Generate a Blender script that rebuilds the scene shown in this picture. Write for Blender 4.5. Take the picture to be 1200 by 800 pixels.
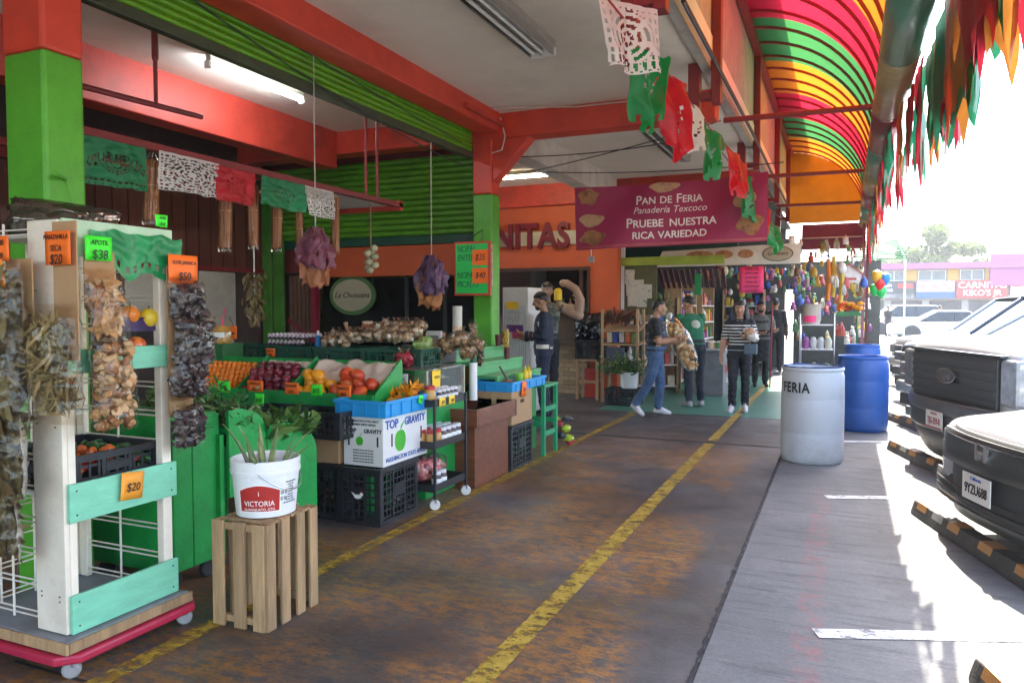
import bpy, bmesh, math, random
import numpy as np
from mathutils import Vector, Matrix, noise
PI = math.pi
rad = math.radians
rng = random.Random(11)
scene = bpy.context.scene
COL = scene.collection
for _o in list(bpy.data.objects):
    bpy.data.objects.remove(_o)

# ------------------------------------------------------------------ camera, sky, sun, exposure
YAW, PITCH, CAMZ, FPX = rad(23.6), rad(2.47), 1.5, 880.0
cam_data = bpy.data.cameras.new('camera')
cam_data.sensor_width = 36.0
cam_data.lens = FPX / 1200.0 * 36.0
cam_data.clip_start = 0.05
cam_data.clip_end = 3000.0
cam = bpy.data.objects.new('camera', cam_data)
cam.location = (0, 0, CAMZ)
cam.rotation_euler = (rad(90) - PITCH, 0, YAW)
COL.objects.link(cam)
scene.camera = cam

SUN_EL, SUN_AZ = rad(50), rad(2.8)          # azimuth measured from +Y towards +X
world = bpy.data.worlds.new('World')
scene.world = world
world.use_nodes = True
_wt = world.node_tree
_sky = _wt.nodes.new('ShaderNodeTexSky')
_sky.sky_type = 'NISHITA'
_sky.sun_disc = False
_sky.sun_elevation = SUN_EL
_sky.sun_rotation = SUN_AZ
_sky.dust_density = 2.2
_sky.air_density = 1.0
_sky.ozone_density = 0.8
_bg = _wt.nodes['Background']
_wt.links.new(_sky.outputs[0], _bg.inputs[0])
_bg.inputs[1].default_value = 0.15

sun_data = bpy.data.lights.new('sun', 'SUN')
sun_data.energy = 3.2
sun_data.angle = rad(0.55)
sun_data.color = (1.0, 0.93, 0.82)
sun = bpy.data.objects.new('sun', sun_data)
_sd = Vector((math.sin(SUN_AZ) * math.cos(SUN_EL), math.cos(SUN_AZ) * math.cos(SUN_EL), math.sin(SUN_EL)))
sun.rotation_euler = (-_sd).to_track_quat('-Z', 'Y').to_euler()
sun.location = _sd * 60
COL.objects.link(sun)

vs = scene.view_settings
vs.view_transform = 'Standard'
vs.look = 'None'
vs.gamma = 1.0
vs.use_curve_mapping = False
vs.exposure = 3.1
scene.cycles.use_denoising = True
scene.cycles.max_bounces = 9
scene.cycles.diffuse_bounces = 6
scene.cycles.glossy_bounces = 3
scene.cycles.transmission_bounces = 6
scene.cycles.transparent_max_bounces = 12
scene.cycles.caustics_reflective = False
scene.cycles.caustics_refractive = False
scene.cycles.sample_clamp_indirect = 8.0

# ------------------------------------------------------------------ materials
MATS = {}
def mat(name, col, rough=.6, metal=0., var=.18, scale=6., bump=.12, bscale=45., col2=None, lo=.45, hi=.6,
        alpha=1., trans=0., spec=.5, coat=0., emis=0., stretch=(1, 1, 1), transl=0., dirt=0., dcol=(.05, .04, .03), rnd=.0):
    """principled material with noise colour variation, optional second colour, dirt and relief"""
    if name in MATS:
        return MATS[name]
    m = bpy.data.materials.new(name)
    m.use_nodes = True
    nt = m.node_tree
    N, L = nt.nodes, nt.links
    b = N['Principled BSDF']
    out = N['Material Output']
    tc = N.new('ShaderNodeTexCoord')
    mp = N.new('ShaderNodeMapping')
    mp.inputs['Scale'].default_value = stretch
    L.new(tc.outputs['Object'], mp.inputs['Vector'])
    oi = N.new('ShaderNodeObjectInfo')
    n1 = N.new('ShaderNodeTexNoise')
    n1.noise_dimensions = '4D'
    n1.inputs['Scale'].default_value = scale
    n1.inputs['Detail'].default_value = 6
    n1.inputs['Roughness'].default_value = .62
    L.new(mp.outputs[0], n1.inputs['Vector'])
    mm = N.new('ShaderNodeMath'); mm.operation = 'MULTIPLY'; mm.inputs[1].default_value = 20
    L.new(oi.outputs['Random'], mm.inputs[0])
    L.new(mm.outputs[0], n1.inputs['W'])
    cr = N.new('ShaderNodeValToRGB')
    e = cr.color_ramp.elements
    c = Vector(col)
    if col2 is None:
        e[0].position, e[1].position = .3, .72
        e[0].color = (*(c * (1 - var)), 1)
        e[1].color = (*[min(1, q) for q in (c * (1 + var))], 1)
    else:
        e[0].position, e[1].position = lo, hi
        e[0].color = (*c, 1); e[1].color = (*col2, 1)
    L.new(n1.outputs['Fac'], cr.inputs[0])
    last = cr.outputs[0]
    if rnd > 0:
        hs = N.new('ShaderNodeHueSaturation')
        mr = N.new('ShaderNodeMapRange')
        mr.inputs['To Min'].default_value = 1 - rnd
        mr.inputs['To Max'].default_value = 1 + rnd
        L.new(oi.outputs['Random'], mr.inputs[0])
        L.new(mr.outputs[0], hs.inputs['Value'])
        L.new(last, hs.inputs['Color'])
        last = hs.outputs[0]
    if dirt > 0:
        n3 = N.new('ShaderNodeTexNoise')
        n3.inputs['Scale'].default_value = scale * .45
        n3.inputs['Detail'].default_value = 9
        n3.inputs['Roughness'].default_value = .72
        L.new(mp.outputs[0], n3.inputs['Vector'])
        r3 = N.new('ShaderNodeValToRGB')
        r3.color_ramp.elements[0].position = .52
        r3.color_ramp.elements[0].color = (0, 0, 0, 1)
        r3.color_ramp.elements[1].position = .78
        r3.color_ramp.elements[1].color = (dirt, dirt, dirt, 1)
        L.new(n3.outputs['Fac'], r3.inputs[0])
        mx = N.new('ShaderNodeMix'); mx.data_type = 'RGBA'
        L.new(r3.outputs[0], mx.inputs[0]); L.new(last, mx.inputs[6])
        mx.inputs[7].default_value = (*dcol, 1)
        last = mx.outputs[2]
    L.new(last, b.inputs['Base Color'])
    b.inputs['Roughness'].default_value = rough
    b.inputs['Metallic'].default_value = metal
    b.inputs['Specular IOR Level'].default_value = spec
    b.inputs['Coat Weight'].default_value = coat
    b.inputs['Coat Roughness'].default_value = .06
    if alpha < 1:
        b.inputs['Alpha'].default_value = alpha
    if trans > 0:
        b.inputs['Transmission Weight'].default_value = trans
        b.inputs['IOR'].default_value = 1.3
    if emis > 0:
        b.inputs['Emission Color'].default_value = (*col, 1)
        b.inputs['Emission Strength'].default_value = emis
    if bump > 0:
        n2 = N.new('ShaderNodeTexNoise')
        n2.inputs['Scale'].default_value = bscale
        n2.inputs['Detail'].default_value = 5
        L.new(mp.outputs[0], n2.inputs['Vector'])
        bp = N.new('ShaderNodeBump')
        bp.inputs['Strength'].default_value = bump
        bp.inputs['Distance'].default_value = .02
        L.new(n2.outputs['Fac'], bp.inputs['Height'])
        L.new(bp.outputs[0], b.inputs['Normal'])
    if transl > 0:
        tr = N.new('ShaderNodeBsdfTranslucent')
        L.new(last, tr.inputs['Color'])
        ms = N.new('ShaderNodeMixShader')
        ms.inputs[0].default_value = transl
        L.new(b.outputs[0], ms.inputs[1]); L.new(tr.outputs[0], ms.inputs[2])
        L.new(ms.outputs[0], out.inputs['Surface'])
    MATS[name] = m
    return m

def film_mat(name, tint=(1, 1, 1), clear=.72, rough=.12, bump=.35):
    if name in MATS: return MATS[name]
    m = bpy.data.materials.new(name); m.use_nodes = True
    N, L = m.node_tree.nodes, m.node_tree.links
    N.remove(N['Principled BSDF'])
    t = N.new('ShaderNodeBsdfTransparent'); t.inputs[0].default_value = (*tint, 1)
    g = N.new('ShaderNodeBsdfGlossy'); g.inputs['Roughness'].default_value = rough; g.inputs[0].default_value = (.9 * tint[0], .9 * tint[1], .9 * tint[2], 1)
    d = N.new('ShaderNodeBsdfDiffuse'); d.inputs[0].default_value = (.75 * tint[0], .75 * tint[1], .75 * tint[2], 1)
    a = N.new('ShaderNodeMixShader'); a.inputs[0].default_value = .15
    L.new(g.outputs[0], a.inputs[1]); L.new(d.outputs[0], a.inputs[2])
    f = N.new('ShaderNodeFresnel'); f.inputs[0].default_value = 1.28
    mr = N.new('ShaderNodeMapRange'); mr.inputs['To Min'].default_value = 1 - clear; mr.inputs['To Max'].default_value = .85
    L.new(f.outputs[0], mr.inputs[0])
    k = N.new('ShaderNodeMixShader')
    L.new(mr.outputs[0], k.inputs[0]); L.new(t.outputs[0], k.inputs[1]); L.new(a.outputs[0], k.inputs[2])
    L.new(k.outputs[0], N['Material Output'].inputs['Surface'])
    n = N.new('ShaderNodeTexNoise'); n.inputs['Scale'].default_value = 22; n.inputs['Detail'].default_value = 1.5
    tc = N.new('ShaderNodeTexCoord'); L.new(tc.outputs['Object'], n.inputs['Vector'])
    bp = N.new('ShaderNodeBump'); bp.inputs['Strength'].default_value = bump; bp.inputs['Distance'].default_value = .03
    L.new(n.outputs['Fac'], bp.inputs['Height']); L.new(bp.outputs[0], g.inputs['Normal'])
    MATS[name] = m
    return m

# ------------------------------------------------------------------ mesh builder
class MB:
    def __init__(s):
        s.v = []; s.f = []; s.m = []
    def add(s, vs, fs, m=0):
        o = len(s.v)
        s.v += [tuple(p) for p in vs]
        for f in fs:
            s.f.append(tuple(o + i for i in f)); s.m.append(m)
        return s
    def box(s, c, d, rz=0, m=0, rx=0, ry=0):
        x, y, z = d[0] / 2, d[1] / 2, d[2] / 2
        P = [(-x, -y, -z), (x, -y, -z), (x, y, -z), (-x, y, -z), (-x, -y, z), (x, -y, z), (x, y, z), (-x, y, z)]
        if rz or rx or ry:
            Mx = Matrix.Rotation(rz, 3, 'Z') @ Matrix.Rotation(ry, 3, 'Y') @ Matrix.Rotation(rx, 3, 'X')
            P = [Mx @ Vector(p) for p in P]
        P = [(p[0] + c[0], p[1] + c[1], p[2] + c[2]) for p in P]
        return s.add(P, [(0, 3, 2, 1), (4, 5, 6, 7), (0, 1, 5, 4), (1, 2, 6, 5), (2, 3, 7, 6), (3, 0, 4, 7)], m)
    def b2(s, a, b, m=0):
        return s.box([(a[i] + b[i]) / 2 for i in range(3)], [abs(b[i] - a[i]) for i in range(3)], m=m)
    def tube(s, pts, r, seg=8, m=0, caps=True):
        pts = [Vector(p) for p in pts]
        n = len(pts)
        rs = r if isinstance(r, (list, tuple)) else [r] * n
        vs = []; up = None
        for i, p in enumerate(pts):
            t = (pts[min(i + 1, n - 1)] - pts[max(i - 1, 0)])
            t = t.normalized() if t.length > 1e-9 else Vector((0, 0, 1))
            if up is None:
                up = Vector((0, 0, 1)) if abs(t.z) < .9 else Vector((1, 0, 0))
            a = t.cross(up)
            if a.length < 1e-5: a = t.cross(Vector((.3, 1, .2)))
            a.normalize(); b = a.cross(t); up = b
            for k in range(seg):
                w = 2 * PI * k / seg
                vs.append(p + (a * math.cos(w) + b * math.sin(w)) * rs[i])
        fs = []
        for i in range(n - 1):
            for k in range(seg):
                k2 = (k + 1) % seg
                fs.append((i * seg + k, i * seg + k2, (i + 1) * seg + k2, (i + 1) * seg + k))
        if caps:
            fs.append(tuple(range(seg))[::-1]); fs.append(tuple((n - 1) * seg + k for k in range(seg)))
        return s.add(vs, fs, m)
    def lathe(s, prof, c=(0, 0, 0), seg=20, m=0, sx=1, sy=1, cap=True, rot=None):
        vs = []
        for r, z in prof:
            for k in range(seg):
                w = 2 * PI * k / seg
                p = Vector((r * math.cos(w) * sx, r * math.sin(w) * sy, z))
                if rot is not None: p = rot @ p
                vs.append((p[0] + c[0], p[1] + c[1], p[2] + c[2]))
        fs = []; n = len(prof)
        for i in range(n - 1):
            for k in range(seg):
                k2 = (k + 1) % seg
                fs.append((i * seg + k, i * seg + k2, (i + 1) * seg + k2, (i + 1) * seg + k))
        if cap:
            fs.append(tuple(range(seg))[::-1]); fs.append(tuple((n - 1) * seg + k for k in range(seg)))
        return s.add(vs, fs, m)
    def ball(s, c, r, seg=10, rings=6, m=0, jit=0., rot=None, sd=0):
        rr = (r, r, r) if not isinstance(r, (list, tuple)) else r
        vs = []
        for i in range(1, rings):
            a = PI * i / rings
            for k in range(seg):
                w = 2 * PI * k / seg
                vs.append(Vector((math.sin(a) * math.cos(w), math.sin(a) * math.sin(w), math.cos(a))))
        vs.append(Vector((0, 0, 1))); vs.append(Vector((0, 0, -1)))
        if jit:
            vs = [p * (1 + jit * noise.noise(p * 1.7 + Vector((sd * 3.1, sd * 1.7, sd)))) for p in vs]
        P = []
        for p in vs:
            q = Vector((p.x * rr[0], p.y * rr[1], p.z * rr[2]))
            if rot is not None: q = rot @ q
            P.append((q.x + c[0], q.y + c[1], q.z + c[2]))
        t = (rings - 1) * seg
        fs = [(t, k, (k + 1) % seg) for k in range(seg)]
        for i in range(rings - 2):
            for k in range(seg):
                k2 = (k + 1) % seg
                fs.append((i * seg + k, (i + 1) * seg + k, (i + 1) * seg + k2, i * seg + k2))
        o = (rings - 2) * seg
        fs += [(t + 1, o + (k + 1) % seg, o + k) for k in range(seg)]
        return s.add(P, fs, m)
    def grid(s, fn, nu, nv, m=0, skip=None, mf=None):
        vs = [fn(i / nu, j / nv) for j in range(nv + 1) for i in range(nu + 1)]
        o = len(s.v); s.v += [tuple(p) for p in vs]
        for j in range(nv):
            for i in range(nu):
                if skip and skip((i + .5) / nu, (j + .5) / nv, i, j): continue
                a = o + j * (nu + 1) + i
                s.f.append((a, a + 1, a + nu + 2, a + nu + 1)); s.m.append(mf((i + .5) / nu, (j + .5) / nv) if mf else m)
        return s
    def prism(s, poly, a, b, axis='y', m=0):
        """poly of 2-D points extruded between a and b along axis"""
        def P(q, t):
            return {'y': (q[0], t, q[1]), 'x': (t, q[0], q[1]), 'z': (q[0], q[1], t)}[axis]
        n = len(poly)
        vs = [P(q, a) for q in poly] + [P(q, b) for q in poly]
        fs = [tuple(range(n)), tuple(range(2 * n - 1, n - 1, -1))]
        fs += [(i, n + i, n + (i + 1) % n, (i + 1) % n) for i in range(n)]
        return s.add(vs, fs, m)
    def mesh(s, name, mats, smooth=False):
        me = bpy.data.meshes.new(name)
        me.from_pydata(s.v, [], s.f)
        for q in (mats if isinstance(mats, (list, tuple)) else [mats]):
            me.materials.append(q)
        me.polygons.foreach_set('material_index', s.m)
        if smooth:
            me.polygons.foreach_set('use_smooth', [True] * len(me.polygons))
        me.update()
        return me
    def build(s, name, mats, parent=None, smooth=False, bevel=0., solid=0., loc=None, rot=None, fix=True, ang=40):
        me = s.mesh(name, mats, smooth)
        if fix:
            bm = bmesh.new(); bm.from_mesh(me)
            bmesh.ops.recalc_face_normals(bm, faces=bm.faces)
            bm.to_mesh(me); bm.free()
        if smooth and ang < 180:
            me.set_sharp_from_angle(angle=rad(ang))
        o = bpy.data.objects.new(name, me)
        COL.objects.link(o)
        if parent is not None: o.parent = parent
        if loc is not None: o.location = loc
        if rot is not None: o.rotation_euler = rot
        if solid:
            k = o.modifiers.new('solid', 'SOLIDIFY'); k.thickness = solid; k.offset = 0
        if bevel:
            k = o.modifiers.new('bevel', 'BEVEL'); k.width = bevel; k.segments = 2; k.limit_method = 'ANGLE'
            k.angle_limit = rad(38)
        return o

def tag(o, label, cat, group=None):
    o['label'] = label; o['category'] = cat
    if group: o['group'] = group
    return o
def thing(name, label, cat, loc=(0, 0, 0), rz=0., group=None, parent=None):
    o = bpy.data.objects.new(name, None)
    COL.objects.link(o)
    o.empty_display_size = .1
    o.location = loc; o.rotation_euler = (0, 0, rz)
    return tag(o, label, cat, group)
def struct(o):
    o['kind'] = 'structure'
    return o
def inst(o, parent, loc=None, rot=None, scale=None):
    c = o.copy(); COL.objects.link(c); c.parent = parent
    if loc is not None: c.location = loc
    if rot is not None: c.rotation_euler = rot
    if scale is not None: c.scale = scale
    return c
def copy_tree(o, parent=None):
    c = o.copy(); COL.objects.link(c); c.parent = parent
    for ch in list(o.children): copy_tree(ch, c)
    return c
_tcache = {}
def text_obj(body, size, m, parent=None, loc=(0, 0, 0), rot=(0, 0, 0), name='lettering', ext=.0015, align='CENTER', shear=0., bold=0., sx=1., caps=False, spacing=1.):
    """text turned into a mesh, thickened slightly"""
    cu = bpy.data.curves.new('t', 'FONT')
    cu.body = body; cu.size = size; cu.align_x = align; cu.align_y = 'CENTER'
    cu.extrude = ext; cu.shear = shear; cu.offset = bold; cu.resolution_u = 3; cu.space_character = spacing
    if caps:
        cu.small_caps_scale = .78
        for b in cu.body_format: b.use_small_caps = True
    t = bpy.data.objects.new('t', cu); COL.objects.link(t)
    dg = bpy.context.evaluated_depsgraph_get()
    me = bpy.data.meshes.new_from_object(t.evaluated_get(dg))
    bpy.data.objects.remove(t); bpy.data.curves.remove(cu)
    me.name = name
    me.materials.clear(); me.materials.append(m)
    if sx != 1:
        for v in me.vertices: v.co.x *= sx
    o = bpy.data.objects.new(name, me); COL.objects.link(o)
    o.location = loc; o.rotation_euler = rot
    if parent is not None: o.parent = parent
    return o
FACE_NY = (PI / 2, 0, 0)              # text reading for a viewer looking along +Y
FACE_PX = (PI / 2, 0, PI / 2)         # text on a face that looks towards +X

# pixel of the photograph -> point on a plane (direction only; the plane gives the distance)
_c, _s, _cp, _sp = math.cos(YAW), math.sin(YAW), math.cos(PITCH), math.sin(PITCH)
_R, _F, _U = Vector((_c, _s, 0)), Vector((-_s * _cp, _c * _cp, -_sp)), Vector((-_s * _sp, _c * _sp, _cp))
def _ray(u, v): return _F + _R * ((u - 600) / FPX) + _U * ((400 - v) / FPX)
def onZ(u, v, z=0.):
    d = _ray(u, v); t = (z - CAMZ) / d.z; return Vector((d.x * t, d.y * t, z))
def onX(u, v, x):
    d = _ray(u, v); t = x / d.x; return Vector((x, d.y * t, CAMZ + d.z * t))
def onY(u, v, y):
    d = _ray(u, v); t = y / d.y; return Vector((d.x * t, y, CAMZ + d.z * t))

# ------------------------------------------------------------------ common materials
RED = mat('red_paint', (.5, .045, .025), .5, var=.22, scale=5, bump=.1, dirt=.6, dcol=(.12, .02, .015))
REDBR = mat('red_paint_bright', (.62, .06, .03), .48, var=.15, scale=5, bump=.08, dirt=.55, dcol=(.22, .03, .02))
DKRED = mat('dark_red_steel', (.2, .02, .022), .45, var=.25, scale=5, bump=.06)
GRN = mat('green_paint', (.09, .38, .025), .45, var=.16, scale=6, bump=.12, dirt=.7, dcol=(.03, .10, .02))
KGRN = mat('kelly_green_paint', (.01, .28, .05), .38, var=.2, scale=7, bump=.12, dirt=.65, dcol=(.01, .07, .02))
SHUT = mat('lime_shutter', (.12, .34, .008), .38, var=.2, scale=4, bump=.04, dirt=.5, dcol=(.03, .08, .01))
MINT = mat('mint_paint', (.2, .56, .36), .5, var=.12, scale=7, bump=.12, dirt=.35, dcol=(.16, .3, .2), stretch=(1, 1, 4))
CREAM = mat('cream_paint', (.78, .70, .56), .5, var=.1, scale=6, bump=.12, dirt=.4, dcol=(.35, .27, .18))
WHITE = mat('white_paint', (.78, .77, .74), .5, var=.06, dirt=.3, dcol=(.4, .37, .32))
CEIL = mat('ceiling_plaster', (.78, .72, .63), .85, var=.07, scale=1.3, bump=.12, bscale=18, dirt=.4, dcol=(.3, .26, .2))
ORNG = mat('orange_wall_paint', (.5, .085, .02), .6, var=.14, scale=2, dirt=.3, dcol=(.2, .04, .02))
BLACKP = mat('black_plastic', (.018, .019, .022), .42, var=.3, scale=9, bump=.06, dirt=.25, dcol=(.08, .075, .07))
BLACKM = mat('black_metal', (.02, .02, .022), .45, var=.3)
STEEL = mat('steel', (.55, .55, .56), .32, metal=1., var=.1)
CARD = mat('cardboard', (.42, .25, .12), .8, var=.1, scale=5, bump=.06, bscale=25)
CARDD = mat('cardboard_dull', (.36, .22, .115), .8, var=.14, scale=5, bump=.06)
WOOD = mat('pallet_wood', (.40, .25, .12), .75, var=.35, scale=5, bump=.35, bscale=30, stretch=(6, 6, .6), dirt=.5, dcol=(.13, .08, .045), rnd=.2)
BRWOOD = mat('brown_varnished_wood', (.16, .05, .022), .4, var=.35, scale=4, bump=.15, stretch=(1, 5, 8), rnd=.1)
MAROON = mat('maroon_board', (.12, .02, .022), .5, var=.25, scale=4)
ORCARD = mat('fluorescent_orange_card', (.95, .17, .012), .6, var=.05, bump=.03)
GRCARD = mat('fluorescent_green_card', (.06, .92, .04), .6, var=.05, bump=.03)
PKCARD = mat('fluorescent_pink_card', (.95, .06, .22), .6, var=.05, bump=.03)
YLCARD = mat('yellow_card', (.95, .62, .03), .6, var=.05, bump=.03)
INK = mat('black_ink', (.012, .012, .014), .6, var=.0, bump=0)
BLUEINK = mat('blue_ink', (.03, .09, .35), .6, var=.05, bump=0)
WHINK = mat('white_print', (.85, .84, .80), .6, var=.03, bump=0)
REDINK = mat('red_print', (.5, .02, .02), .55, var=.1, bump=0)
FILM = film_mat('clear_plastic_film', clear=.9)
FILM2 = film_mat('clear_crinkled_bag', clear=.975, rough=.12, bump=.45, tint=(1, .97, .91))
GLASS = film_mat('clear_glass', clear=.95, rough=.03, bump=0)
RUBBER = mat('rubber', (.02, .02, .02), .75, var=.2)
LEAFG = mat('leaf_green', (.06, .16, .025), .5, var=.4, scale=9, bump=.1, transl=.25)
# ------------------------------------------------------------------ ground
def floor_mat(name, build):
    m = bpy.data.materials.new(name); m.use_nodes = True
    N, L = m.node_tree.nodes, m.node_tree.links
    tc = N.new('ShaderNodeTexCoord')
    def nz(scale, det=8, rough=.65, st=(1, 1, 1), off=0):
        mp = N.new('ShaderNodeMapping'); mp.inputs['Scale'].default_value = st; mp.inputs['Location'].default_value = (off, off * .7, 0)
        L.new(tc.outputs['Object'], mp.inputs[0])
        n = N.new('ShaderNodeTexNoise'); n.inputs['Scale'].default_value = scale; n.inputs['Detail'].default_value = det
        n.inputs['Roughness'].default_value = rough
        L.new(mp.outputs[0], n.inputs['Vector']); return n.outputs['Fac']
    def ramp(x, a, b, ca=(0, 0, 0), cb=(1, 1, 1)):
        r = N.new('ShaderNodeValToRGB'); e = r.color_ramp.elements
        e[0].position, e[1].position = a, b; e[0].color = (*ca, 1); e[1].color = (*cb, 1)
        L.new(x, r.inputs[0]); return r.outputs[0]
    def mix(f, a, b, mode='MIX'):
        k = N.new('ShaderNodeMix'); k.data_type = 'RGBA'; k.blend_type = mode
        for sock, val in ((0, f), (6, a), (7, b)):
            if hasattr(val, 'is_output'): L.new(val, k.inputs[sock])
            elif isinstance(val, (int, float)): k.inputs[sock].default_value = val
            else: k.inputs[sock].default_value = (*val, 1)
        return k.outputs[2]
    def mul(a, b):
        k = N.new('ShaderNodeMath'); k.operation = 'MULTIPLY'; k.use_clamp = True
        for i, val in enumerate((a, b)):
            if hasattr(val, 'is_output'): L.new(val, k.inputs[i])
            else: k.inputs[i].default_value = val
        return k.outputs[0]
    def axis(i, lo, hi):
        sx = N.new('ShaderNodeSeparateXYZ'); L.new(tc.outputs['Object'], sx.inputs[0])
        mr = N.new('ShaderNodeMapRange'); mr.inputs['From Min'].default_value = lo; mr.inputs['From Max'].default_value = hi
        L.new(sx.outputs[i], mr.inputs[0]); return mr.outputs[0]
    col, rough, hgt, alpha, bs = build(nz, ramp, mix, mul, axis)
    b = N['Principled BSDF']
    L.new(col, b.inputs['Base Color'])
    if hasattr(rough, 'is_output'): L.new(rough, b.inputs['Roughness'])
    else: b.inputs['Roughness'].default_value = rough
    if alpha is not None: L.new(alpha, b.inputs['Alpha'])
    bp = N.new('ShaderNodeBump'); bp.inputs['Strength'].default_value = bs; bp.inputs['Distance'].default_value = .01
    L.new(hgt, bp.inputs['Height']); L.new(bp.outputs[0], b.inputs['Normal'])
    return m

def f_aisle(nz, ramp, mix, mul, axis):
    base = ramp(nz(1.6, 9, .7), .3, .75, (.062, .062, .062), (.17, .166, .16))
    speck = ramp(nz(60, 3), .55, .75, (1, 1, 1), (.45, .45, .45))
    rust = mul(ramp(nz(.9, 5, .6, (.75, 1.3, 1), 3.3), .46, .6), ramp(nz(17, 12, .86, (.6, 1.3, 1), 1.1), .465, .515))
    rust = mul(mul(rust, axis(0, -.75, -1.5)), axis(1, 13, 5))
    oran = mul(ramp(nz(.8, 5, .6, (.8, 1.2, 1), 9.1), .43, .56), ramp(nz(15, 12, .87, (.6, 1.3, 1), 4.7), .475, .525))
    oran = mul(oran, mul(axis(0, -.72, -.85), axis(1, 9.5, 6.5)))
    yel = mul(ramp(nz(.8, 3, .5, (.7, 1.2, 1), 21.), .50, .60), ramp(nz(18, 12, .86, (.6, 1.3, 1), 7.7), .51, .55))
    yel = mul(yel, axis(1, 5.6, 3.2))
    c = mix(rust, base, ramp(nz(9, 6), .3, .7, (.135, .073, .042), (.26, .12, .055)))
    c = mix(oran, c, ramp(nz(12, 6), .3, .7, (.34, .14, .03), (.52, .25, .06)))
    c = mix(yel, c, (.34, .23, .03))
    c = mix(1.0, c, speck, 'MULTIPLY')
    blot = ramp(nz(.55, 5, .6, (1, 1, 1), 14), .4, .68, (.5, .5, .5), (1.1, 1.1, 1.1))
    c = mix(1.0, c, blot, 'MULTIPLY')
    return c, ramp(nz(3, 6), .3, .7, (.34, .34, .34), (.62, .62, .62)), nz(38, 8, .7), None, .35
def f_conc(nz, ramp, mix, mul, axis):
    c = ramp(nz(.8, 10, .68), .3, .72, (.115, .115, .113), (.225, .221, .212))
    c = mix(ramp(nz(14, 8, .75, (.12, 1.2, 1)), .50, .72), c, (.075, .075, .076))
    c = mix(mul(ramp(nz(2.2, 9, .8, (1, 1, 1), 8), .54, .72), .55), c, (.055, .054, .052))
    c = mix(1.0, c, ramp(nz(70, 3), .3, .7, (.8, .8, .8), (1.08, 1.08, 1.08)), 'MULTIPLY')
    red = mul(mul(axis(0, -.20, -.16), axis(0, -.03, -.07)), ramp(nz(9, 9, .8), .46, .62))
    red = mul(red, mul(axis(1, 7.2, 6), .6))
    c = mix(red, c, (.30, .10, .09))
    return c, .8, nz(45, 9, .75, (.5, 1.3, 1)), None, .45
def f_line(colA, colB, a, b):
    def g(nz, ramp, mix, mul, axis):
        c = ramp(nz(9, 6), .3, .7, colA, colB)
        al = ramp(nz(13, 10, .85, (.8, 1, 1), 2.3), a, b, (0, 0, 0), (1, 1, 1))
        al = mul(al, ramp(nz(2.2, 5, .7, (1, 1, 1), 5), .2, .34))
        return c, .6, nz(40, 8), al, .3
    return g
def f_green(nz, ramp, mix, mul, axis):
    c = ramp(nz(1.3, 8, .65), .3, .7, (.05, .19, .13), (.10, .30, .21))
    c = mix(mul(ramp(nz(5, 9, .8), .55, .75), .6), c, (.05, .055, .055))
    return c, .33, nz(30, 6), None, .15
def f_asph(nz, ramp, mix, mul, axis):
    c = ramp(nz(.12, 10, .7), .3, .7, (.16, .16, .155), (.26, .255, .245))
    return c, .85, nz(20, 6), None, .3
AISLE = floor_mat('worn_painted_aisle_floor', f_aisle)
CONC = floor_mat('weathered_concrete', f_conc)
YLINE = floor_mat('worn_yellow_paint', f_line((.34, .23, .02), (.5, .35, .05), .44, .5))
YLINE2 = floor_mat('faded_yellow_paint', f_line((.34, .22, .02), (.5, .34, .04), .43, .55))
WLINE = floor_mat('worn_white_paint', f_line((.6, .6, .57), (.8, .8, .77), .38, .52))
GFLOOR = floor_mat('worn_green_floor_paint', f_green)
ASPH = floor_mat('pale_asphalt', f_asph)

def sheet(name, x0, x1, y0, y1, z, m, jit=0., n=1, rz=0):
    b = MB()
    if n == 1:
        b.add([(x0, y0, z), (x1, y0, z), (x1, y1, z), (x0, y1, z)], [(0, 1, 2, 3)])
    else:
        b.grid(lambda u, v: ((x0 + (x1 - x0) * u) + jit * (noise.noise(Vector((u * 7, v * n * .33, z))) + .6 * noise.noise(Vector((u * 5 + 3, v * n * .9, 1)))), y0 + (y1 - y0) * v, z), 1, n)
    return struct(b.build(name, m))
sheet('ground', -900, 900, -300, 1500, -.02, ASPH)
sheet('concrete_apron', -.52, 40, -8, 70, -.004, CONC)
sheet('aisle_floor', -9.5, -.53, -8, 24, 0, AISLE, .0)
sheet('expansion_joint', -.541, -.525, -8, 24, .003, mat('joint_tar', (.018, .018, .019), .8, var=.3), .012, 1500)
sheet('expansion_joint', -9, -.56, 8.55, 8.60, .0042, MATS['joint_tar'], 0, 1)
sheet('expansion_joint', -3.2, -.56, 2.02, 2.035, .0042, MATS['joint_tar'], 0, 1)
sheet('centre_line', -1.365, -1.255, -4, 8.5, .004, YLINE, .006, 60)
sheet('centre_line', -1.36, -1.26, 8.66, 16.5, .009, YLINE, .006, 40)
sheet('side_line', -2.76, -2.66, -4, 17, .0045, YLINE2, .008, 60)
sheet('green_floor', -3.3, -.57, 10.75, 17.4, .005, GFLOOR)
for _i, _y in enumerate((3.70, 6.46, 9.22, 11.98, 14.7, .94)):
    b = MB(); dx, dy = .935, .354
    p0 = Vector((-.08, _y, .001)); d = Vector((dx, dy, 0)); n = Vector((-dy, dx, 0)) * .05
    b.add([p0 - n, p0 + d * 5.2 - n, p0 + d * 5.2 + n, p0 + n], [(0, 1, 2, 3)])
    struct(b.build('parking_line', WLINE if _i != 1 else mat('faint', (.5, .5, .48)) if False else WLINE))

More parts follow.
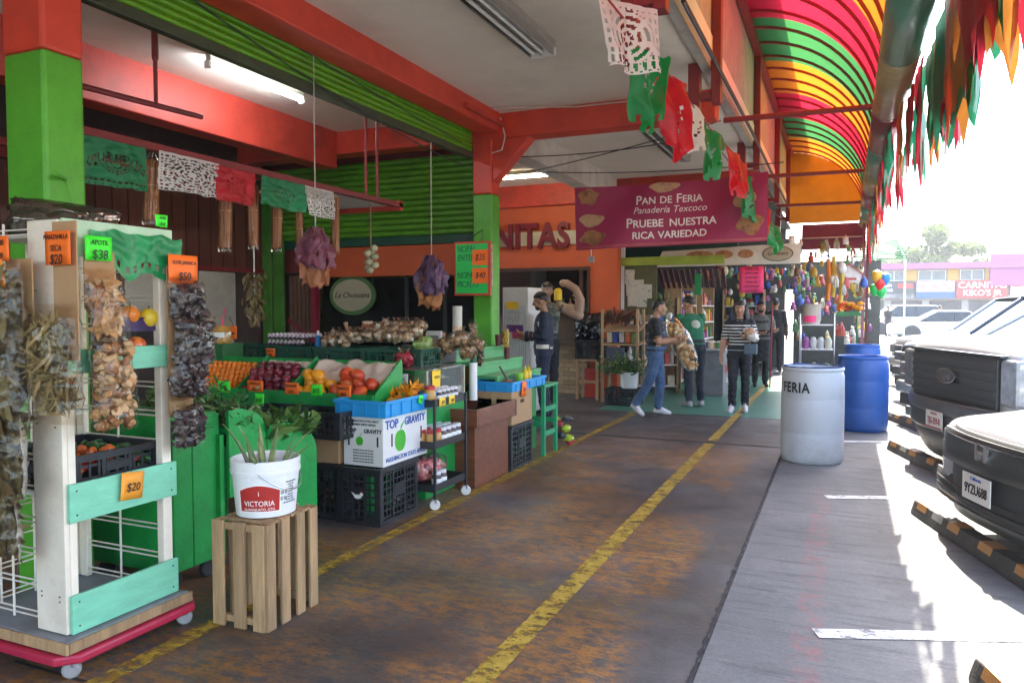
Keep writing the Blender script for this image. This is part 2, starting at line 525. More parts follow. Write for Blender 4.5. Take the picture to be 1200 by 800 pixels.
# ------------------------------------------------------------------ market hall: slab, beams, pillars
hall = thing('market_hall', 'open fronted market hall with plaster ceiling, red beams and green and red pillars', 'building')
CZT = 3.67
b = MB(); b.b2((-9.6, -7, CZT), (-1.06, 18, CZT + .2)); b.build('ceiling_slab', CEIL, hall)
b = MB(); b.b2((-9.6, -7, 5.05), (-.62, 18, 5.2)); b.b2((-9.6, -7, 3.88), (-9.4, 18, 5.04)); b.build('shading_slab', CEIL, hall)  # unseen slab added overhead to shade the inner part of the canopy
b = MB(); b.b2((-1.16, -7, 3.60), (-1.075, 18, 4.9)); b.build('fascia_wall', mat('fascia_plaster', (.40, .37, .33), .8, dirt=.4), hall)
def beam(a, c, m): return MB().b2(a, c).build('beam', m, hall, bevel=.012)
beam((-3.77, -7, 3.455), (-3.5, 7.68, 3.69), REDBR)
beam((-3.72, 7.96, 3.32), (-3.46, 12.3, 3.69), mat('white_beam_plaster', (.56, .52, .46), .8, dirt=.3))
beam((-9.4, 7.69, 3.40), (-1.17, 7.95, 3.685), REDBR)
beam((-5.95, -7, 3.22), (-5.7, 7.68, 3.68), RED)
beam((-9.4, 12.3, 3.30), (-1.17, 12.52, 3.685), RED)
beam((-3.66, 12.54, 3.30), (-3.44, 18, 3.68), RED)
PILMATS = [GRN, REDBR, mat('pillar_grime', (.12, .035, .02), .7, var=.4)]
def pillar(x0, x1, y0, y1, zr):
    b = MB()
    def lv(z0, z1, m, g=0):
        b.b2((x0 - g, y0 - g, z0), (x1 + g, y1 + g, z1), m)
    b.b2((x0, y0, 0), (x1, y1, zr), 0); b.b2((x0 - .002, y0 - .002, zr), (x1 + .002, y1 + .002, 3.46), 1)
    return b.build('pillar', PILMATS, hall, bevel=.02)
pillar(-3.90, -3.6, 2.50, 2.72, 2.78)
pillar(-3.86, -3.62, 7.72, 7.94, 2.80)
pillar(-3.76, -3.52, -2.7, -2.48, 2.80)
b = MB(); b.prism([(-3.618, 2.93), (-3.618, 3.45), (-3.12, 3.45)], 7.74, 7.92, 'y'); b.build('haunch', REDBR, hall, bevel=.01)
b = MB()
b.tube([(-3.62, 2.6, 2.16), (-3.54, 2.56, 2.15), (-3.52, 2.5, 2.16)], .012); b.tube([(-3.59, 2.6, 2.17), (-3.57, 2.62, 2.0), (-3.59, 2.58, 1.85)], .004)
b.build('pillar_bracket', GRN, hall, smooth=True)
# little steel bracket on the corner beam and cables along the ceiling
b = MB(); b.box((-3.40, 7.1, 3.50), (.05, .9, .05)); b.build('bracket_bar', RED, hall)
b = MB()
b.tube([(-3.48, 7.4, 3.66), (-2.6, 7.66, 3.64), (-1.2, 7.66, 3.63)], .008, 6)
b.tube([(-3.46, 7.6, 3.6), (-3.42, 7.64, 3.4), (-3.47, 7.66, 3.26), (-3.6, 7.68, 3.24)], .008, 6)
b.build('white_conduit', mat('conduit', (.55, .47, .42), .6), hall, smooth=True)
b = MB()
def sag(p, q, s, n=14): return [Vector(p).lerp(Vector(q), i / n) - Vector((0, 0, s * 4 * (i / n) * (1 - i / n))) for i in range(n + 1)]
b.tube(sag((-3.82, 3.0, 3.6), (-3.78, 7.4, 3.05), .10), .006, 5)
b.tube(sag((-3.83, 3.9, 3.56), (-3.83, 7.4, 3.32), .02), .005, 5)
b.tube(sag((-3.5, 8.1, 3.06), (-1.2, 8.3, 3.50), .03), .006, 5)
b.tube(sag((-3.5, 8.0, 3.25), (-1.2, 7.98, 3.3), .06), .006, 5)
b.tube(sag((-1.5, 9.9, 3.62), (-1.1, 16, 3.3), .1), .008, 5)
b.build('cable', BLACKM, hall, smooth=True)

# rolling shutters
def shutter(name, label, axis, x0, x1, z0, z1, pos, pitch, m, mbar, depth=.03):
    t = thing(name, label, 'shutter', (0, 0, 0))
    n = int(round((z1 - z0) / pitch))
    for i in range(n):
        z = z0 + i * pitch
        b = MB()
        prof = [(-.008, 0), (depth * .5, .06 * pitch), (depth, .32 * pitch), (depth, .62 * pitch), (depth * .5, .9 * pitch), (-.008, .985 * pitch), (-.014, .985 * pitch), (-.014, 0)]
        if axis == 'y': b.prism([(pos + q[0], z + q[1]) for q in prof], x0, x1, 'y')
        else: b.prism([(pos - q[0], z + q[1]) for q in prof], x0, x1, 'x')
        b.build('slat', m, t, smooth=True, ang=55)
    b = MB()
    if axis == 'y': b.b2((pos - .03, x0, z0 - .075), (pos + .035, x1, z0 - .004))
    else: b.b2((x0, pos - .035, z0 - .11), (x1, pos + .03, z0 - .004))
    b.build('bottom_bar', mbar, t, bevel=.006)
    return t
shutter('rolling_shutter', 'lime green rolling shutter pulled up under the long red beam between the pillars', 'y', 2.74, 7.66, 3.27, 3.66, -3.86, .049, SHUT,
        mat('shutter_bar_grime', (.05, .065, .03), .6, var=.4), .026)
shutter('rolling_shutter', 'green rolling shutter with dark green bottom bar above the orange shop fascia', 'x', -7.15, -3.92, 2.42, 3.38, 8.22, .075,
        mat('rear_shutter_green', (.085, .27, .012), .4, var=.2, dirt=.5, dcol=(.02, .07, .01)), mat('dark_green_bar', (.008, .07, .04), .5), .03)
b = MB(); b.b2((-3.98, 7.96, 2.3), (-3.90, 8.2, 3.4)); b.build('shutter_rail', BLACKM, hall)

# rear wall of the first bay, brown siding boards over a dark base
wall = thing('back_wall', 'dark brown boarded rear wall inside the produce shop', 'wall')
SID = mat('dark_siding', (.12, .032, .02), .55, var=.35, scale=3, stretch=(1, 4, .3), rnd=.25)
b = MB(); b.b2((-7.5, -6, 0), (-7.3, 8.15, 3.66)); b.build('panel', mat('dark_wall', (.06, .035, .03), .7, var=.3), wall)
_p = None
for i in range(30):
    y = 2.2 + i * .2
    if _p is None:
        b = MB(); b.b2((-7.295, 0, 2.05), (-7.275, .185, 2.9)); _p = b.build('board', SID, wall); _p.location = (0, y, 0)
    else: inst(_p, wall, (0, y, 0))
b = MB(); b.b2((-7.29, -2, 2.92), (-7.2, 8.1, 3.05)); b.b2((-7.29, -2, 1.98), (-7.22, 8.1, 2.04)); b.build('rail', DKRED, wall)
for y0, y1 in ((6.95, 7.55), (5.9, 6.6)):
    w = MB().b2((-7.28, y0 - .05, 1.2), (-7.25, y1 + .05, 2.02)).build('window', mat('window_frame_dark', (.03, .02, .02), .5), wall)
    MB().b2((-7.245, y0, 1.25), (-7.235, y1, 1.97)).build('pane', mat('milky_pane', (.42, .38, .33), .25, var=.3, scale=2), w)

b = MB(); b.b2((-9.55, 9.0, 0), (-4.25, 9.1, 3.66)); b.b2((-9.5, -6, 0), (-9.4, 9.0, 3.66)); b.build('panel', MATS['dark_wall'], wall)
# shop front in the cross wall (first bay end)
front = thing('glazed_shop', 'dark glazed shop front with orange fascia below the rear green shutter', 'shop front')
b = MB(); b.b2((-7.25, 8.28, 2.0), (-3.9, 8.42, 3.66)); b.build('upper_wall', mat('upper_red_wall', (.16, .02, .018), .6, var=.3), front)
b = MB(); b.b2((-6.42, 8.17, 1.92), (-3.80, 8.26, 2.30)); b.build('fascia', ORNG, front, bevel=.006)
b = MB(); b.b2((-7.25, 8.75, 0), (-4.15, 8.85, 1.98)); b.build('inner_wall', mat('inner_olive_wall', (.16, .13, .03), .6, var=.4), front)
b = MB(); b.b2((-6.36, 8.24, 1.0), (-3.82, 8.26, 1.90)); b.build('pane', film_mat('dark_window_glass', (.35, .35, .33), .95, .04, 0), front)
b = MB(); b.b2((-6.36, 8.6, .9), (-4.1, 8.7, 1.58)); b.build('dark_counter', mat('near_black', (.012, .01, .01), .5), front)
for x in (-5.05, -4.5): MB().b2((x - .02, 8.2, 1.0), (x + .02, 8.24, 1.92)).build('mullion', BLACKM, front)
MB().b2((-6.46, 8.1, 0), (-6.38, 8.18, 2.32)).build('post', mat('crimson_post', (.23, .01, .03), .45), front)
for x in (-7.42, -7.17, -6.98): MB().b2((x - .085, 8.02 + .05 * (x > -7.2), 0), (x + .075, 8.12, 2.95 - .45 * (x > -7.1))).build('green_jamb', mat('jamb_green', (.05, .17, .015), .5, var=.3), front, bevel=.006)
for i in range(7):
    x = -6.9 + i * .068
    MB().b2((x, 8.2, 0), (x + .055, 8.225, 1.95)).build('slat', mat('brown_slat', (.11, .05, .03), .6, var=.3, rnd=.2), front)
MB().box((-6.66, 8.18, 1.2), (.6, .03, .05), ry=.55).build('brace', DKRED, front)
sg = thing('oval_sign', 'oval white shop sign with green rim behind the shop window', 'sign', (-5.86, 8.215, 1.68))
ELR = mat('sign_green_rim', (.06, .13, .04), .5)
ELW = mat('sign_cream', (.36, .32, .22), .5, var=.08)
b = MB(); b.lathe([(.36, 0), (.36, .03)], seg=40, sy=.72, rot=Matrix.Rotation(PI / 2, 3, 'X')); b.build('rim', ELR, sg)
b = MB(); b.lathe([(.305, .034), (.305, .036)], seg=40, sy=.68, rot=Matrix.Rotation(PI / 2, 3, 'X')); b.build('face', ELW, sg)
text_obj('La Chosuana', .105, INK, sg, (0, -.040, 0), FACE_NY, shear=.3)

# second bay: orange wall with letters, hatch and tiled counter
ow = thing('orange_wall', 'orange painted shop wall with serving hatch behind the man in navy', 'wall')
b = MB()
b.b2((-7.4, 12.4, 2.22), (-3.47, 12.6, 3.30)); b.b2((-3.97, 12.4, 0), (-3.47, 12.6, 2.22)); b.b2((-7.4, 12.4, 1.3), (-5.9, 12.6, 2.22))
b.build('panel', ORNG, ow)
b = MB()
for q in (((-5.9, 12.36, 2.17), (-3.95, 12.44, 2.23)), ((-5.9, 12.36, 1.38), (-3.95, 12.44, 1.44)), ((-4.14, 12.37, 1.44), (-4.08, 12.43, 2.17)), ((-4.0, 12.37, 1.44), (-3.95, 12.43, 2.17)), ((-5.9, 12.37, 1.44), (-5.84, 12.43, 2.17))): b.b2(*q)
b.build('hatch_frame', mat('hatch_frame_brown', (.06, .025, .015), .5), ow)
b = MB(); b.b2((-6.5, 13.3, 0), (-3.5, 13.4, 2.3)); b.build('hatch_interior', mat('hatch_dark', (.02, .016, .014), .7), ow)
for i in range(16):
    MB().lathe([(.04, 0), (.04, .14), (.015, .19), (.015, .24)], (-5.7 + i * .115 + rng.uniform(-.02, .02), 12.75 + .2 * rng.random(), 1.45), 8).build('hatch_jar', mat('jar_%d' % (i % 4), [(.15, .1, .05), (.3, .3, .28), (.05, .1, .05), (.25, .06, .03)][i % 4], .3), ow)
b = MB(); b.b2((-5.9, 12.12, .88), (-3.98, 12.40, .93)); b.b2((-5.9, 12.42, .9), (-3.98, 12.5, 1.38)); b.build('counter', mat('counter_dark', (.10, .07, .05), .5), ow)
b = MB(); b.b2((-5.9, 12.32, 0), (-3.98, 12.38, .88)); b.build('counter_backing', mat('grout', (.22, .17, .12), .8), ow)
TILE = mat('beige_tile', (.42, .30, .17), .55, var=.12, rnd=.18)
_p = None
for r in range(11):
    for k in range(9):
        x = -5.86 + k * .21 + (.1 if r % 2 else 0); z = .04 + r * .076
        if x > -4.15: continue
        if _p is None:
            _p = MB().b2((0, 12.306, 0), (.2, 12.319, .068)).build('tile', TILE, ow, bevel=.003); _p.location = (x, 0, z)
        else: inst(_p, ow, (x, 0, z))
ls = thing('letter_sign', 'maroon block letters on a pale strip fixed to the orange wall', 'sign')
MB().b2((-6.9, 12.37, 2.62), (-4.15, 12.398, 2.86)).build('strip', mat('pale_strip', (.55, .5, .42), .6), ls)
text_obj('CARNITAS', .60, mat('maroon_letter', (.16, .006, .022), .4), ls, (-4.30, 12.33, 2.76), FACE_NY, ext=.03, align='RIGHT', bold=.018, sx=.84, spacing=1.05)

# ceiling lamps
TUBE = mat('lit_tube', (.86, .93, 1.0), .5, var=0, bump=0, emis=16.)
TUBEW = mat('lit_tube_warm', (1.0, .86, .55), .5, var=0, bump=0, emis=14.)
OFFT = mat('unlit_tube', (.75, .73, .68), .3, var=.05)
REFL = mat('lamp_reflector', (.5, .48, .44), .3, metal=.6)
def tubelamp(label, loc, length, rz, tubes, lit, house=True, w=.22):
    t = thing('ceiling_lamp', label, 'lamp', loc, rz)
    MB().b2((-w / 2, -length / 2, .03), (w / 2, length / 2, .09)).build('housing', REFL, t, bevel=.006)
    for s in (-1, 1): MB().b2((-w / 2, s * length / 2 - .015, -.03), (w / 2, s * length / 2 + .015, .03)).build('end_cap', WHITE, t)
    for i in range(tubes):
        x = (i - (tubes - 1) / 2) * (w / tubes)
        MB().tube([(x, -length / 2 + .02, 0), (x, length / 2 - .02, 0)], .016, 10).build('tube', lit if lit else OFFT, t, smooth=True)
    if not lit:
        for s in (-1, 0, 1):
            b = MB(); b.add([(s * w * .45 - .004, -length / 2 + .02, .028), (s * w * .45 + .004, -length / 2 + .02, .028), (s * w * .45 + .004, length / 2 - .02, -.05 if s == 0 else -.03), (s * w * .45 - .004, length / 2 - .02, -.03)], [(0, 1, 2, 3)])
            MB().b2((s * w * .45 - .003, -length / 2 + .02, -.03), (s * w * .45 + .003, length / 2 - .02, .03)).build('louvre', STEEL, t)
    return t
tubelamp('single lit white fluorescent tube on the ceiling of the produce shop', (-4.97, 5.52, 3.58), 1.22, 0, 1, TUBE, w=.06)
tubelamp('unlit metal ceiling lamp with louvres above the aisle near the long red beam', (-2.26, 4.9, 3.58), 1.8, 0, 3, None)
tubelamp('unlit dark ceiling lamp above the maroon banner', (-2.04, 9.6, 3.56), 2.0, 0, 2, None)
tubelamp('lit warm fluorescent lamp above the orange wall letters', (-4.35, 10.6, 3.50), 1.3, PI / 2, 1, TUBEW, w=.12)

# ------------------------------------------------------------------ striped quarter-barrel canopy
can = thing('striped_canopy', 'curved awning of translucent red, green and orange panels on steel ribs', 'canopy')
CX, CZ0, CH = -1.05, 3.32, 1.50
def gx(y): return .30 + .0085 * y
def cpt(y, a, off=0.):
    rx = gx(y) - CX
    return (CX + (rx + off) * math.sin(a), y, CZ0 + (CH + off) * math.cos(a))
CANC = {'r': mat('canopy_red', (.38, .012, .028), .5, var=.08, bump=.02, transl=.62), 'g': mat('canopy_green', (.035, .14, .04), .5, var=.08, bump=.02, transl=.62),
        'o': mat('canopy_orange', (.50, .14, .012), .5, var=.08, bump=.02, transl=.62)}
GUTC = {'r': mat('gutter_maroon', (.3, .10, .11), .3), 'g': mat('gutter_green', (.13, .34, .24), .3), 'o': mat('gutter_gold', (.45, .35, .18), .3)}
PER = 1.62; YE = 17.2
ribm = mat('canopy_rib', (.24, .03, .035), .5, var=.2)
k = 0
y = YE
seq = 'ogr'
while y > -3:
    c = seq[k % 3]; y0 = y - PER
    b = MB(); b.grid(lambda u, v: cpt(y0 + (y - y0) * v, u * PI / 2, .0), 18, 1); b.build('panel', CANC[c], can, smooth=True, ang=180)
    b = MB()
    b.grid(lambda u, v: (gx(y0 + (y - y0) * v) + .13 * math.cos(PI * .95 + u * PI * 1.1), y0 + (y - y0) * v, CZ0 - .03 + .13 * math.sin(PI * .95 + u * PI * 1.1)), 12, 1)
    b.build('gutter', GUTC[c], can, smooth=True, solid=.006)
    MB().lathe([(.137, 0), (.137, .05)], (gx(y0), y0 + .05, CZ0 - .03), 16, rot=Matrix.Rotation(PI / 2, 3, 'X')).build('gutter_joint', GUTC[c], can, smooth=True)
    for j in range(3):
        yy = y0 + PER * (j + .5) / 3 + (.0)
        b = MB()
        n = 16
        vs_, fs_ = [], []
        for i in range(n + 1):
            a = i / n * PI / 2
            for dy in (-.017, .017):
                for off in (-.034, -.006): vs_.append(cpt(yy + dy, a, off))
        for i in range(n):
            o = i * 4
            for q in ((0, 1), (1, 3), (3, 2), (2, 0)): fs_.append((o + q[0], o + q[1], o + 4 + q[1], o + 4 + q[0]))
        b.add(vs_, fs_); b.build('rib', ribm, can, smooth=True)
    y = y0; k += 1
b = MB(); pts = [(CX, CZ0)] + [(cpt(YE, i / 16 * PI / 2)[0], cpt(YE, i / 16 * PI / 2)[2]) for i in range(17)]
b.prism(pts, YE, YE + .02, 'y'); b.build('end_panel', mat('canopy_end_yellow', (.48, .27, .035), .5, var=.1, transl=.3), can)
MB().b2((-.78, 17.22, 2.76), (.46, 17.26, 3.29)).build('valance', mat('valance_maroon', (.2, .03, .07), .6, var=.2), can)
MB().tube([(-.8, 17.2, 3.0), (.5, 17.2, 3.0)], .012).build('valance_rail', STEEL, can)
for yy in (7.8, 11.3, 14.6, 3.2):
    MB().tube([(-1.10, yy, 3.38), (gx(yy) + .02, yy, 3.37)], .028, 8).build('tie_rod', DKRED, can, smooth=True)
for yy in (4.62, 6.85, 10.3, 13.7, 16.6):
    b = MB(); b.b2((-1.27, yy - .06, 3.02), (-1.17, yy + .06, 3.66)); b.b2((-1.07, yy - .06, 3.3), (-.99, yy + .06, 4.82)); b.b2((-1.27, yy - .065, 3.02), (-.98, yy + .065, 3.1)) if False else None
    b.b2((-1.171, yy - .05, 3.34), (-1.069, yy + .05, 3.40)); b.build('post', DKRED, can, bevel=.006)
MB().b2((-1.06, -4, 4.74), (-.98, 17.2, 4.83)).build('top_rail', DKRED, can)
MB().tube([(-.97, 5, 3.5), (-.96, 9, 3.52), (-.97, 16, 3.5)], .018).build('cable', BLACKM, can)
# ------------------------------------------------------------------ small builders
def card(label, p, w, h, rz, m, lines, ink=INK, tilt=0., name='price_card', cat='price card', group=None):
    t = thing(name, label, cat, p, rz, group)
    t.rotation_euler = (0, tilt, rz)
    b = MB()
    b.grid(lambda u, v: ((u - .5) * w, .006 * math.sin(u * 3 + p[0] * 9) * (1 - v), (v - .5) * h), 6, 3)
    b.build('sheet', m, t, solid=.0015, smooth=True)
    n = len(lines)
    for i, (s, sz) in enumerate(lines):
        z = h * (.5 - (i + .55) / n)
        text_obj(s, sz, ink, t, (0, -.0085, z), FACE_NY, ext=.0008, shear=.12, sx=.86)
    return t

def leaf(b, p, d, up, L, W, curl=.2, m=0, n=3):
    """one pointed leaf blade, a strip of n quads"""
    p = Vector(p); d = Vector(d).normalized(); s = d.cross(Vector(up))
    s = s.normalized() if s.length > 1e-4 else Vector((1, 0, 0))
    nn = s.cross(d)
    vs_ = []
    for i in range(n + 1):
        t = i / n
        w = W * math.sin(PI * (.12 + .86 * t)) * .5
        c = p + d * (L * t) - nn * (curl * L * t * t)
        vs_ += [c - s * w, c + s * w]
    b.add(vs_, [(2 * i, 2 * i + 1, 2 * i + 3, 2 * i + 2) for i in range(n)], m)

def rvec(r=None):
    r = r or rng
    while True:
        v = Vector((r.uniform(-1, 1), r.uniform(-1, 1), r.uniform(-1, 1)))
        if .05 < v.length < 1: return v.normalized()

def film_shape(b, w, h, d, seed, c=(0, 0, 0), crumple=.013, nu=12, nv=15, flare=.0):
    """a closed pillow of crumpled film; hangs in the XZ plane, thickness along Y"""
    for s in (-1, 1):
        def fn(u, v):
            x = (u - .5) * 2; z = (v - .5) * 2
            bulge = max(0, (1 - abs(x) ** 3) * (1 - abs(z) ** 3)) ** .7
            q = Vector((u * w * 17, v * h * 17, seed * 3.3 + s))
            k = (noise.noise(q) + .6 * noise.noise(q * 2.3)) * crumple
            k2 = noise.noise(q * 1.3 + Vector((9, 2, 4))) * crumple
            wob = 1 + .10 * noise.noise(Vector((v * 6, seed, 2)))
            return (c[0] + x * w / 2 * wob * (1 + flare * (1 - v)) + k2, c[1] + s * d / 2 * bulge + k * (.4 + bulge), c[2] + z * h / 2 + k2 * .7)
        b.grid(fn, nu, nv)

def bag_of(parent, w, h, d, c, mats, kind, n, seed, film=None, leafL=.07, leafW=.018, rot=None):
    """plastic bag with dried goods as part > sub-part of a thing"""
    r = random.Random(seed)
    b = MB(); film_shape(b, w, h, d, seed)
    bag = b.build('bag', film or FILM2, parent, smooth=True, loc=c, rot=rot, fix=False, ang=70)
    k = MB()
    for i in range(n):
        x, z = r.uniform(-.36, .36) * w, r.uniform(-.42, .30) * h
        y = r.uniform(-.42, .42) * d * (1 - (2.2 * abs(x) / w) ** 3 * .6)
        if kind == 'leaf':
            dv = Vector((r.uniform(-.35, .35) - x / w * .6, r.uniform(-.12, .12), r.uniform(-1, .7) - z / h))
            e_ = Vector((x * .62, 0, z * .9)) + dv.normalized() * leafL * 1.2
            if abs(e_.x) > w * .46: dv.x = -dv.x
            if e_.z > h * .42 or e_.z < -h * .48: dv.z = -dv.z
            leaf(k, (x * .62, y * .8, z * .9 + .01), dv, (0, 1, 0.2), leafL * r.uniform(.7, 1.3), leafW * r.uniform(.7, 1.4), r.uniform(-.3, .3), r.randrange(len(mats)))
        else:
            rr = r.uniform(.6, 1.25)
            k.ball((x, y, z), (leafL * .5 * rr, leafW * .6 * rr, leafL * .36 * rr), 6, 4, r.randrange(len(mats)), .5, Matrix.Rotation(r.uniform(0, 3), 3, rvec(r)), r.random() * 9)
    o = k.build('contents', mats, bag, smooth=(kind != 'leaf'), fix=False)
    o['kind'] = 'stuff'
    return bag

_crates = {}
def lattice_crate(name, label, loc, d, m, rz=0., group=None, cells=None, rim=.03, cat='crate'):
    """vented plastic crate: rim, corner posts, lattice walls and floor"""
    t = thing(name, label, cat, loc, rz, group)
    key = (tuple(d), m.name)
    if key not in _crates:
        X, Y, H = d; w = .012
        parts = []
        b = MB()
        for z0, z1, g in ((H - rim, H, .012), (0, .03, 0)):
            b.b2((-X / 2 - g, -Y / 2 - g, z0), (X / 2 + g, -Y / 2 + w, z1)); b.b2((-X / 2 - g, Y / 2 - w, z0), (X / 2 + g, Y / 2 + g, z1))
            b.b2((-X / 2 - g, -Y / 2 + w, z0), (-X / 2 + w, Y / 2 - w, z1)); b.b2((X / 2 - w, -Y / 2 + w, z0), (X / 2 + g, Y / 2 - w, z1))
        for sx in (-1, 1):
            for sy in (-1, 1): b.b2((sx * (X / 2 - .034), sy * (Y / 2 - .034), .03), (sx * X / 2, sy * Y / 2, H - rim))
        parts.append(('frame', b.mesh('frame', m)))
        for ax, Ln, Wd in (('x', X, Y), ('y', Y, X)):
            b = MB(); nx = max(6, int(Ln / .042)); nz_ = max(3, int(H / .05))
            for i in range(1, nx):
                q = -Ln / 2 + Ln * i / nx
                b.box((q, 0, H / 2), (.010, .007, H - .03))
            for j in range(1, nz_):
                z = H * j / nz_
                b.box((0, .002, z), (Ln - .06, .007, .012))
            for q in (-.5, .5): b.box((q * .3 * Ln, -.003, H / 2), (.02, .006, H - .05))
            b.box((0, -.004, H * .55), (Ln * .26, .008, H * .22))
            parts.append(('side_' + ax, b.mesh('lattice_side', m)))
        b = MB(); b.b2((-X / 2 + w, -Y / 2 + w, .008), (X / 2 - w, Y / 2 - w, .016)); parts.append(('floor', b.mesh('base', m)))
        _crates[key] = parts
    for nme, me in _crates[key]:
        def mk(n2, loc=(0, 0, 0), rz2=0):
            o = bpy.data.objects.new(n2, me); COL.objects.link(o); o.parent = t; o.location = loc; o.rotation_euler = (0, 0, rz2)
            me.polygons.foreach_set('use_smooth', [False] * len(me.polygons))
        if nme == 'frame': mk('frame')
        elif nme == 'floor': mk('base')
        elif nme == 'side_x': mk('lattice_side', (0, -d[1] / 2 + .008, 0)); mk('lattice_side', (0, d[1] / 2 - .008, 0), PI)
        else: mk('lattice_side', (-d[0] / 2 + .008, 0, 0), -PI / 2); mk('lattice_side', (d[0] / 2 - .008, 0, 0), PI / 2)
    return t

def many(name, label, cat, group, mesh_obj, spots):
    """separate look-alike things sharing one mesh"""
    for i, (p, r, s) in enumerate(spots):
        o = mesh_obj if i == 0 else inst(mesh_obj, None)
        o.location = p; o.rotation_euler = r; o.scale = (s, s, s)
        tag(o, label, cat, group)

def rr3(): return (rng.uniform(0, 6), rng.uniform(0, 6), rng.uniform(0, 6))

# ------------------------------------------------------------------ wheeled rack with dried goods
RX0, RX1, RY0, RY1 = -3.52, -2.875, 2.06, 2.575
rack = thing('goods_rack', 'cream and mint wheeled display rack of wire grids on a red dolly', 'rack', (-3.24, 2.35, 0))
def L3(p): return (p[0] + 3.24, p[1] - 2.35, p[2])
def rbox(name, a, c, m, bev=.004, **k):
    return MB().b2(L3(a), L3(c)).build(name, m, rack, bevel=bev, **k)
rbox('platform', (RX0 - .04, RY0 - .06, .115), (RX1 + .05, RY1 + .04, .16), mat('grey_platform', (.22, .23, .24), .6, var=.2, dirt=.5))
rbox('platform_edge', (RX1 + .052, RY0 - .06, .112), (RX1 + .066, RY1 + .05, .158), WOOD)
rbox('platform_edge', (RX0 - .04, RY0 - .075, .112), (RX1 + .066, RY0 - .062, .158), WOOD)
DOL = mat('red_dolly_plastic', (.42, .015, .05), .45, var=.15, dirt=.4, dcol=(.15, .03, .04))
b = MB(); 
b.prism([L3((RX0 - .05, 0, 0))[0:1][0:1] and (RX0 - .05 + 3.24, RY0 - .10 - 2.35), (RX1 + .02 + 3.24, RY0 - .10 - 2.35), (RX1 + .09 + 3.24, RY0 - .03 - 2.35), (RX1 + .09 + 3.24, RY1 + .04 - 2.35), (RX1 + .02 + 3.24, RY1 + .10 - 2.35), (RX0 - .05 + 3.24, RY1 + .10 - 2.35)], .068, .108, 'z')
b.build('dolly', DOL, rack, bevel=.012)
for x, y in ((RX1 + .03, RY0 - .03), (RX1 + .03, RY1 + .03), (RX0, RY0 - .03), (RX0, RY1 + .03)):
    w = MB().lathe([(.0, -.016), (.028, -.018), (.036, -.010), (.036, .010), (.028, .018), (0, .018)], L3((x, y, .036)), 18, rot=Matrix.Rotation(rad(-50), 3, 'Z') @ Matrix.Rotation(PI / 2, 3, 'Y'), cap=False).build('wheel', mat('grey_caster', (.33, .31, .3), .5, dirt=.5), rack, smooth=True)
    MB().b2(L3((x - .02, y - .012, .05)), L3((x + .02, y + .012, .068))).build('fork', STEEL, w)
# posts
rbox('post', (RX1 - .185, RY0 - .022, .165), (RX1 - .002, RY0, 1.86), CREAM)
rbox('post', (RX1 - .022, RY0 + .001, .165), (RX1 - .002, RY0 + .035, 1.86), CREAM)
rbox('post', (RX1 - .045, RY1 - .05, .165), (RX1 - .002, RY1, 1.86), CREAM)
rbox('post', (RX0, RY1 - .1, .165), (RX0 + .03, RY1, 1.86), CREAM)
rbox('post', (RX0, RY0, .165), (RX0 + .03, RY0 + .08, 1.86), CREAM)
rbox('post', (RX0 + .032, RY1 - .03, .165), (RX0 + .09, RY1 - .002, 1.86), CREAM)
for z0, z1, g in ((1.715, 1.865, 0), (1.235, 1.335, .0), (.625, .785, 0), (.165, .325, 0)):
    rbox('board', (RX1, RY0 - .01, z0), (RX1 + .018, RY1 + .012, z1), MINT if z0 < 1.7 else mat('pale_mint_paint', (.42, .60, .40), .5, dirt=.3, dcol=(.3, .4, .25)), .003)
NAIL = mat('nail', (.05, .05, .05), .6)
b = MB()
for z0, z1 in ((1.235, 1.335), (.625, .785), (.165, .325)):
    for y in (RY0 + .02, RY1 - .02):
        for z in (z0 + .03, z1 - .03): b.ball(L3((RX1 + .019, y, z)), .004, 6, 4)
for z in (.3, .32, 1.02): b.ball(L3((RX1 - .04, RY0 - .023, z)), .004, 6, 4); b.ball(L3((RX1 - .15, RY0 - .023, z + .01)), .004, 6, 4)
o = b.build('nails', NAIL, rack); o['kind'] = 'stuff'
WIRE = mat('cream_wire', (.72, .66, .55), .45, var=.1)
def wire_panel(axis, pos, a0, a1, z0, z1, nm='wire_grid'):
    b = MB()
    def P(a, z): return L3((a, pos, z)) if axis == 'x' else L3((pos, a, z))
    z = z0
    while z < z1:
        for dz in (0, .022): b.tube([P(a0, z + dz), P(a1, z + dz)], .0038, 6)
        z += .135
    n = max(2, int((a1 - a0) / .22))
    for i in range(n + 1):
        a = a0 + (a1 - a0) * i / n
        b.tube([P(a, z0 - .02), P(a, z1)], .0055, 6)
    b.build(nm, WIRE, rack, smooth=True)
wire_panel('x', RY1 - .02, RX0 + .04, RX1 - .05, .19, 1.82)
wire_panel('x', RY0 + .02, RX0 + .04, RX1 - .19, .19, 1.86)
wire_panel('y', RX0 + .05, RY0 + .09, RY1 - .11, .19, 1.82)
rbox('shelf', (RX0 + .06, RY0 + .04, 1.25), (RX1 - .03, RY1 - .04, 1.268), WHITE)
rbox('shelf', (RX0 + .06, RY0 + .04, .70), (RX1 - .03, RY1 - .04, .718), WHITE)
rbox('top_board', (RX0 + .06, RY0 + .04, 1.80), (RX1 - .03, RY1 - .03, 1.818), WHITE)
rbox('paper_note', (RX0 + .50, RY1 - .032, .60), (RX1 - .06, RY1 - .029, .72), mat('paper', (.7, .7, .66), .7))

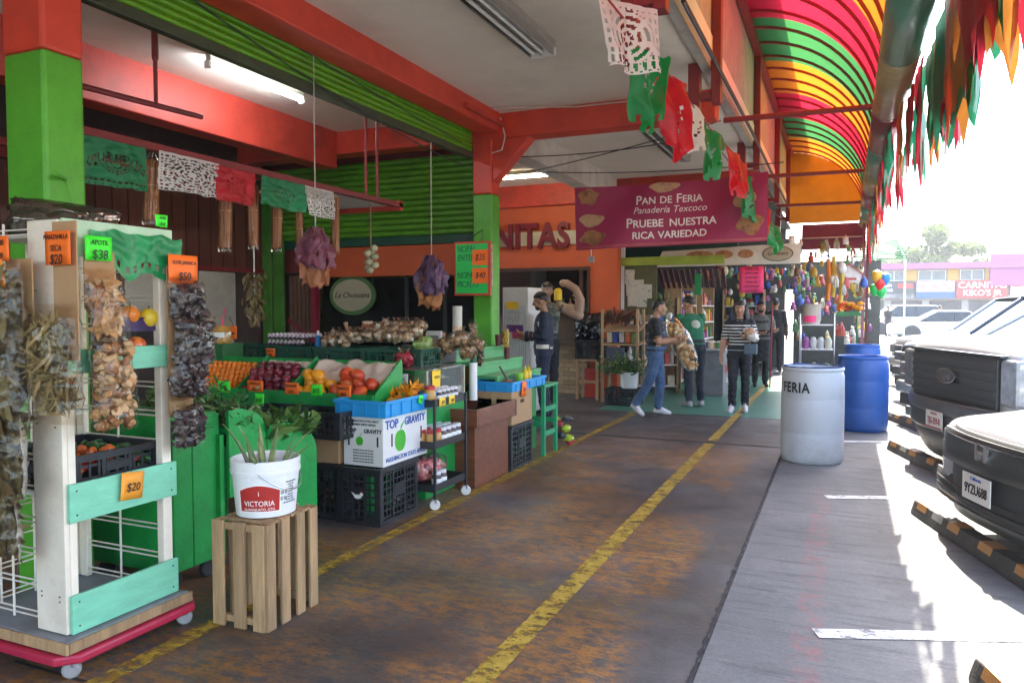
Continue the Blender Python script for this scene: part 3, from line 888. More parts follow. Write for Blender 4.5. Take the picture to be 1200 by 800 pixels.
# green cut-paper cover on the header board
GPP = mat('green_tissue_plastic', (.015, .30, .09), .35, var=.3, scale=9, bump=.25, bscale=30, transl=.25)
b = MB()
b.grid(lambda u, v: (RX1 + .03 + .012 * noise.noise(Vector((u * 9, v * 4, 1))), RY0 + .1 + .47 * u, 1.665 + .165 * v + (-.04 * (1 - v) * (.5 + .5 * math.cos(u * 16))) + .018 * noise.noise(Vector((u * 6, 0, 4)))), 60, 14,
       skip=lambda u, v, i, j: j in (2, 3) and (i % 5 in (1, 2)) or (j == 7 and 18 < i < 46 and i % 7 < 3 and False))
tag(b.build('header_cover', GPP, None, smooth=True), 'green cut plastic paper draped over the top board of the wire rack', 'paper decoration')
b = MB()
film_shape(b, .5, .16, .36, 4, (0, 0, 0), .03)
tag(b.build('plastic_bag', film_mat('dark_film', (.4, .34, .3), .5), None, smooth=True, loc=(-3.26, 2.36, 1.90), fix=False, rot=(0, 0, PI / 2)), 'crumpled dark plastic bag lying on top of the wire rack', 'bag')

# produce crate and purple fruit tray in the rack
lattice_crate('produce_crate', 'black vented crate of peppers in the mint board rack', (-3.19, 2.34, .72), (.50, .44, .16), BLACKP)
HAB = mat('orange_pepper', (.75, .15, .015), .3, var=.25, coat=.3, rnd=.2)
JAL = mat('green_pepper', (.03, .12, .02), .3, var=.3, coat=.3, rnd=.3)
REDP = mat('red_pepper', (.5, .02, .015), .3, var=.2, coat=.3)
def pepper_mesh(m, L=.075, W=.021):
    b = MB(); b.lathe([(.002, -L / 2), (W * .55, -L * .38), (W, -.05 * L), (W * .98, L * .22), (W * .5, L * .38), (.004, L * .41), (.003, L * .55)], seg=10)
    return b.build('pepper', m, None, smooth=True)
sp = [[], [], []]
for i in range(100):
    x, y = rng.uniform(-3.40, -2.97), rng.uniform(2.15, 2.52)
    k = 0 if y < 2.36 + .1 * noise.noise(Vector((x * 6, 0, 0))) and x > -3.24 else 1
    if rng.random() < .05: k = 2
    sp[k].append(((x, y, .80 + rng.uniform(.0, .06)), (PI / 2 + rng.uniform(-.3, .3), rng.uniform(-.3, .3), rng.uniform(0, 6)), rng.uniform(.8, 1.15)))
many('pepper', 'small orange pepper heaped in the black rack crate', 'pepper', 'orange peppers in the rack crate', pepper_mesh(HAB, .05, .022), sp[0])
many('pepper', 'dark green pepper heaped in the black rack crate', 'pepper', 'green peppers in the rack crate', pepper_mesh(JAL, .085, .017), sp[1])
many('pepper', 'red pepper among the green ones in the black rack crate', 'pepper', 'red peppers in the rack crate', pepper_mesh(REDP, .07, .02), sp[2])
PURP = mat('purple_tray', (.05, .025, .10), .45, var=.2)
for i, z in enumerate((1.27, 1.40)):
    t = thing('fruit_tray', ['purple moulded fruit tray on the rack shelf, lower of two', 'purple moulded fruit tray, upper of two in the rack'][i], 'tray', (-3.0, 2.46, z))
    b = MB(); b.grid(lambda u, v: ((u - .5) * .2, (v - .5) * .24, .055 * max(abs(2 * u - 1), abs(2 * v - 1)) ** 2 + .012 * math.sin(u * 12.5) * math.sin(v * 12.5) + (.006)), 16, 16); b.build('shell', PURP, t, smooth=True, solid=.003)
    for dx in (-.09, .09): MB().b2((dx - .006, -.11, 0), (dx + .006, .11, .05)).build('side', PURP, t)
def fruit(name, label, p, r, m, squash=1.0, cat='fruit', grp=None):
    t = thing(name, label, cat, p, rng.uniform(0, 6), grp)
    b = MB(); b.lathe([(.001, -r * .88 * squash)] + [(r * math.sin(a) * (1 if a < 2.4 else .98), -r * squash * math.cos(a)) for a in [PI * i / 12 for i in range(1, 12)]] + [(.001, r * .86 * squash)], seg=18); b.build('flesh', m, t, smooth=True)
    MB().tube([(0, 0, r * .86 * squash), (.004, 0, r * squash + .012)], .003, 5).build('stem', mat('stem', (.08, .05, .02), .8), t)
    return t
PEACH = mat('peach_skin', (.75, .22, .02), .45, col2=(.85, .45, .05), var=.2, scale=14)
PEARY = mat('yellow_pear_skin', (.72, .52, .03), .4, var=.12)
APRED = mat('red_apple_skin', (.6, .05, .02), .3, col2=(.8, .3, .05), scale=18, coat=.3)
fruit('peach', 'orange peach on the upper purple tray of the rack', (-2.93, 2.41, 1.475), .042, PEACH)
fruit('pear', 'yellow pear on the purple tray in the rack', (-2.92, 2.50, 1.46), .042, PEARY, 1.05)
fruit('apple', 'red and orange apple on the lower purple tray of the rack', (-2.92, 2.43, 1.335), .045, APRED, .92)
fruit('peach', 'orange peach behind the pear on the upper purple tray', (-3.0, 2.40, 1.475), .04, PEACH)

# hanging strips of bagged dried goods
def strip(name, label, p, rz, card_w, card_h, bags, card_m=CARD):
    t = thing(name, label, 'dried goods', p, rz)
    MB().b2((-card_w / 2, .012, -card_h), (card_w / 2, .018, .04)).build('backing_card', card_m, t)
    for i, (c, w, h, d, mats, kind, n, lL, lW) in enumerate(bags):
        bag_of(t, w, h, d, c, mats, kind, n, hash((label, i)) % 97 if False else int(abs(p[0] * 70 + p[2] * 13)) + i * 7, None, lL, lW, (0, rng.uniform(-.08, .08), rng.uniform(-.15, .15)))
    return t
BAY = [mat('bay_leaf_olive', (.17, .13, .045), .5, var=.3, scale=20, bump=.2), mat('bay_leaf_brown', (.14, .085, .03), .5, var=.3), mat('bay_leaf_pale', (.25, .19, .08), .5, var=.3)]
HRB = [mat('dry_herb_olive', (.20, .155, .055), .6, var=.3), mat('dry_herb_straw', (.38, .27, .11), .6, var=.3)]
TAN = [mat('dried_chip_tan', (.42, .22, .08), .6, var=.3), mat('dried_chip_brown', (.25, .11, .04), .6, var=.3), mat('dried_chip_pale', (.5, .32, .16), .6, var=.2)]
DRK = [mat('dried_chile_dark', (.028, .018, .018), .35, var=.4), mat('dried_flower_dark', (.05, .03, .03), .45, var=.4)]
strip('bay_leaf_strip', 'tall column of clear bags of bay leaves on the end of the rack', (-3.01, 1.955, 1.66), 0, .16, .5,
      [((-.03, -.06, -.16), .30, .40, .12, BAY, 'leaf', 230, .11, .055), ((-.02, -.07, -.46), .30, .42, .13, BAY, 'leaf', 250, .11, .055), ((-.03, -.06, -.76), .29, .40, .12, BAY, 'leaf', 230, .11, .055), ((-.06, -.05, -1.03), .22, .36, .10, BAY, 'leaf', 160, .11, .055)])
strip('herb_strip', 'bag of dried stalks on the cardboard strip with the orange twenty card', (-2.765, 1.975, 1.80), 0, .135, .5,
      [((-.03, -.05, -.46), .31, .36, .12, HRB, 'leaf', 360, .085, .012), ((.04, -.06, -.62), .25, .24, .10, HRB, 'leaf', 240, .08, .012)])
strip('root_strip', 'column of clear bags of tan dried chips below the green card', (-2.82, 2.19, 1.70), PI / 2, .14, .2,
      [((-.02, -.04, -.20), .22, .34, .09, TAN, 'leaf', 170, .07, .032), ((.0, -.05, -.42), .21, .26, .10, TAN, 'chunk', 90, .05, .03), ((.01, -.05, -.58), .22, .26, .10, TAN, 'chunk', 90, .05, .03)])
strip('chile_strip', 'column of clear bags of dark dried chiles under the orange fifty card', (-2.82, 2.60, 1.66), PI / 2, .14, .66,
      [((0, -.04, -.12), .20, .22, .08, DRK, 'chunk', 110, .055, .025), ((.03, -.05, -.30), .23, .25, .10, DRK, 'chunk', 130, .055, .025), ((.0, -.045, -.47), .22, .22, .09, DRK, 'chunk', 110, .055, .025), ((-.01, -.045, -.70), .20, .22, .08, DRK, 'chunk', 100, .055, .025)])
card('orange card reading manzanilla seca twenty pesos on the rack corner', (-2.765, 1.96, 1.735), .145, .13, 0, ORCARD, [('MANZANILLA', .026), ('SECA', .032), ('$20', .055)])
card('neon green thirty-eight peso card on the rack header', (-2.81, 2.17, 1.75), .125, .10, PI / 2, GRCARD, [('APOTIL', .028), ('$38', .055)])
card('orange fifty peso card over the dark chile bags', (-2.805, 2.60, 1.685), .17, .13, PI / 2, ORCARD, [('FLOR JAMAICA', .024), ('$50', .055)])
card('faded orange card reading twenty on the lower mint board', (-2.84, 2.33, .725), .115, .12, PI / 2, mat('faded_orange_card', (.85, .33, .03), .6), [('$20', .052)], tilt=.1)
card('orange card reading anis at the outer end of the rack', (-3.07, 1.94, 1.74), .09, .10, 0, ORCARD, [('ANIS', .03), ('$20', .03)])
card('small orange thirty peso card in front of the bay leaf bags', (-2.99, 1.87, 1.635), .075, .105, 0, mat('warm_orange_card', (.9, .28, .01), .6), [('OREGA', .02), ('$30', .034)], tilt=-.08)
card('neon green card on the top board of the rack beside the cinnamon', (-2.87, 2.54, 1.905), .07, .055, PI / 2, GRCARD, [('ANIS', .018), ('$60', .02)])

# ------------------------------------------------------------------ green cabinet, scalloped stand, herbs
cab = thing('green_cabinet', 'tall green plywood cabinet on casters behind the wire rack', 'cabinet', (-3.5, 3.03, 0))
b = MB(); b.b2((-.32, -.18, .10), (.30, .15, .93)); b.build('body', KGRN, cab, bevel=.006)
MB().b2((.302, -.175, .11), (.322, -.05, .925)).build('board', KGRN, cab, bevel=.005)
MB().b2((.302, -.045, .11), (.322, .145, .92)).build('board', KGRN, cab, bevel=.005)
for x in (-.25, .26):
    for y in (-.13, .1):
        MB().lathe([(.0, -.015), (.042, -.015), (.05, -.008), (.05, .008), (.042, .015), (0, .015)], (x, y, .05), 16, rot=Matrix.Rotation(PI / 2, 3, 'Y'), cap=False).build('caster', RUBBER, cab, smooth=True)
std = thing('scalloped_stand', 'green produce stand with scalloped side boards behind the aloe bucket', 'stand', (-3.12, 3.15, 0))
def scallop(y0, y1, z1, z0, zb):
    pts = [(y0, zb), (y0, z1)]
    L = y1 - y0; n = 8
    pts.append((y0 + L * .3, z1 + .005))
    for i in range(1, n + 1):
        a = i / n * PI / 2
        pts.append((y0 + L * .3 + L * .7 * math.sin(a), z0 + (z1 - z0) * math.cos(a)))
    pts.append((y1, zb))
    return pts
b = MB(); b.prism([(y, z) for y, z in scallop(.04, .34, .93, .76, .44)], -.025, 0, 'x'); b.build('side_board', KGRN, std, bevel=.004)
b = MB(); b.prism([(y, z) for y, z in scallop(.345, .80, .80, .58, .18)], -.022, .004, 'x'); b.build('side_board', KGRN, std, bevel=.004)
MB().b2((-.8, .06, .80), (-.03, .34, .83)).build('shelf', KGRN, std)
MB().b2((-.8, .345, .66), (-.03, .79, .69)).build('shelf', KGRN, std)
for y in (.08, .74): MB().b2((-.8, y, 0), (-.75, y + .05, .66)).build('leg', KGRN, std)
MB().b2((-.07, .70, 0), (-.03, .75, .66)).build('leg', KGRN, std)
MB().b2((-.07, .36, 0), (-.03, .41, .66)).build('leg', KGRN, std)
MB().b2((-.8, .0, .1), (-.03, .03, .80)).build('back_board', KGRN, std)
HERB = [mat('herb_dark', (.02, .06, .012), .5, var=.4), mat('herb_mid', (.05, .13, .02), .5, var=.4), mat('herb_light', (.12, .2, .05), .5, var=.4)]
def herb_bunch(label, p, n, R, L, W, mats, flat=.6, stems=True, name='herb_bunch', grp=None):
    t = thing(name, label, 'herbs', p, 0, grp)
    b = MB()
    for i in range(n):
        d = rvec(); d.z = abs(d.z) * .8 + .1
        q = Vector((rng.gauss(0, R * .45), rng.gauss(0, R * .45), abs(rng.gauss(0, R * flat * .5))))
        leaf(b, q, d, rvec(), L * rng.uniform(.6, 1.3), W * rng.uniform(.6, 1.3), rng.uniform(-.2, .5), rng.randrange(len(mats)))
    o = b.build('leaves', mats, t, fix=False); o['kind'] = 'stuff'
    b = MB()
    for i in range(14):
        x, y = rng.gauss(0, R * .4), rng.gauss(0, R * .4)
        b.tube([(x, y, 0), (x * 1.3, y * 1.3, R * .5)], .003, 5)
    o = b.build('stems', mat('herb_stem', (.16, .2, .08), .6), t); o['kind'] = 'stuff'
    return t
for i, (x, y, z) in enumerate(((-3.42, 3.12, .94), (-3.25, 3.3, .83), (-3.5, 3.34, .84), (-3.36, 3.52, .70), (-3.6, 3.62, .70), (-3.75, 3.3, .84))):
    herb_bunch('dark leafy herb bunch heaped on the green scalloped stand', (x, y, z), 420, .16, .05, .014, HERB, 1.0, grp='herb bunches on the scalloped stand')
for i, (x, y, z) in enumerate(((-3.2, 3.52, .72), (-3.22, 3.68, .70), (-3.32, 3.82, .70), (-3.18, 3.82, .70))):
    herb_bunch('pale green lettuce head at the end of the scalloped stand', (x, y, z), 110, .10, .11, .055, [mat('lettuce', (.12, .22, .05), .45, var=.35, transl=.2), HERB[1]], .9, name='lettuce', grp='lettuces on the scalloped stand')

# ------------------------------------------------------------------ wooden crate with aloe bucket
wc = thing('wooden_crate', 'slatted wooden produce crate stood on end under the white bucket', 'crate', (-2.57, 2.87, 0), rad(2))
cw, cd, ch = .32, .38, .505
for i, y in enumerate((-.165, -.06, .055, .158)):
    MB().b2((-.001 + cw / 2 - .014, y - .030, .0), (cw / 2, y + .030, ch + rng.uniform(-.006, .002))).build('slat', WOOD, wc, bevel=.002)
    MB().b2((-cw / 2, y - .03, .0), (-cw / 2 + .014, y + .03, ch - .004)).build('slat', WOOD, wc, bevel=.002)
for i, x in enumerate((-.125, 0., .112)):
    MB().b2((x - .033, -cd / 2 - .014, 0), (x + .033, -cd / 2, ch - .002 * i)).build('slat', WOOD, wc, bevel=.002)
    MB().b2((x - .033, cd / 2, 0), (x + .033, cd / 2 + .014, ch - .002 * i)).build('slat', WOOD, wc, bevel=.002)
for z in (.02, ch - .045):
    for y in (-1, 1): MB().b2((-cw / 2 + .016, y * (cd / 2 - .002) - (.02 if y > 0 else 0), z), (cw / 2 - .016, y * (cd / 2 - .002) + (.02 if y < 0 else 0), z + .03)).build('batten', WOOD, wc)
for i in range(4): MB().b2((-cw / 2 + .016, -.155 + i * .08, ch - .014), (cw / 2 - .016, -.155 + i * .08 + .066, ch - .001)).build('slat', WOOD, wc, bevel=.002)
BUCK = mat('white_bucket_plastic', (.74, .74, .72), .4, var=.05, dirt=.25, dcol=(.4, .36, .3))
bk = thing('plastic_bucket', 'white plastic bucket with a red arched label on the wooden crate', 'bucket', (-2.575, 2.87, .507), rad(0))
b = MB(); b.lathe([(.125, 0), (.14, .003), (.158, .205), (.165, .205), (.166, .222), (.163, .222), (.166, .268), (.160, .272), (.152, .262), (.140, .05), (.13, .012)], seg=40); b.build('body', BUCK, bk, smooth=True)
MB().tube([(.168 * math.cos(a), .168 * math.sin(a), .215 - .09 * math.sin((a - rad(-60)) / rad(130) * PI)) for a in [rad(-60 + 130 * i / 12) for i in range(13)]], .003, 6).build('handle', STEEL, bk, smooth=True)
def onb(th, z, off=.0): r = .14 + (.158 - .14) * z / .205 + off; return (r * math.cos(th), r * math.sin(th), z)
LBL = mat('label_red', (.38, .02, .015), .4, var=.1)
A0 = rad(-48)
def arch(off, m, s, nm):
    b = MB(); b.grid(lambda u, v: onb(A0 + rad(-40 + 80 * (.5 + (u - .5) * s)) - rad(13), .03 + .5 * (1 - s) * .13 + (.105 + .03 * math.sin(u * PI)) * v * s, off), 14, 4); b.build(nm, m, bk, smooth=True)
arch(.0012, WHINK, 1.0, 'label_edge'); arch(.002, LBL, .93, 'label')
def curve_text(body, size, m, th0, z, off=.0032):
    o = text_obj(body, size, m, bk, ext=.0004, sx=.9)
    for v in o.data.vertices:
        x, y, q = v.co; p = onb(th0 + x / .15, z + y, off + q); v.co = p
    return o
curve_text('VICTORIA', .036, WHINK, A0 - rad(13), .072); curve_text('GUANAJUATO, GTO', .018, WHINK, A0 - rad(13), .044)
curve_text('1', .03, WHINK, A0 - rad(13), .12)
for i in range(9): curve_text(['INGREDIENTES', 'AGUA SAL', 'CHILES', 'VINAGRE', 'ACEITE', 'CEBOLLA', 'ESPECIAS', 'CONT NETO', 'HECHO EN MEXICO'][i], .0105, INK, A0 + rad(48), .165 - i * .0125, .0012)
curve_text('|||| |||| |||', .02, INK, A0 + rad(28), .12, .0012); curve_text('|||| ||| ||||', .02, INK, A0 + rad(28), .09, .0012)
al = thing('aloe_plant', 'spiky aloe leaves standing in the white bucket', 'plant', (-2.575, 2.87, .52))
ALO = mat('aloe_leaf', (.11, .19, .07), .45, col2=(.28, .30, .13), var=.3, scale=9, bump=.15)
for i in range(13):
    a = rng.uniform(0, 2 * PI); lean = rng.uniform(.25, .95); Ln = rng.uniform(.30, .44)
    if i < 4: a = rad([200, 300, 10, 330][i]); lean = [.6, .3, .75, .5][i]; Ln = .42
    d = Vector((math.cos(a), math.sin(a), 0)); b = MB()
    base = d * .05 + Vector((0, 0, .06)); n = 7; w = rng.uniform(.038, .055); sd = Vector((-math.sin(a), math.cos(a), 0))
    vs_ = []
    for j in range(n + 1):
        t = j / n; c = base + d * (Ln * .55 * lean * t * t + .04 * lean * t) + Vector((0, 0, Ln * t * (1 - .25 * lean * t)))
        ww = w * (1 - t) ** .7 * .5 + .001; th = .012 * (1 - t)
        up_ = (d * 1 - Vector((0, 0, .4))).normalized()
        vs_ += [c - sd * ww, c - up_ * -.0 - d * -.0 + d * (.35 * ww), c + sd * ww, c + d * (th + .35 * ww + .004)]
    fs_ = []
    for j in range(n):
        o = 4 * j
        for q in range(4): fs_.append((o + q, o + (q + 1) % 4, o + 4 + (q + 1) % 4, o + 4 + q))
    fs_.append((0, 3, 2, 1)); fs_.append((4 * n, 4 * n + 1, 4 * n + 2, 4 * n + 3))
    b.add(vs_, fs_); b.build('leaf', ALO, al, smooth=True)
MB().lathe([(.0, .0), (.125, 0), (.15, .14), (.148, .15), (0, .155)], (0, 0, 0), 20, cap=False).build('soil', mat('soil', (.05, .035, .02), .9), al)
# ------------------------------------------------------------------ sloped display trays
disp = thing('display_stand', 'sloping green display stand with three fruit compartments and a side panel', 'stand', (-3.04, 4.5, 0))
TX0 = -1.85
def tz(y): return .79 + (y - 0) * .75            # slope of the tray floor (local y)
b = MB(); b.add([(TX0, 0, tz(0)), (0, 0, tz(0)), (0, .36, tz(.36)), (TX0, .36, tz(.36)), (TX0, 0, tz(0) - .02), (0, 0, tz(0) - .02), (0, .36, tz(.36) - .02), (TX0, .36, tz(.36) - .02)],
                [(0, 1, 2, 3), (7, 6, 5, 4), (0, 4, 5, 1), (1, 5, 6, 2), (2, 6, 7, 3), (3, 7, 4, 0)])
b.build('tray_floor', KGRN, disp)
MB().b2((TX0, -.018, .755), (0, -.001, .885)).build('front_board', KGRN, disp, bevel=.004)
MB().b2((TX0, .362, .9), (.0, .38, 1.10)).build('back_board', KGRN, disp)
for i, x in enumerate((-.0, -.78, -1.28, TX0)):
    b = MB(); b.prism([(.0, .66 if i == 0 else .76), (0, .885), (.36, 1.125), (.36, .66 if i == 0 else 1.0)], x - .009, x + .009, 'x'); b.build('side_panel' if i == 0 else 'divider', KGRN, disp, bevel=.003)
for x in (TX0 + .1, -.08):
    for y in (.06, .32): MB().b2((x - .025, y - .025, 0), (x + .025, y + .025, tz(y) - .022)).build('leg', KGRN, disp)
MB().b2((TX0, .02, .30), (-.02, .05, .74)).build('apron', mat('stand_dark_board', (.02, .05, .02), .7), disp)  # board in a much darker green than the rest of the stand
def tray_spots(x0, x1, y0, y1, r, n, layers=1):
    out = []
    nx = int((x1 - x0) / (r * 2)); ny = int((y1 - y0) / (r * 1.48))
    for l in range(layers):
        for j in range(max(1, ny - l * 2)):
            for i in range(max(1, nx - l)):
                x = x0 + r + (i + .5 * ((j + l) % 2)) * 2 * r + rng.uniform(-.12, .12) * r
                y = y0 + r * .9 + (j + l * .8) * 1.48 * r
                if x > x1 - r * .6 or y > y1: continue
                out.append(((-3.04 + x, 4.5 + y, tz(y) + r * (1.25 + l * 1.5)), rr3(), rng.uniform(.9, 1.06)))
    return out
MAND = mat('mandarin_skin', (.80, .22, .01), .42, var=.12, bump=.15, bscale=120, rnd=.12)
ONIO = mat('red_onion_skin', (.17, .016, .03), .28, var=.35, scale=10, coat=.2, rnd=.3)
MANY = mat('yellow_mango_skin', (.80, .33, .012), .35, var=.18, scale=7, rnd=.1, col2=(.62, .12, .01), lo=.55, hi=.8)
MANR = mat('red_mango_skin', (.52, .055, .015), .35, col2=(.72, .25, .02), lo=.5, hi=.75, scale=7, rnd=.15)
b = MB(); b.ball((0, 0, 0), (.026, .026, .022), 14, 9); m0 = b.build('mandarin', MAND, None, smooth=True)
many('mandarin', 'small orange mandarin in the left compartment of the green display', 'fruit', 'mandarins in the display', m0, tray_spots(TX0 + .02, -1.30, .0, .32, .026, 0))
b = MB(); b.lathe([(.002, -.036), (.02, -.034), (.036, -.015), (.039, .004), (.030, .024), (.012, .034), (.006, .045), (.003, .055)], seg=14); m0 = b.build('red_onion', ONIO, None, smooth=True)
many('red_onion', 'dark red onion heaped in the middle compartment of the green display', 'onion', 'red onions in the display', m0, tray_spots(-1.26, -.82, .0, .30, .039, 0, 2))
b = MB(); b.ball((0, 0, 0), (.062, .046, .042), 16, 10, 0, .18); m0 = b.build('mango', MANY, None, smooth=True)
s_ = tray_spots(-.75, -.38, .0, .20, .048, 0, 2)
many('mango', 'yellow orange mango piled beside the red ones in the display', 'fruit', 'yellow mangoes in the display', m0, s_)
b = MB(); b.ball((0, 0, 0), (.064, .05, .046), 16, 10, 0, .18); m0 = b.build('mango', MANR, None, smooth=True)
many('mango', 'red mango along the front of the right compartment', 'fruit', 'red mangoes in the display', m0, tray_spots(-.42, -.04, .0, .16, .052, 0, 2))
PAPER = mat('wrapping_paper', (.60, .50, .40), .8, var=.12, bump=.3, bscale=12)
def paper(label, x0, x1, y0, y1, lift):
    b = MB(); b.grid(lambda u, v: (-3.04 + x0 + (x1 - x0) * u, 4.5 + y0 + (y1 - y0) * v + .02 * noise.noise(Vector((u * 9, v, 2))), tz(y0 + (y1 - y0) * v) + .012 + lift * (.5 + .9 * noise.noise(Vector((u * 5, v * 4, x0)))) + .022 * noise.noise(Vector((u * 13, v * 10, 3))) + .012 * abs(noise.noise(Vector((u * 26, v * 19, 5))))), 40, 12)
    tag(b.build('paper_sheet', PAPER, None, smooth=True, solid=.002), label, 'paper')
paper('crumpled brown paper behind the mangoes in the right compartment', -.74, -.03, .15, .355, .04)
paper('pale paper lining at the back of the onion compartment', -1.25, -.80, .30, .355, .01)
def tagc(label, u, v, y, w, h, m, lines, z=None, tilt=0.):
    p = onY(u, v, y); card(label, p, w, h, 0, m, lines, tilt=tilt)
tagc('green price card on the front board below the mandarins', 262, 453, 4.474, .13, .09, GRCARD, [('$38', .05)])
tagc('orange cebolla price card on the front board below the onions', 299, 452, 4.474, .16, .085, ORCARD, [('CEBOLLA', .03), ('$25', .034)])
tagc('orange price card below the yellow mangoes', 342, 455, 4.474, .13, .085, ORCARD, [('MANGO', .03), ('$35', .034)])
tagc('green price card on the display between the two orange mango cards', 371, 457, 4.474, .10, .085, GRCARD, [('$32', .045)])
tagc('orange price card below the red mangoes', 403, 458, 4.474, .13, .085, ORCARD, [('MANGO', .03), ('$40', .034)])
tagc('green price card standing among the herbs', 304, 468, 4.36, .09, .09, GRCARD, [('$10', .04)])
# black crates, cardboard box below the display
lattice_crate('plastic_crate', 'black vented crate with round holes under the mango compartment', (-3.32, 4.34, .60), (.40, .28, .19), BLACKP)
lattice_crate('plastic_crate', 'black vented crate beside the herbs under the onion compartment', (-3.76, 4.34, .60), (.40, .28, .19), BLACKP)
def carton(label, loc, d, m, tape=True, flaps=False, rz=0):
    t = thing('cardboard_box', label, 'box', loc, rz)
    X, Y, H = d
    MB().b2((-X / 2, -Y / 2, 0), (X / 2, Y / 2, H)).build('body', m, t, bevel=.004)
    if tape: MB().b2((-.025, -Y / 2 - .0015, 0), (.025, Y / 2 + .0015, H + .0015)).build('tape', mat('packing_tape', (.45, .3, .16), .25), t)
    b = MB()
    b.b2((X / 2 + .0005, -.045, H * .62), (X / 2 + .002, .045, H * .72)); b.build('hand_hole', mat('hole_dark', (.03, .02, .015), .8), t)
    return t
carton('plain brown cardboard box on the black crates below the display', (-3.42, 4.48, .402), (.36, .26, .195), CARD)
lattice_crate('plastic_crate', 'black vented crate under the plain brown cardboard box', (-3.42, 4.48, 0), (.40, .30, .40), BLACKP)
lattice_crate('plastic_crate', 'black vented crate under the white apple box', (-3.05, 4.56, 0), (.36, .50, .40), BLACKP)
t = thing('rooster_sticker', 'small white rooster sticker on the black crate under the apple box', 'sticker', (-3.05, 4.305, .20))
b = MB(); b.lathe([(.03, 0), (.03, .002)], (0, 0, 0), 14, rot=Matrix.Rotation(PI / 2, 3, 'X'), sy=.5); b.lathe([(.014, 0), (.014, .002)], (.03, 0, .018), 10, rot=Matrix.Rotation(PI / 2, 3, 'X'))
b.prism([(-.03, 0), (-.055, .03), (-.02, .015)], -.002, 0, 'y'); b.build('bird', WHINK, t)
MB().lathe([(.006, 0), (.006, .003)], (.036, 0, .034), 8, rot=Matrix.Rotation(PI / 2, 3, 'X')).build('comb', REDINK, t)
# printed apple box
ab = thing('apple_box', 'white printed apple carton with green apple pictures under the blue tray', 'box', (-3.04, 4.66, .404))
MB().b2((-.165, -.30, 0), (.165, .30, .345)).build('body', mat('white_carton', (.72, .71, .68), .6, var=.05, dirt=.2, dcol=(.5, .45, .38)), ab, bevel=.004)
APG = mat('printed_green', (.06, .42, .03), .5, var=.1)
def apple_print(cx, cz, s, face):
    pts = []
    for i in range(28):
        a = 2 * PI * i / 28; r = 1 - .16 * max(0, math.sin(a)) ** 6 - .08 * max(0, -math.sin(a)) ** 8
        pts.append((math.cos(a) * r * s * .84, math.sin(a) * r * s))
    b = MB()
    if face == 'x': b.prism([(cx + x, cz + z) for x, z in pts], .1652, .1668, 'x'); b.prism([(cx, cz + s * .8), (cx + s * .5, cz + s * 1.35), (cx + s * .62, cz + s * 1.6), (cx + s * .1, cz + s * 1.2)], .1652, .1668, 'x')
    else: b.prism([(cx + x, cz + z) for x, z in pts], -.3018, -.3002, 'y'); b.prism([(cx, cz + s * .8), (cx + s * .5, cz + s * 1.35), (cx + s * .62, cz + s * 1.6), (cx + s * .1, cz + s * 1.2)], -.3018, -.3002, 'y')
    b.build('apple_print', APG, ab)
apple_print(-.08, .16, .085, 'x'); apple_print(-.03, .175, .035, 'y')
text_obj('TOP', .085, BLUEINK, ab, (.167, -.19, .285), FACE_PX, bold=.002); text_obj('GRAVITY', .078, BLUEINK, ab, (.167, .12, .285), FACE_PX, bold=.002, sx=.9)
text_obj('WASHINGTON STATE APPLES', .047, BLUEINK, ab, (.167, -.0, .04), FACE_PX, sx=.86)
text_obj('WASHINGTON EXTRA FANCY', .022, INK, ab, (0, -.302, .315), FACE_NY, sx=.9); text_obj('GRANNY SMITH APPLES', .022, INK, ab, (0, -.302, .29), FACE_NY, sx=.9)
text_obj('TOP', .045, INK, ab, (-.10, -.302, .245), FACE_NY, bold=.001); text_obj('GRAVITY', .040, INK, ab, (.08, -.302, .245), FACE_NY, bold=.001, sx=.9)
for i in range(5): text_obj('PRODUCE OF U.S.A. NET WT 40 LB', .012, INK, ab, (.0, -.302, .11 - i * .02), FACE_NY, sx=.9)
HOLE = MATS['hole_dark']
for y in (-.19, .21): MB().b2((.1655, y - .009, .13), (.1665, y + .009, .22)).build('hand_slot', HOLE, ab)
for x in (-.12, .12): MB().b2((x - .007, -.3015, .14), (x + .007, -.3005, .21)).build('hand_slot', HOLE, ab)
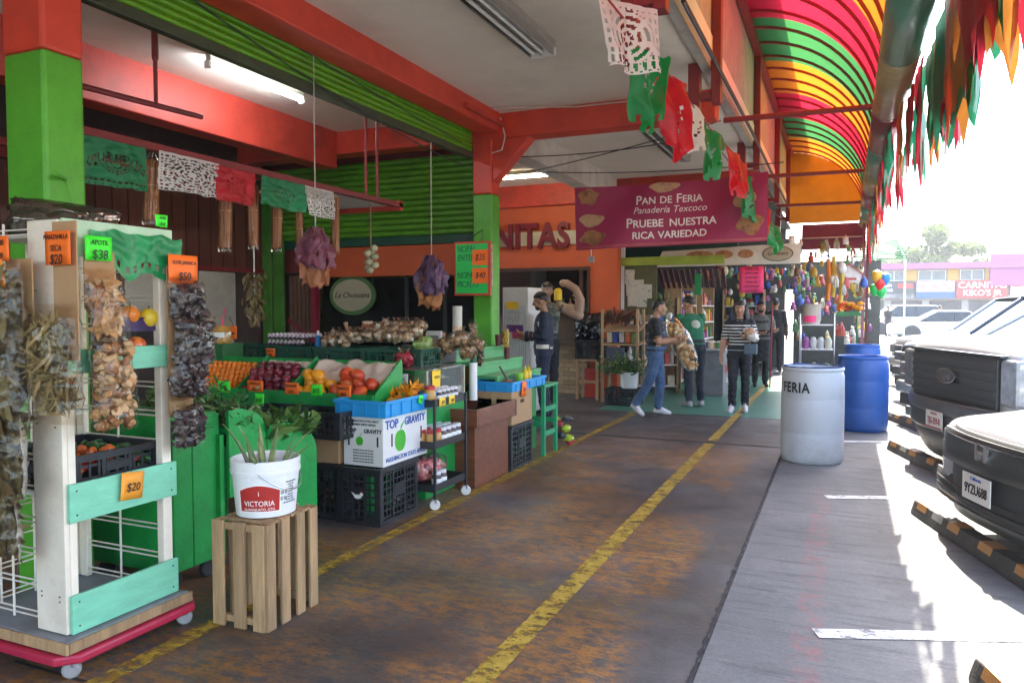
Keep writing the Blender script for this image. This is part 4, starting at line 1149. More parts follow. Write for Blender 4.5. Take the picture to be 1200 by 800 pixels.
# blue tray with squash blossoms
BLUEP = mat('blue_tray_plastic', (.02, .30, .66), .4, var=.1, dirt=.15, dcol=(.05, .2, .4))
def open_tray(name, label, loc, d, m, rz=0., ribs=True, wall=.012):
    t = thing(name, label, 'tray', loc, rz); X, Y, H = d; g = .02
    b = MB()
    b.b2((-X / 2, -Y / 2, 0), (X / 2, Y / 2, wall)); b.build('base', m, t)
    for nm, a, c in (('wall', (-X / 2 - g * 0, -Y / 2, wall), (X / 2, -Y / 2 + wall, H)), ('wall', (-X / 2, Y / 2 - wall, wall), (X / 2, Y / 2, H)), ('wall', (-X / 2, -Y / 2 + wall, wall), (-X / 2 + wall, Y / 2 - wall, H)), ('wall', (X / 2 - wall, -Y / 2 + wall, wall), (X / 2, Y / 2 - wall, H))):
        MB().b2(a, c).build(nm, m, t, bevel=.003)
    b = MB()
    b.b2((-X / 2 - .012, -Y / 2 - .012, H - .022), (X / 2 + .012, -Y / 2 - .0005, H + .002)); b.b2((-X / 2 - .012, Y / 2 + .0005, H - .022), (X / 2 + .012, Y / 2 + .012, H + .002))
    b.b2((-X / 2 - .012, -Y / 2, H - .022), (-X / 2 - .0005, Y / 2, H + .002)); b.b2((X / 2 + .0005, -Y / 2, H - .022), (X / 2 + .012, Y / 2, H + .002))
    b.build('rim', m, t, bevel=.003)
    if ribs:
        b = MB()
        for i in range(5): y = -Y / 2 + Y * (i + .5) / 5; b.b2((X / 2 + .0005, y - .005, .004), (X / 2 + .009, y + .005, H - .023))
        for i in range(4): x = -X / 2 + X * (i + .5) / 4; b.b2((x - .005, -Y / 2 - .009, .004), (x + .005, -Y / 2 - .0005, H - .023))
        o = b.build('ribs', m, t); o['kind'] = 'stuff'
    return t
open_tray('blue_tray', 'bright blue plastic tray of yellow squash blossoms on the apple box', (-3.045, 4.67, .752), (.42, .68, .115), BLUEP)
card('neon green card clipped to the rim of the blossom tray', (-2.822, 4.78, .835), .06, .06, PI / 2, GRCARD, [('$15', .025)], tilt=.3)
BLO = [mat('blossom_yellow', (.85, .42, .01), .5, var=.2, transl=.3), mat('blossom_orange', (.80, .25, .01), .5, var=.2, transl=.3)]
def blossom():
    b = MB()
    for k in range(5):
        a = 2 * PI * k / 5
        d = Vector((math.cos(a) * .5, math.sin(a) * .5, 1))
        leaf(b, (0, 0, 0), d, (-math.sin(a), math.cos(a), 0) if False else (0, 0, 1), .085, .035, .25, k % 2, 4)
    b.tube([(0, 0, -.05), (0, 0, 0)], [.004, .008], 6, 2)
    return b.build('squash_blossom', BLO + [mat('blossom_stem', (.2, .28, .06), .6)], None, smooth=True, fix=False)
spots = []
for i in range(70):
    x, y = rng.uniform(-.17, .17), rng.uniform(-.10, .30)
    if y < .0 and rng.random() < .75: continue
    spots.append(((-3.045 + x, 4.67 + y, .80 + rng.uniform(0, .10) * (1 if y > 0 else .3)), (rng.uniform(-1.5, 1.5), rng.uniform(-1.5, 1.5), rng.uniform(0, 6)), rng.uniform(.8, 1.2)))
many('squash_blossom', 'yellow squash blossom heaped in the blue tray', 'flower', 'squash blossoms in the blue tray', blossom(), spots)

# ------------------------------------------------------------------ counter behind with dark green crates, eggs, bags, jars
tab = thing('back_counter', 'long dark counter behind the sloping fruit display', 'counter', (-4.45, 5.75, 0))
MB().b2((-1.25, -.42, .96), (1.25, .42, 1.0)).build('top', KGRN, tab)
MB().b2((-1.22, -.38, 0), (1.22, .38, .955)).build('body', mat('counter_body_green', (.02, .12, .03), .6), tab)
DGC = mat('dark_green_plastic', (.01, .07, .04), .45, var=.2)
for i, x in enumerate((-5.15, -4.58, -4.01, -3.45)):
    lattice_crate('green_crate', ['dark green vented crate below the honey jar', 'dark green vented crate below the egg trays', 'dark green vented crate below the garlic bags', 'dark green vented crate beside the seed bags'][i], (x, 5.58, 1.0), (.53, .36, .165), DGC)
    MB_ = 0
tagc('orange price card on the dark green crate by the eggs', 317, 413, 5.375, .11, .075, ORCARD, [('HUEVO', .026), ('$48', .03)])
EGG = mat('egg_shell_purple', (.55, .46, .5), .5, var=.1)
EGT = mat('egg_tray_pulp', (.07, .05, .09), .8, var=.2)
for l in range(2):
    t = thing('egg_tray', ['purple egg tray with pale eggs, lower of two', 'purple egg tray with pale eggs, upper of two'][l], 'egg tray', (-4.62, 5.56, 1.165 + l * .055))
    b = MB(); b.grid(lambda u, v: ((u - .5) * .42, (v - .5) * .30, .012 + .018 * (.5 + .5 * math.cos(u * 2 * PI * 9)) * (.5 + .5 * math.cos(v * 2 * PI * 6))), 54, 24); b.build('tray', EGT, t, smooth=True, solid=.003)
    e0 = None
    for i in range(9):
        for j in range(6):
            if l == 0 and j > 0: continue
            p = (-.187 + i * .0467, -.125 + j * .05, .034)
            if e0 is None: e0 = MB().ball((0, 0, 0), (.019, .019, .025), 10, 7).build('egg', EGG, t, smooth=True, loc=p)
            else: inst(e0, t, p)
def bottle(name, label, p, prof, m, cap, capprof, cat='bottle', seg=16, grp=None):
    t = thing(name, label, cat, p, 0, grp)
    MB().lathe(prof, seg=seg).build('body', m, t, smooth=True)
    if cap: MB().lathe(capprof, seg=seg).build('cap', cap, t, smooth=True)
    return t
bottle('spray_bottle', 'small blue bottle with white cap beside the egg trays', (-4.31, 5.50, 1.165), [(.0, 0), (.026, 0), (.028, .01), (.028, .075), (.012, .09), (.012, .1), (0, .1)], mat('blue_liquid', (.02, .2, .5), .2), WHITE, [(.011, .101), (.011, .135), (.006, .14)])
hj = thing('honey_jar', 'large glass jar of golden seeds with a pink straw on the back counter', 'jar', (-4.93, 4.98, 1.205))
MB().b2((-.12, -.12, -.2), (.12, .12, -.003)).build('stand_block', mat('counter_body_green', (.02, .12, .03)), hj)
MB().lathe([(0, 0), (.09, 0), (.095, .01), (.095, .15), (0, .15)], seg=20, cap=False).build('contents', mat('golden_seeds', (.55, .27, .03), .5, var=.4, scale=50, bump=.4, bscale=90), hj, smooth=True)
MB().lathe([(.0, -.002), (.098, -.002), (.1, .01), (.1, .17), (.075, .2), (.07, .225), (.074, .228)], seg=24, cap=False).build('glass', GLASS, hj, smooth=True)
MB().tube([(0, 0, .15), (.03, .0, .30)], .006, 8).build('straw', PKCARD, hj)
lab_ = MB(); lab_.grid(lambda u, v: (.1012 * math.cos(rad(-95 + 60 * u)), .1012 * math.sin(rad(-95 + 60 * u)), .05 + .045 * v), 8, 1); lab_.build('label', WHINK, hj)
card('orange price card behind the seed jar', (-4.72, 4.9, 1.30), .07, .11, 0, ORCARD, [('$45', .03)])
GAR = [mat('garlic_skin', (.52, .40, .28), .5, var=.2), mat('garlic_tan', (.38, .22, .11), .55, var=.25), mat('garlic_white', (.65, .58, .48), .5, var=.1)]
NUT = [mat('nut_brown', (.25, .13, .06), .5, var=.3), mat('nut_tan', (.42, .28, .14), .5, var=.3)]
def goods_bag(label, p, w, h, d, mats, n, seed, grp, sz=.045, rz=0., name='goods_bag'):
    t = thing(name, label, 'bag', (p[0], p[1], p[2]), rz, grp)
    r = random.Random(seed)
    b = MB()
    for i in range(n):
        rr = r.uniform(.7, 1.2) * sz * .5
        a = rvec(r); q = r.random() ** .4
        b.ball((a.x * q * w * .40, a.y * q * d * .40, h * .40 + a.z * q * h * .36), (rr, rr, rr * .85), 7, 5, r.randrange(len(mats)), .25, None, i)
    o = b.build('contents', mats, t, smooth=True, fix=False); o['kind'] = 'stuff'
    b = MB()
    def fn(u, v):
        a = u * 2 * PI; z = v
        R = (math.sin(PI * min(.97, .06 + z * .92)) ** .55) if z < .8 else .36 * (1 + (z - .8) * 3)
        k = 1 + .12 * noise.noise(Vector((math.cos(a) * 2, math.sin(a) * 2, z * 5 + seed)))
        return (math.cos(a) * w / 2 * R * k, math.sin(a) * d / 2 * R * k, h * (z * 1.02))
    b.grid(fn, 16, 10); b.build('film', FILM2, t, smooth=True, fix=False, ang=70)
    return t
gi = 0
for k in range(30):
    x = -4.18 + (k % 10) * .093 + rng.uniform(-.02, .02); l = k // 10
    y = 5.44 + l * .13 + rng.uniform(-.02, .02)
    z = 1.165 + (0.0 if l == 0 else .04 * l) + (.05 if x > -3.9 else 0)
    if x < -3.75 and l == 2: continue
    goods_bag('clear bag of pale garlic heaped on the dark green crates', (x, y, z), .15, .13, .13, GAR, 16, k, 'garlic bags on the back counter', .05, rng.uniform(0, 6), 'garlic_bag')
pot = thing('clay_jar', 'small terracotta jar standing among the garlic bags', 'jar', (-3.86, 5.62, 1.26))
MB().lathe([(0, 0), (.035, 0), (.06, .03), (.066, .06), (.055, .095), (.04, .11), (.046, .125), (.042, .128), (.034, .115), (.03, .1)], seg=24, cap=False).build('body', mat('terracotta', (.45, .16, .08), .7, var=.15), pot, smooth=True)
MB().lathe([(.041, .108), (.049, .118), (.049, .13), (.04, .132)], seg=20).build('rim', mat('cream_glaze', (.6, .45, .3), .4), pot, smooth=True)
MB().tube([(-4.02, 5.6, 1.24), (-4.07, 5.6, 1.33), (-4.085, 5.6, 1.38)], [.018, .016, .022], 10).build('wooden_pestle', mat('pestle_wood', (.36, .2, .1), .6), None, smooth=True)
tag(bpy.data.objects['wooden_pestle'], 'wooden pestle leaning among the garlic bags beside the clay jar', 'pestle')
# radish bag, cabbages, seed bags, scale
for k in range(9):
    goods_bag('clear bag of brown nuts stacked behind the glass tank', (-3.22 + (k % 4) * .10 + rng.uniform(-.02, .02), 5.75 + (k // 4) * .2, 1.06 + (k % 3) * .05), .17, .18, .16, NUT, 34, 50 + k, 'nut bags behind the glass tank', .04, rng.uniform(0, 6))
goods_bag('clear bag of small red radishes beside the glass tank', (-3.30, 5.33, 1.03), .20, .15, .18, [mat('radish', (.45, .02, .05), .4, var=.3)], 30, 77, None, .05, 0, 'radish_bag')
goods_bag('pale green cabbage in film between radishes and nuts', (-3.27, 5.58, 1.10), .17, .2, .17, [mat('cabbage', (.28, .4, .12), .5, var=.3)], 22, 78, None, .09, 0, 'cabbage_bag')
sc_ = thing('weighing_scale', 'dark weighing scale with a small pale screen on the back counter', 'scale', (-3.52, 6.15, 1.0))
MB().b2((-.2, -.15, 0), (.2, .15, .14)).build('body', BLACKM, sc_, bevel=.01); MB().b2((-.22, -.16, .15), (.22, .16, .165)).build('pan', STEEL, sc_, bevel=.004)
MB().b2((.05, -.165, .16), (.2, -.13, .30)).build('display', WHITE, sc_, bevel=.006); MB().b2((.075, -.167, .2), (.175, -.165, .26)).build('screen', mat('lcd', (.2, .26, .22), .3), sc_)
# glass tank on a green block
blk = thing('green_block', 'green painted plinth under the glass tank', 'plinth', (-3.18, 5.46, 0))
MB().b2((-.2, -.36, 0), (.21, .34, .70)).build('body', KGRN, blk, bevel=.005)
MB().b2((-.21, -.37, .702), (.22, .35, .72)).build('top', KGRN, blk, bevel=.004)
tk = thing('glass_tank', 'clear glass display tank with a yellow card standing behind the blossom tray', 'tank', (-3.17, 5.46, .722))
for a, c in (((-.19, -.33, .0), (-.184, .30, .29)), ((.194, -.33, 0), (.20, .30, .29)), ((-.184, -.33, 0), (.194, -.324, .29)), ((-.184, .294, 0), (.194, .30, .29))): MB().b2(a, c).build('pane', GLASS, tk)
MB().b2((-.2, -.34, .292), (.21, .31, .30)).build('lid', film_mat('milky_lid', (.95, .95, .92), .55, .2), tk)
for x, y in ((-.19, -.33), (.20, -.33), (.2, .3), (-.19, .3)): MB().b2((x - .006, y - .006, 0), (x + .006, y + .006, .292)).build('edge', mat('edge_trim', (.55, .5, .36), .5), tk)
b = MB()
for i in range(120): b.ball((rng.uniform(-.16, .17), rng.uniform(-.3, .27), .02 + rng.random() * .06), .022, 6, 4, 0, .3)
o = b.build('contents', mat('dark_seed_mix', (.09, .06, .03), .6, var=.4), tk); o['kind'] = 'stuff'
card('yellow price card on the side of the glass tank', (-2.966, 5.27, .91), .14, .20, PI / 2, YLCARD, [('QUESO', .03), ('$60', .045)])
card('pale torn note on the end of the glass tank', (-3.20, 5.124, .945), .12, .08, 0, mat('paper', (.7, .7, .66)), [('NOPAL', .025)])
# white tube posts / container of corn husks etc
bottle('white_tube', 'tall white plastic tube with a green rim beside the nut bags', (-2.95, 5.90, .70), [(0, 0), (.036, 0), (.036, .33), (0, .33)], WHITE, mat('dark_green_rim', (.02, .12, .06), .5), [(.028, .331), (.03, .37), (.0, .38)])
bottle('white_tube', 'white plastic pipe standing on the counter under the neon hand-painted sign', (-3.58, 6.80, 1.13), [(0, 0), (.05, 0), (.05, .40), (0, .40)], mat('ivory_pipe', (.62, .58, .5), .5), None, None)
for i, (x, y, z, w, lab) in enumerate(((-3.45, 6.9, 1.12, .09, 'clear tube bag of tan corn kernels on the green steps'), (-3.35, 7.5, 1.05, .08, 'clear tube bag of yellow pasta on the green steps'), (-3.1, 6.35, .95, .075, 'clear tube bag of mixed nuts beside the white tube'), (-4.1, 6.9, 1.12, .085, 'tall tube of tan grains behind the scale'))):
    bag_of(thing('tube_bag', lab, 'bag', (x, y, z + .14)), w, .28, w, (0, 0, 0), [NUT, [mat('pasta', (.6, .4, .06), .5)], DRK + NUT, NUT][i], 'chunk', 120, 200 + i, None, .025, .018)
# green stepped stand
st = thing('stepped_stand', 'mint green stepped shelf beside the second pillar', 'shelf', (-3.35, 7.05, 0))
for i, (x0, x1, z) in enumerate(((-.30, -.08, 1.10), (-.08, .14, .98), (.14, .36, .86))):
    MB().b2((x0, -.6, z - .03), (x1 + .02, .55, z)).build('step', mat('mint_green_gloss', (.08, .38, .13), .4, dirt=.3, dcol=(.04, .2, .07)), st, bevel=.005)
    MB().b2((x1 - .01, -.59, z - .15), (x1 + .012, .54, z - .032)).build('riser', MATS['mint_green_gloss'], st)
MB().b2((-.3, -.58, 0), (.33, .52, .70)).build('base', KGRN, st)
for i, (x, y, z) in enumerate(((-3.18, 7.15, .98), (-3.42, 7.45, 1.10))):
    bottle('paper_cup', ['dark red cup on the middle green step', 'dark red cup on the top green step'][i], (x, y, z), [(0, 0), (.028, 0), (.036, .12), (.033, .12), (.026, .01), (0, .01)], MAROON, None, None, 'cup')

# ------------------------------------------------------------------ jar cart
ct = thing('jar_cart', 'black three tier metal cart of jars with small white wheels', 'cart', (-2.93, 5.11, 0))
CW, CD = .34, .50
for z in (.13, .455, .77):
    MB().b2((-CW / 2, -CD / 2, z), (CW / 2, CD / 2, z + .008)).build('shelf', BLACKM, ct)
    b = MB()
    for a, c in (((-CW / 2, -CD / 2 - .006, z), (CW / 2, -CD / 2 - .0005, z + .055)), ((-CW / 2, CD / 2 + .0005, z), (CW / 2, CD / 2 + .006, z + .055)), ((CW / 2 + .0005, -CD / 2 - .006, z), (CW / 2 + .007, CD / 2 + .006, z + .055)), ((-CW / 2 - .007, -CD / 2 - .006, z), (-CW / 2 - .0005, CD / 2 + .006, z + .055))): b.b2(a, c)
    b.build('rim', BLACKM, ct)
for x in (-1, 1):
    for y in (-1, 1):
        px, py = x * (CW / 2 + .009), y * (CD / 2 + .002)
        MB().b2((px - .009, py - .009, .08), (px + .009, py + .009, .83)).build('post', BLACKM, ct)
        w = MB().lathe([(0, -.014), (.034, -.014), (.04, -.008), (.04, .008), (.034, .014), (0, .014)], (px, py, .04), 18, rot=Matrix.Rotation(rad(-55), 3, 'Z') @ Matrix.Rotation(PI / 2, 3, 'Y'), cap=False).build('wheel', mat('pale_caster', (.62, .6, .56), .5, dirt=.3), ct, smooth=True)
        MB().b2((px - .018, py - .012, .055), (px + .018, py + .012, .08)).build('fork', STEEL, w)
HON = mat('peanut_butter', (.55, .30, .08), .35, var=.1); SAL = mat('dark_salsa', (.05, .02, .015), .3)
JP = [(0, 0), (.034, 0), (.038, .006), (.038, .085), (.03, .1), (0, .1)]
def jar(label, p, m, lid, grp, s=1.):
    t = thing('jar', label, 'jar', p, 0, grp)
    MB().lathe([(r * s, z * s) for r, z in JP], seg=16).build('body', m, t, smooth=True)
    MB().lathe([(.034 * s, .1 * s), (.034 * s, .122 * s), (.03 * s, .125 * s)], seg=16).build('lid', lid, t, smooth=True)
    MB().lathe([(.0388 * s, .03 * s), (.0388 * s, .07 * s)], seg=16, cap=False).build('label', WHINK, t, smooth=True) if m is SAL else None
    return t
RLID = mat('red_lid', (.5, .03, .03), .4); WLID = mat('silver_lid', (.72, .72, .74), .3)
for i in range(5):
    for j in range(2): jar('dark salsa jar with silver lid on the top tier of the cart', (-2.83 - j * .085, 5.06 + i * .065, .779), SAL, WLID, 'dark salsa jars on the cart top tier', .82)
jar('tall tan honey jar with red lid on the top tier of the cart', (-2.83, 4.93, .779), HON, RLID, None, 1.15)
for i in range(2):
    for j in range(3): jar('tan honey jar with red lid on the middle tier of the cart', (-2.81 - j * .085, 4.91 + i * .085, .464), HON, RLID, 'honey jars on the cart middle tier')
for i in range(4):
    for j in range(3): jar('dark jar with silver lid on the middle tier of the cart', (-2.81 - j * .085, 5.08 + i * .08, .464), SAL, WLID, 'silver lidded jars on the cart middle tier')
for i in range(2): jar('dark jar standing in front of the pink bag on the bottom tier', (-2.81, 4.99 + i * .085, .139), SAL, WLID, 'dark jars on the cart bottom tier')
goods_bag('large clear bag of pink shavings on the bottom tier of the cart', (-2.97, 5.10, .14), .30, .27, .46, [mat('pink_wafer', (.62, .16, .18), .5, var=.3), mat('pink_pale', (.65, .3, .3), .5, var=.2)], 150, 91, None, .055, 0, 'pink_bag')
for i, y in enumerate((4.97, 5.12)): card(['yellow price card on the cart top rim below the honey jar', 'yellow price card on the cart top rim below the salsa jars'][i], (-2.745, y, .80), .09, .065, PI / 2, YLCARD, [('$35' if i == 0 else '$40', .035)])

# ------------------------------------------------------------------ brown wooden counter, box and crate, stool
bc = thing('wooden_counter', 'brown varnished wooden counter with an open tray top', 'counter', (-3.12, 5.95, 0))
MB().b2((-.30, -.36, .0), (.34, .33, .52)).build('body', BRWOOD, bc, bevel=.005)
for a, c in (((-.32, -.44, .522), (.40, -.41, .67)), ((-.32, .36, .522), (.40, .39, .67)), ((.37, -.409, .522), (.40, .359, .67)), ((-.32, -.409, .522), (-.29, .359, .67))): MB().b2(a, c).build('tray_board', BRWOOD, bc, bevel=.004)
MB().b2((-.29, -.41, .524), (.37, .36, .54)).build('tray_floor', BRWOOD, bc)
lattice_crate('plastic_crate', 'black vented crate beside the green stool under a brown box', (-2.94, 6.56, 0), (.36, .52, .42), BLACKP)
carton('brown cardboard box with a hand slot under the sauce tray', (-2.94, 6.56, .423), (.36, .50, .31), CARD)
open_tray('sauce_tray', 'blue edged tray of sauces and cutlery on the brown cardboard box', (-2.96, 6.72, .735), (.42, .85, .09), BLUEP)
card('orange price card hanging from the sauce tray', (-2.735, 6.55, .745), .11, .14, PI / 2, ORCARD, [('$25', .045)], tilt=.12)
MUS = mat('mustard_yellow', (.75, .48, .01), .4)
for i in range(2):
    bottle('squeeze_bottle', 'yellow squeeze bottle with pointed cap on the sauce tray', (-2.88, 6.92 + i * .09, .748), [(0, 0), (.03, 0), (.032, .01), (.032, .12), (.024, .135), (0, .136)], MUS, MUS, [(.022, .137), (.012, .15), (.004, .19)], grp='yellow squeeze bottles')
bottle('cup', 'lime green cup beside the yellow squeeze bottles', (-2.90, 6.82, .748), [(0, 0), (.03, 0), (.04, .12), (.036, .12), (.028, .01), (0, .01)], mat('lime_plastic', (.28, .62, .06), .4), None, None, 'cup')
bw = thing('salsa_bowl', 'clear bowl of red salsa with a dark spoon on the sauce tray', 'bowl', (-2.95, 6.62, .748))
MB().lathe([(0, .0), (.05, 0), (.09, .06), (.1, .11), (.096, .11), (.086, .06), (.048, .006), (0, .006)], seg=22, cap=False).build('bowl', GLASS, bw, smooth=True)
MB().lathe([(0, .01), (.05, .01), (.085, .06), (0, .07)], seg=18, cap=False).build('salsa', mat('salsa_red', (.45, .06, .04), .4, var=.3, scale=40), bw, smooth=True)
MB().tube([(.02, 0, .05), (-.06, -.03, .2)], [.012, .009], 8).build('spoon', mat('dark_wood_spoon', (.1, .05, .03), .6), bw)
b = MB()
for i in range(30): b.ball((-2.96 + rng.uniform(-.12, .12), 6.42 + rng.uniform(-.06, .06), .765 + rng.random() * .02), .016, 6, 4, 0, .3)
o = tag(b.build('orange_snacks', mat('snack_orange', (.6, .26, .04), .6, var=.3), None), 'small heap of orange snack bits at the end of the sauce tray', 'snack'); o['kind'] = 'stuff'
sl = thing('green_stool', 'green wooden stool at the end of the produce stall', 'stool', (-2.92, 7.28, 0))
GS = mat('stool_green', (.02, .30, .12), .4, dirt=.3, dcol=(.02, .12, .05))
MB().b2((-.19, -.2, .70), (.19, .2, .73)).build('seat', GS, sl, bevel=.005)
for x in (-.165, .165):
    for y in (-.175, .175): MB().b2((x - .02, y - .02, 0), (x + .02, y + .02, .698)).build('leg', GS, sl, bevel=.003)
for z in (.2, .45):
    for x in (-.165, .165): MB().b2((x - .012, -.154, z), (x + .012, .154, z + .05)).build('stretcher', GS, sl)
for y in (-.175, .175): MB().b2((-.144, y - .012, .3), (.144, y + .012, .35)).build('stretcher', GS, sl)
sg2 = thing('toy_bundle', 'small red and lime bundle of toys on the floor behind the green stool', 'toys', (-2.78, 7.78, 0))
for i in range(9): MB().ball((rng.uniform(-.1, .1), rng.uniform(-.1, .1), .06 + .03 * i), (.06, .06, .04), 10, 6, 0, .4, None, i).build('toy', mat('toy_%d' % (i % 3), [(.5, .03, .05), (.45, .6, .05), (.05, .05, .06)][i % 3], .4), sg2, smooth=True)
# ------------------------------------------------------------------ hanging rail with cut paper and cinnamon
rail = thing('hanging_shelf', 'red steel hanging frame with a white shelf over the produce stall', 'frame')
MB().b2((-4.04, 2.75, 2.50), (-3.98, 6.42, 2.545)).build('rail', DKRED, rail)
MB().b2((-4.75, 6.36, 2.47), (-3.98, 6.42, 2.56)).build('end_rail', RED, rail)
MB().b2((-4.75, 2.75, 2.50), (-4.69, 6.36, 2.545)).build('rail', DKRED, rail)
MB().b2((-4.69, 5.2, 2.515), (-4.04, 6.355, 2.53)).build('shelf', WHITE, rail)
for x, y in ((-4.0, 6.0), (-4.4, 6.4)): MB().tube([(x, y, 2.53), (x, y, 3.67)], .013, 6).build('hanger', DKRED, rail)
for y in (3.4, 4.6): MB().b2((-4.69, y - .02, 2.5), (-4.04, y + .02, 2.54)).build('cross_bar', DKRED, rail)
pr_ = thing('ceiling_rack', 'short red pipe on a drop post under the shop ceiling', 'pipe rack')
MB().tube([(-4.3, 3.62, 2.88), (-4.3, 4.18, 2.90)], .02, 8).build('pipe', DKRED, pr_)
MB().tube([(-4.3, 2.9, 2.86), (-4.3, 3.63, 2.88)], .02, 8).build('pipe', DKRED, pr_)
MB().tube([(-4.3, 3.78, 2.9), (-4.3, 3.78, 3.18), (-4.3, 3.78, 3.2), (-4.3, 3.78, 3.67)], [.014, .014, .022, .022], 8).build('drop_post', DKRED, pr_)

GL = {'V': '10001 10001 10001 01010 00100', 'I': '111 010 010 010 111', 'A': '01110 10001 11111 10001 10001', 'M': '10001 11011 10101 10001 10001', 'E': '11111 10000 11110 10000 11111', 'X': '10001 01010 00100 01010 10001', 'C': '01111 10000 10000 10000 01111', 'O': '01110 10001 10001 10001 01110'}
def picado(label, p, rz, w, h, m, style, seed, twist=0., fold=0., group=None, name='cut_paper_flag'):
    NU, NV = 60, 42
    cuts = set()
    if style == 'text':
        i = 4
        for ch in 'VIVA MEXICO':
            if ch == ' ': i += 3; continue
            rows = GL[ch].split()
            for r, row in enumerate(rows):
                for k, q in enumerate(row):
                    if q == '1':
                        ii = i + k; arc = int(9 * (1 - ((ii - 30) / 28) ** 2))
                        for e in (0, 1): cuts.add((ii, 30 - r * 2 + e - 9 + arc))
            i += len(rows[0]) + 1
    def skip(u, v, i, j):
        x, y = (u - .5) * w, (v - .5) * h
        # scalloped lower edge
        if j < 3 and abs(((i % 6) - 2.5)) > 2.6 - j * .9 + .4 and j < 2: return True
        if v > .93 or i < 2 or i > NU - 3: return False
        r = math.hypot(x / w, y / h) * 2; a = math.atan2(y / h, x / w)
        if style == 'text':
            if (i, j) in cuts: return True
            if r < .42: return (int(r * 16) % 2 == 0 and int(a * 9) % 3 != 0 and r > .12) 
            return j in (4, 5) and i % 5 in (1, 2, 3)
        if style == 'flower':
            if r < .15: return False
            if r < .55: return int((r - .15) * 13) % 2 == 0 and math.sin(a * 8 + int(r * 13)) > -.45
            if r < .98: return (i % 4 in (1, 2) and j % 3 in (1,)) or (int(r * 15) % 3 == 0 and math.sin(a * 14) > -.2)
            return i % 5 in (1, 2, 3) and j % 4 in (1, 2)
        if style == 'lace':
            return (r < .8 and int(r * 9) % 2 == 1 and math.sin(a * 6) > -.6) or (j in (4, 5, 6) and i % 6 in (1, 2, 3)) or (r > .8 and i % 6 in (2, 3) and j % 6 in (2, 3, 4))
        return (r < .55 and int(r * 14) % 3 == 0 and math.sin(a * 10) > .1)
    b = MB()
    def fn(u, v):
        x = (u - .5) * w; z = (v - 1) * h
        d = (1 - v)
        y = .05 * w * math.sin(u * 5 + seed) * d + fold * math.sin(u * 9 + seed * 2) * d + .012 * noise.noise(Vector((u * 7, v * 7, seed)))
        xx = x * (1 - twist * d * .3) + twist * d * .06
        return (xx, y, z + .01 * noise.noise(Vector((u * 5, 1, seed))) * d)
    b.grid(fn, NU, NV, skip=skip)
    o = b.build(name, m, None, smooth=True, fix=False, ang=180)
    o.location = p; o.rotation_euler = (0, 0, rz)
    return tag(o, label, 'paper flag', group)
PPG = mat('tissue_green', (.02, .26, .10), .5, var=.2, transl=.35); PPW = mat('tissue_white', (.78, .77, .74), .6, var=.08, transl=.35); PPR = mat('tissue_red', (.55, .02, .03), .5, var=.2, transl=.35)
A_ = PI / 2
picado('green cut paper flag lettered in an arc, beside the first pillar', (-3.95, 3.18, 2.49), A_, .42, .27, PPG, 'text', 1)
picado('white lace cut paper flag between the green and the red one', (-3.95, 3.74, 2.50), A_, .50, .24, PPW, 'flower', 2)
picado('red cut paper flag on the rail over the cinnamon bundles', (-3.95, 4.14, 2.49), A_, .40, .24, PPR, 'x', 3, .2)
picado('dark green cut paper flag on the rail after the red one', (-3.95, 4.66, 2.49), A_, .52, .22, PPG, 'x', 4, -.2)
picado('small white cut paper flag at the far end of the rail', (-3.95, 5.08, 2.49), A_, .38, .23, PPW, 'flower', 5, .3)
CINN = mat('cinnamon_bark', (.34, .13, .045), .6, var=.35, scale=12, bump=.3, stretch=(8, 8, .6), rnd=.15)
for i, (y, zt, zb, wid) in enumerate(((3.53, 2.47, 2.06, .09), (4.16, 2.42, 1.93, .085), (4.42, 2.46, 1.97, .07), (4.70, 2.40, 1.97, .075), (4.95, 2.35, 1.9, .06), (5.43, 2.50, 2.0, .065))):
    t = thing('cinnamon_bundle', ['thick cinnamon stick bundle in film between the green and white paper flags', 'cinnamon stick bundle in film below the red paper flag', 'leaning cinnamon bundle beside the red paper flag', 'cinnamon bundle below the dark green paper flag', 'thin cinnamon bundle behind the hanging pink bags', 'slim cinnamon bundle below the small white paper flag'][i], 'cinnamon', (-4.06, y, zt), rng.uniform(-.2, .2))
    t.rotation_euler = (rng.uniform(-.07, .07), rng.uniform(-.05, .05), 0)
    L = zt - zb; s0 = None
    for k in range(19):
        a = k * 2.4; r = wid * .46 * math.sqrt((k + .5) / 19)
        p = (r * math.cos(a), r * math.sin(a), -L + rng.uniform(0, .02))
        if s0 is None: s0 = MB().tube([(0, 0, 0), (.002, .001, L * .5), (0, 0, L * .92)], .0085, 7).build('stick', CINN, t, smooth=True, loc=p)
        else: inst(s0, t, p, (rng.uniform(-.02, .02), rng.uniform(-.02, .02), rng.uniform(0, 6)))
    b = MB(); b.grid(lambda u, v: ((wid * .56 * (1 if v < .85 else 1 - (v - .85) * 4.5)) * math.cos(u * 2 * PI) * (1 + .06 * noise.noise(Vector((u * 9, v * 9, i)))), (wid * .56 * (1 if v < .85 else 1 - (v - .85) * 4.5)) * math.sin(u * 2 * PI), -L - .02 + (L + .05) * v), 14, 12); b.build('film', FILM2, t, smooth=True, fix=False)
    for z in (-L * .45,): MB().lathe([(wid * .52, z), (wid * .52, z + .006)], seg=14, cap=False).build('band', mat('rubber_band', (.5, .35, .15), .6), t)
    MB().tube([(0, 0, 0), (0, .01, 2.51 - zt)], .003, 5).build('string', WHITE, t)
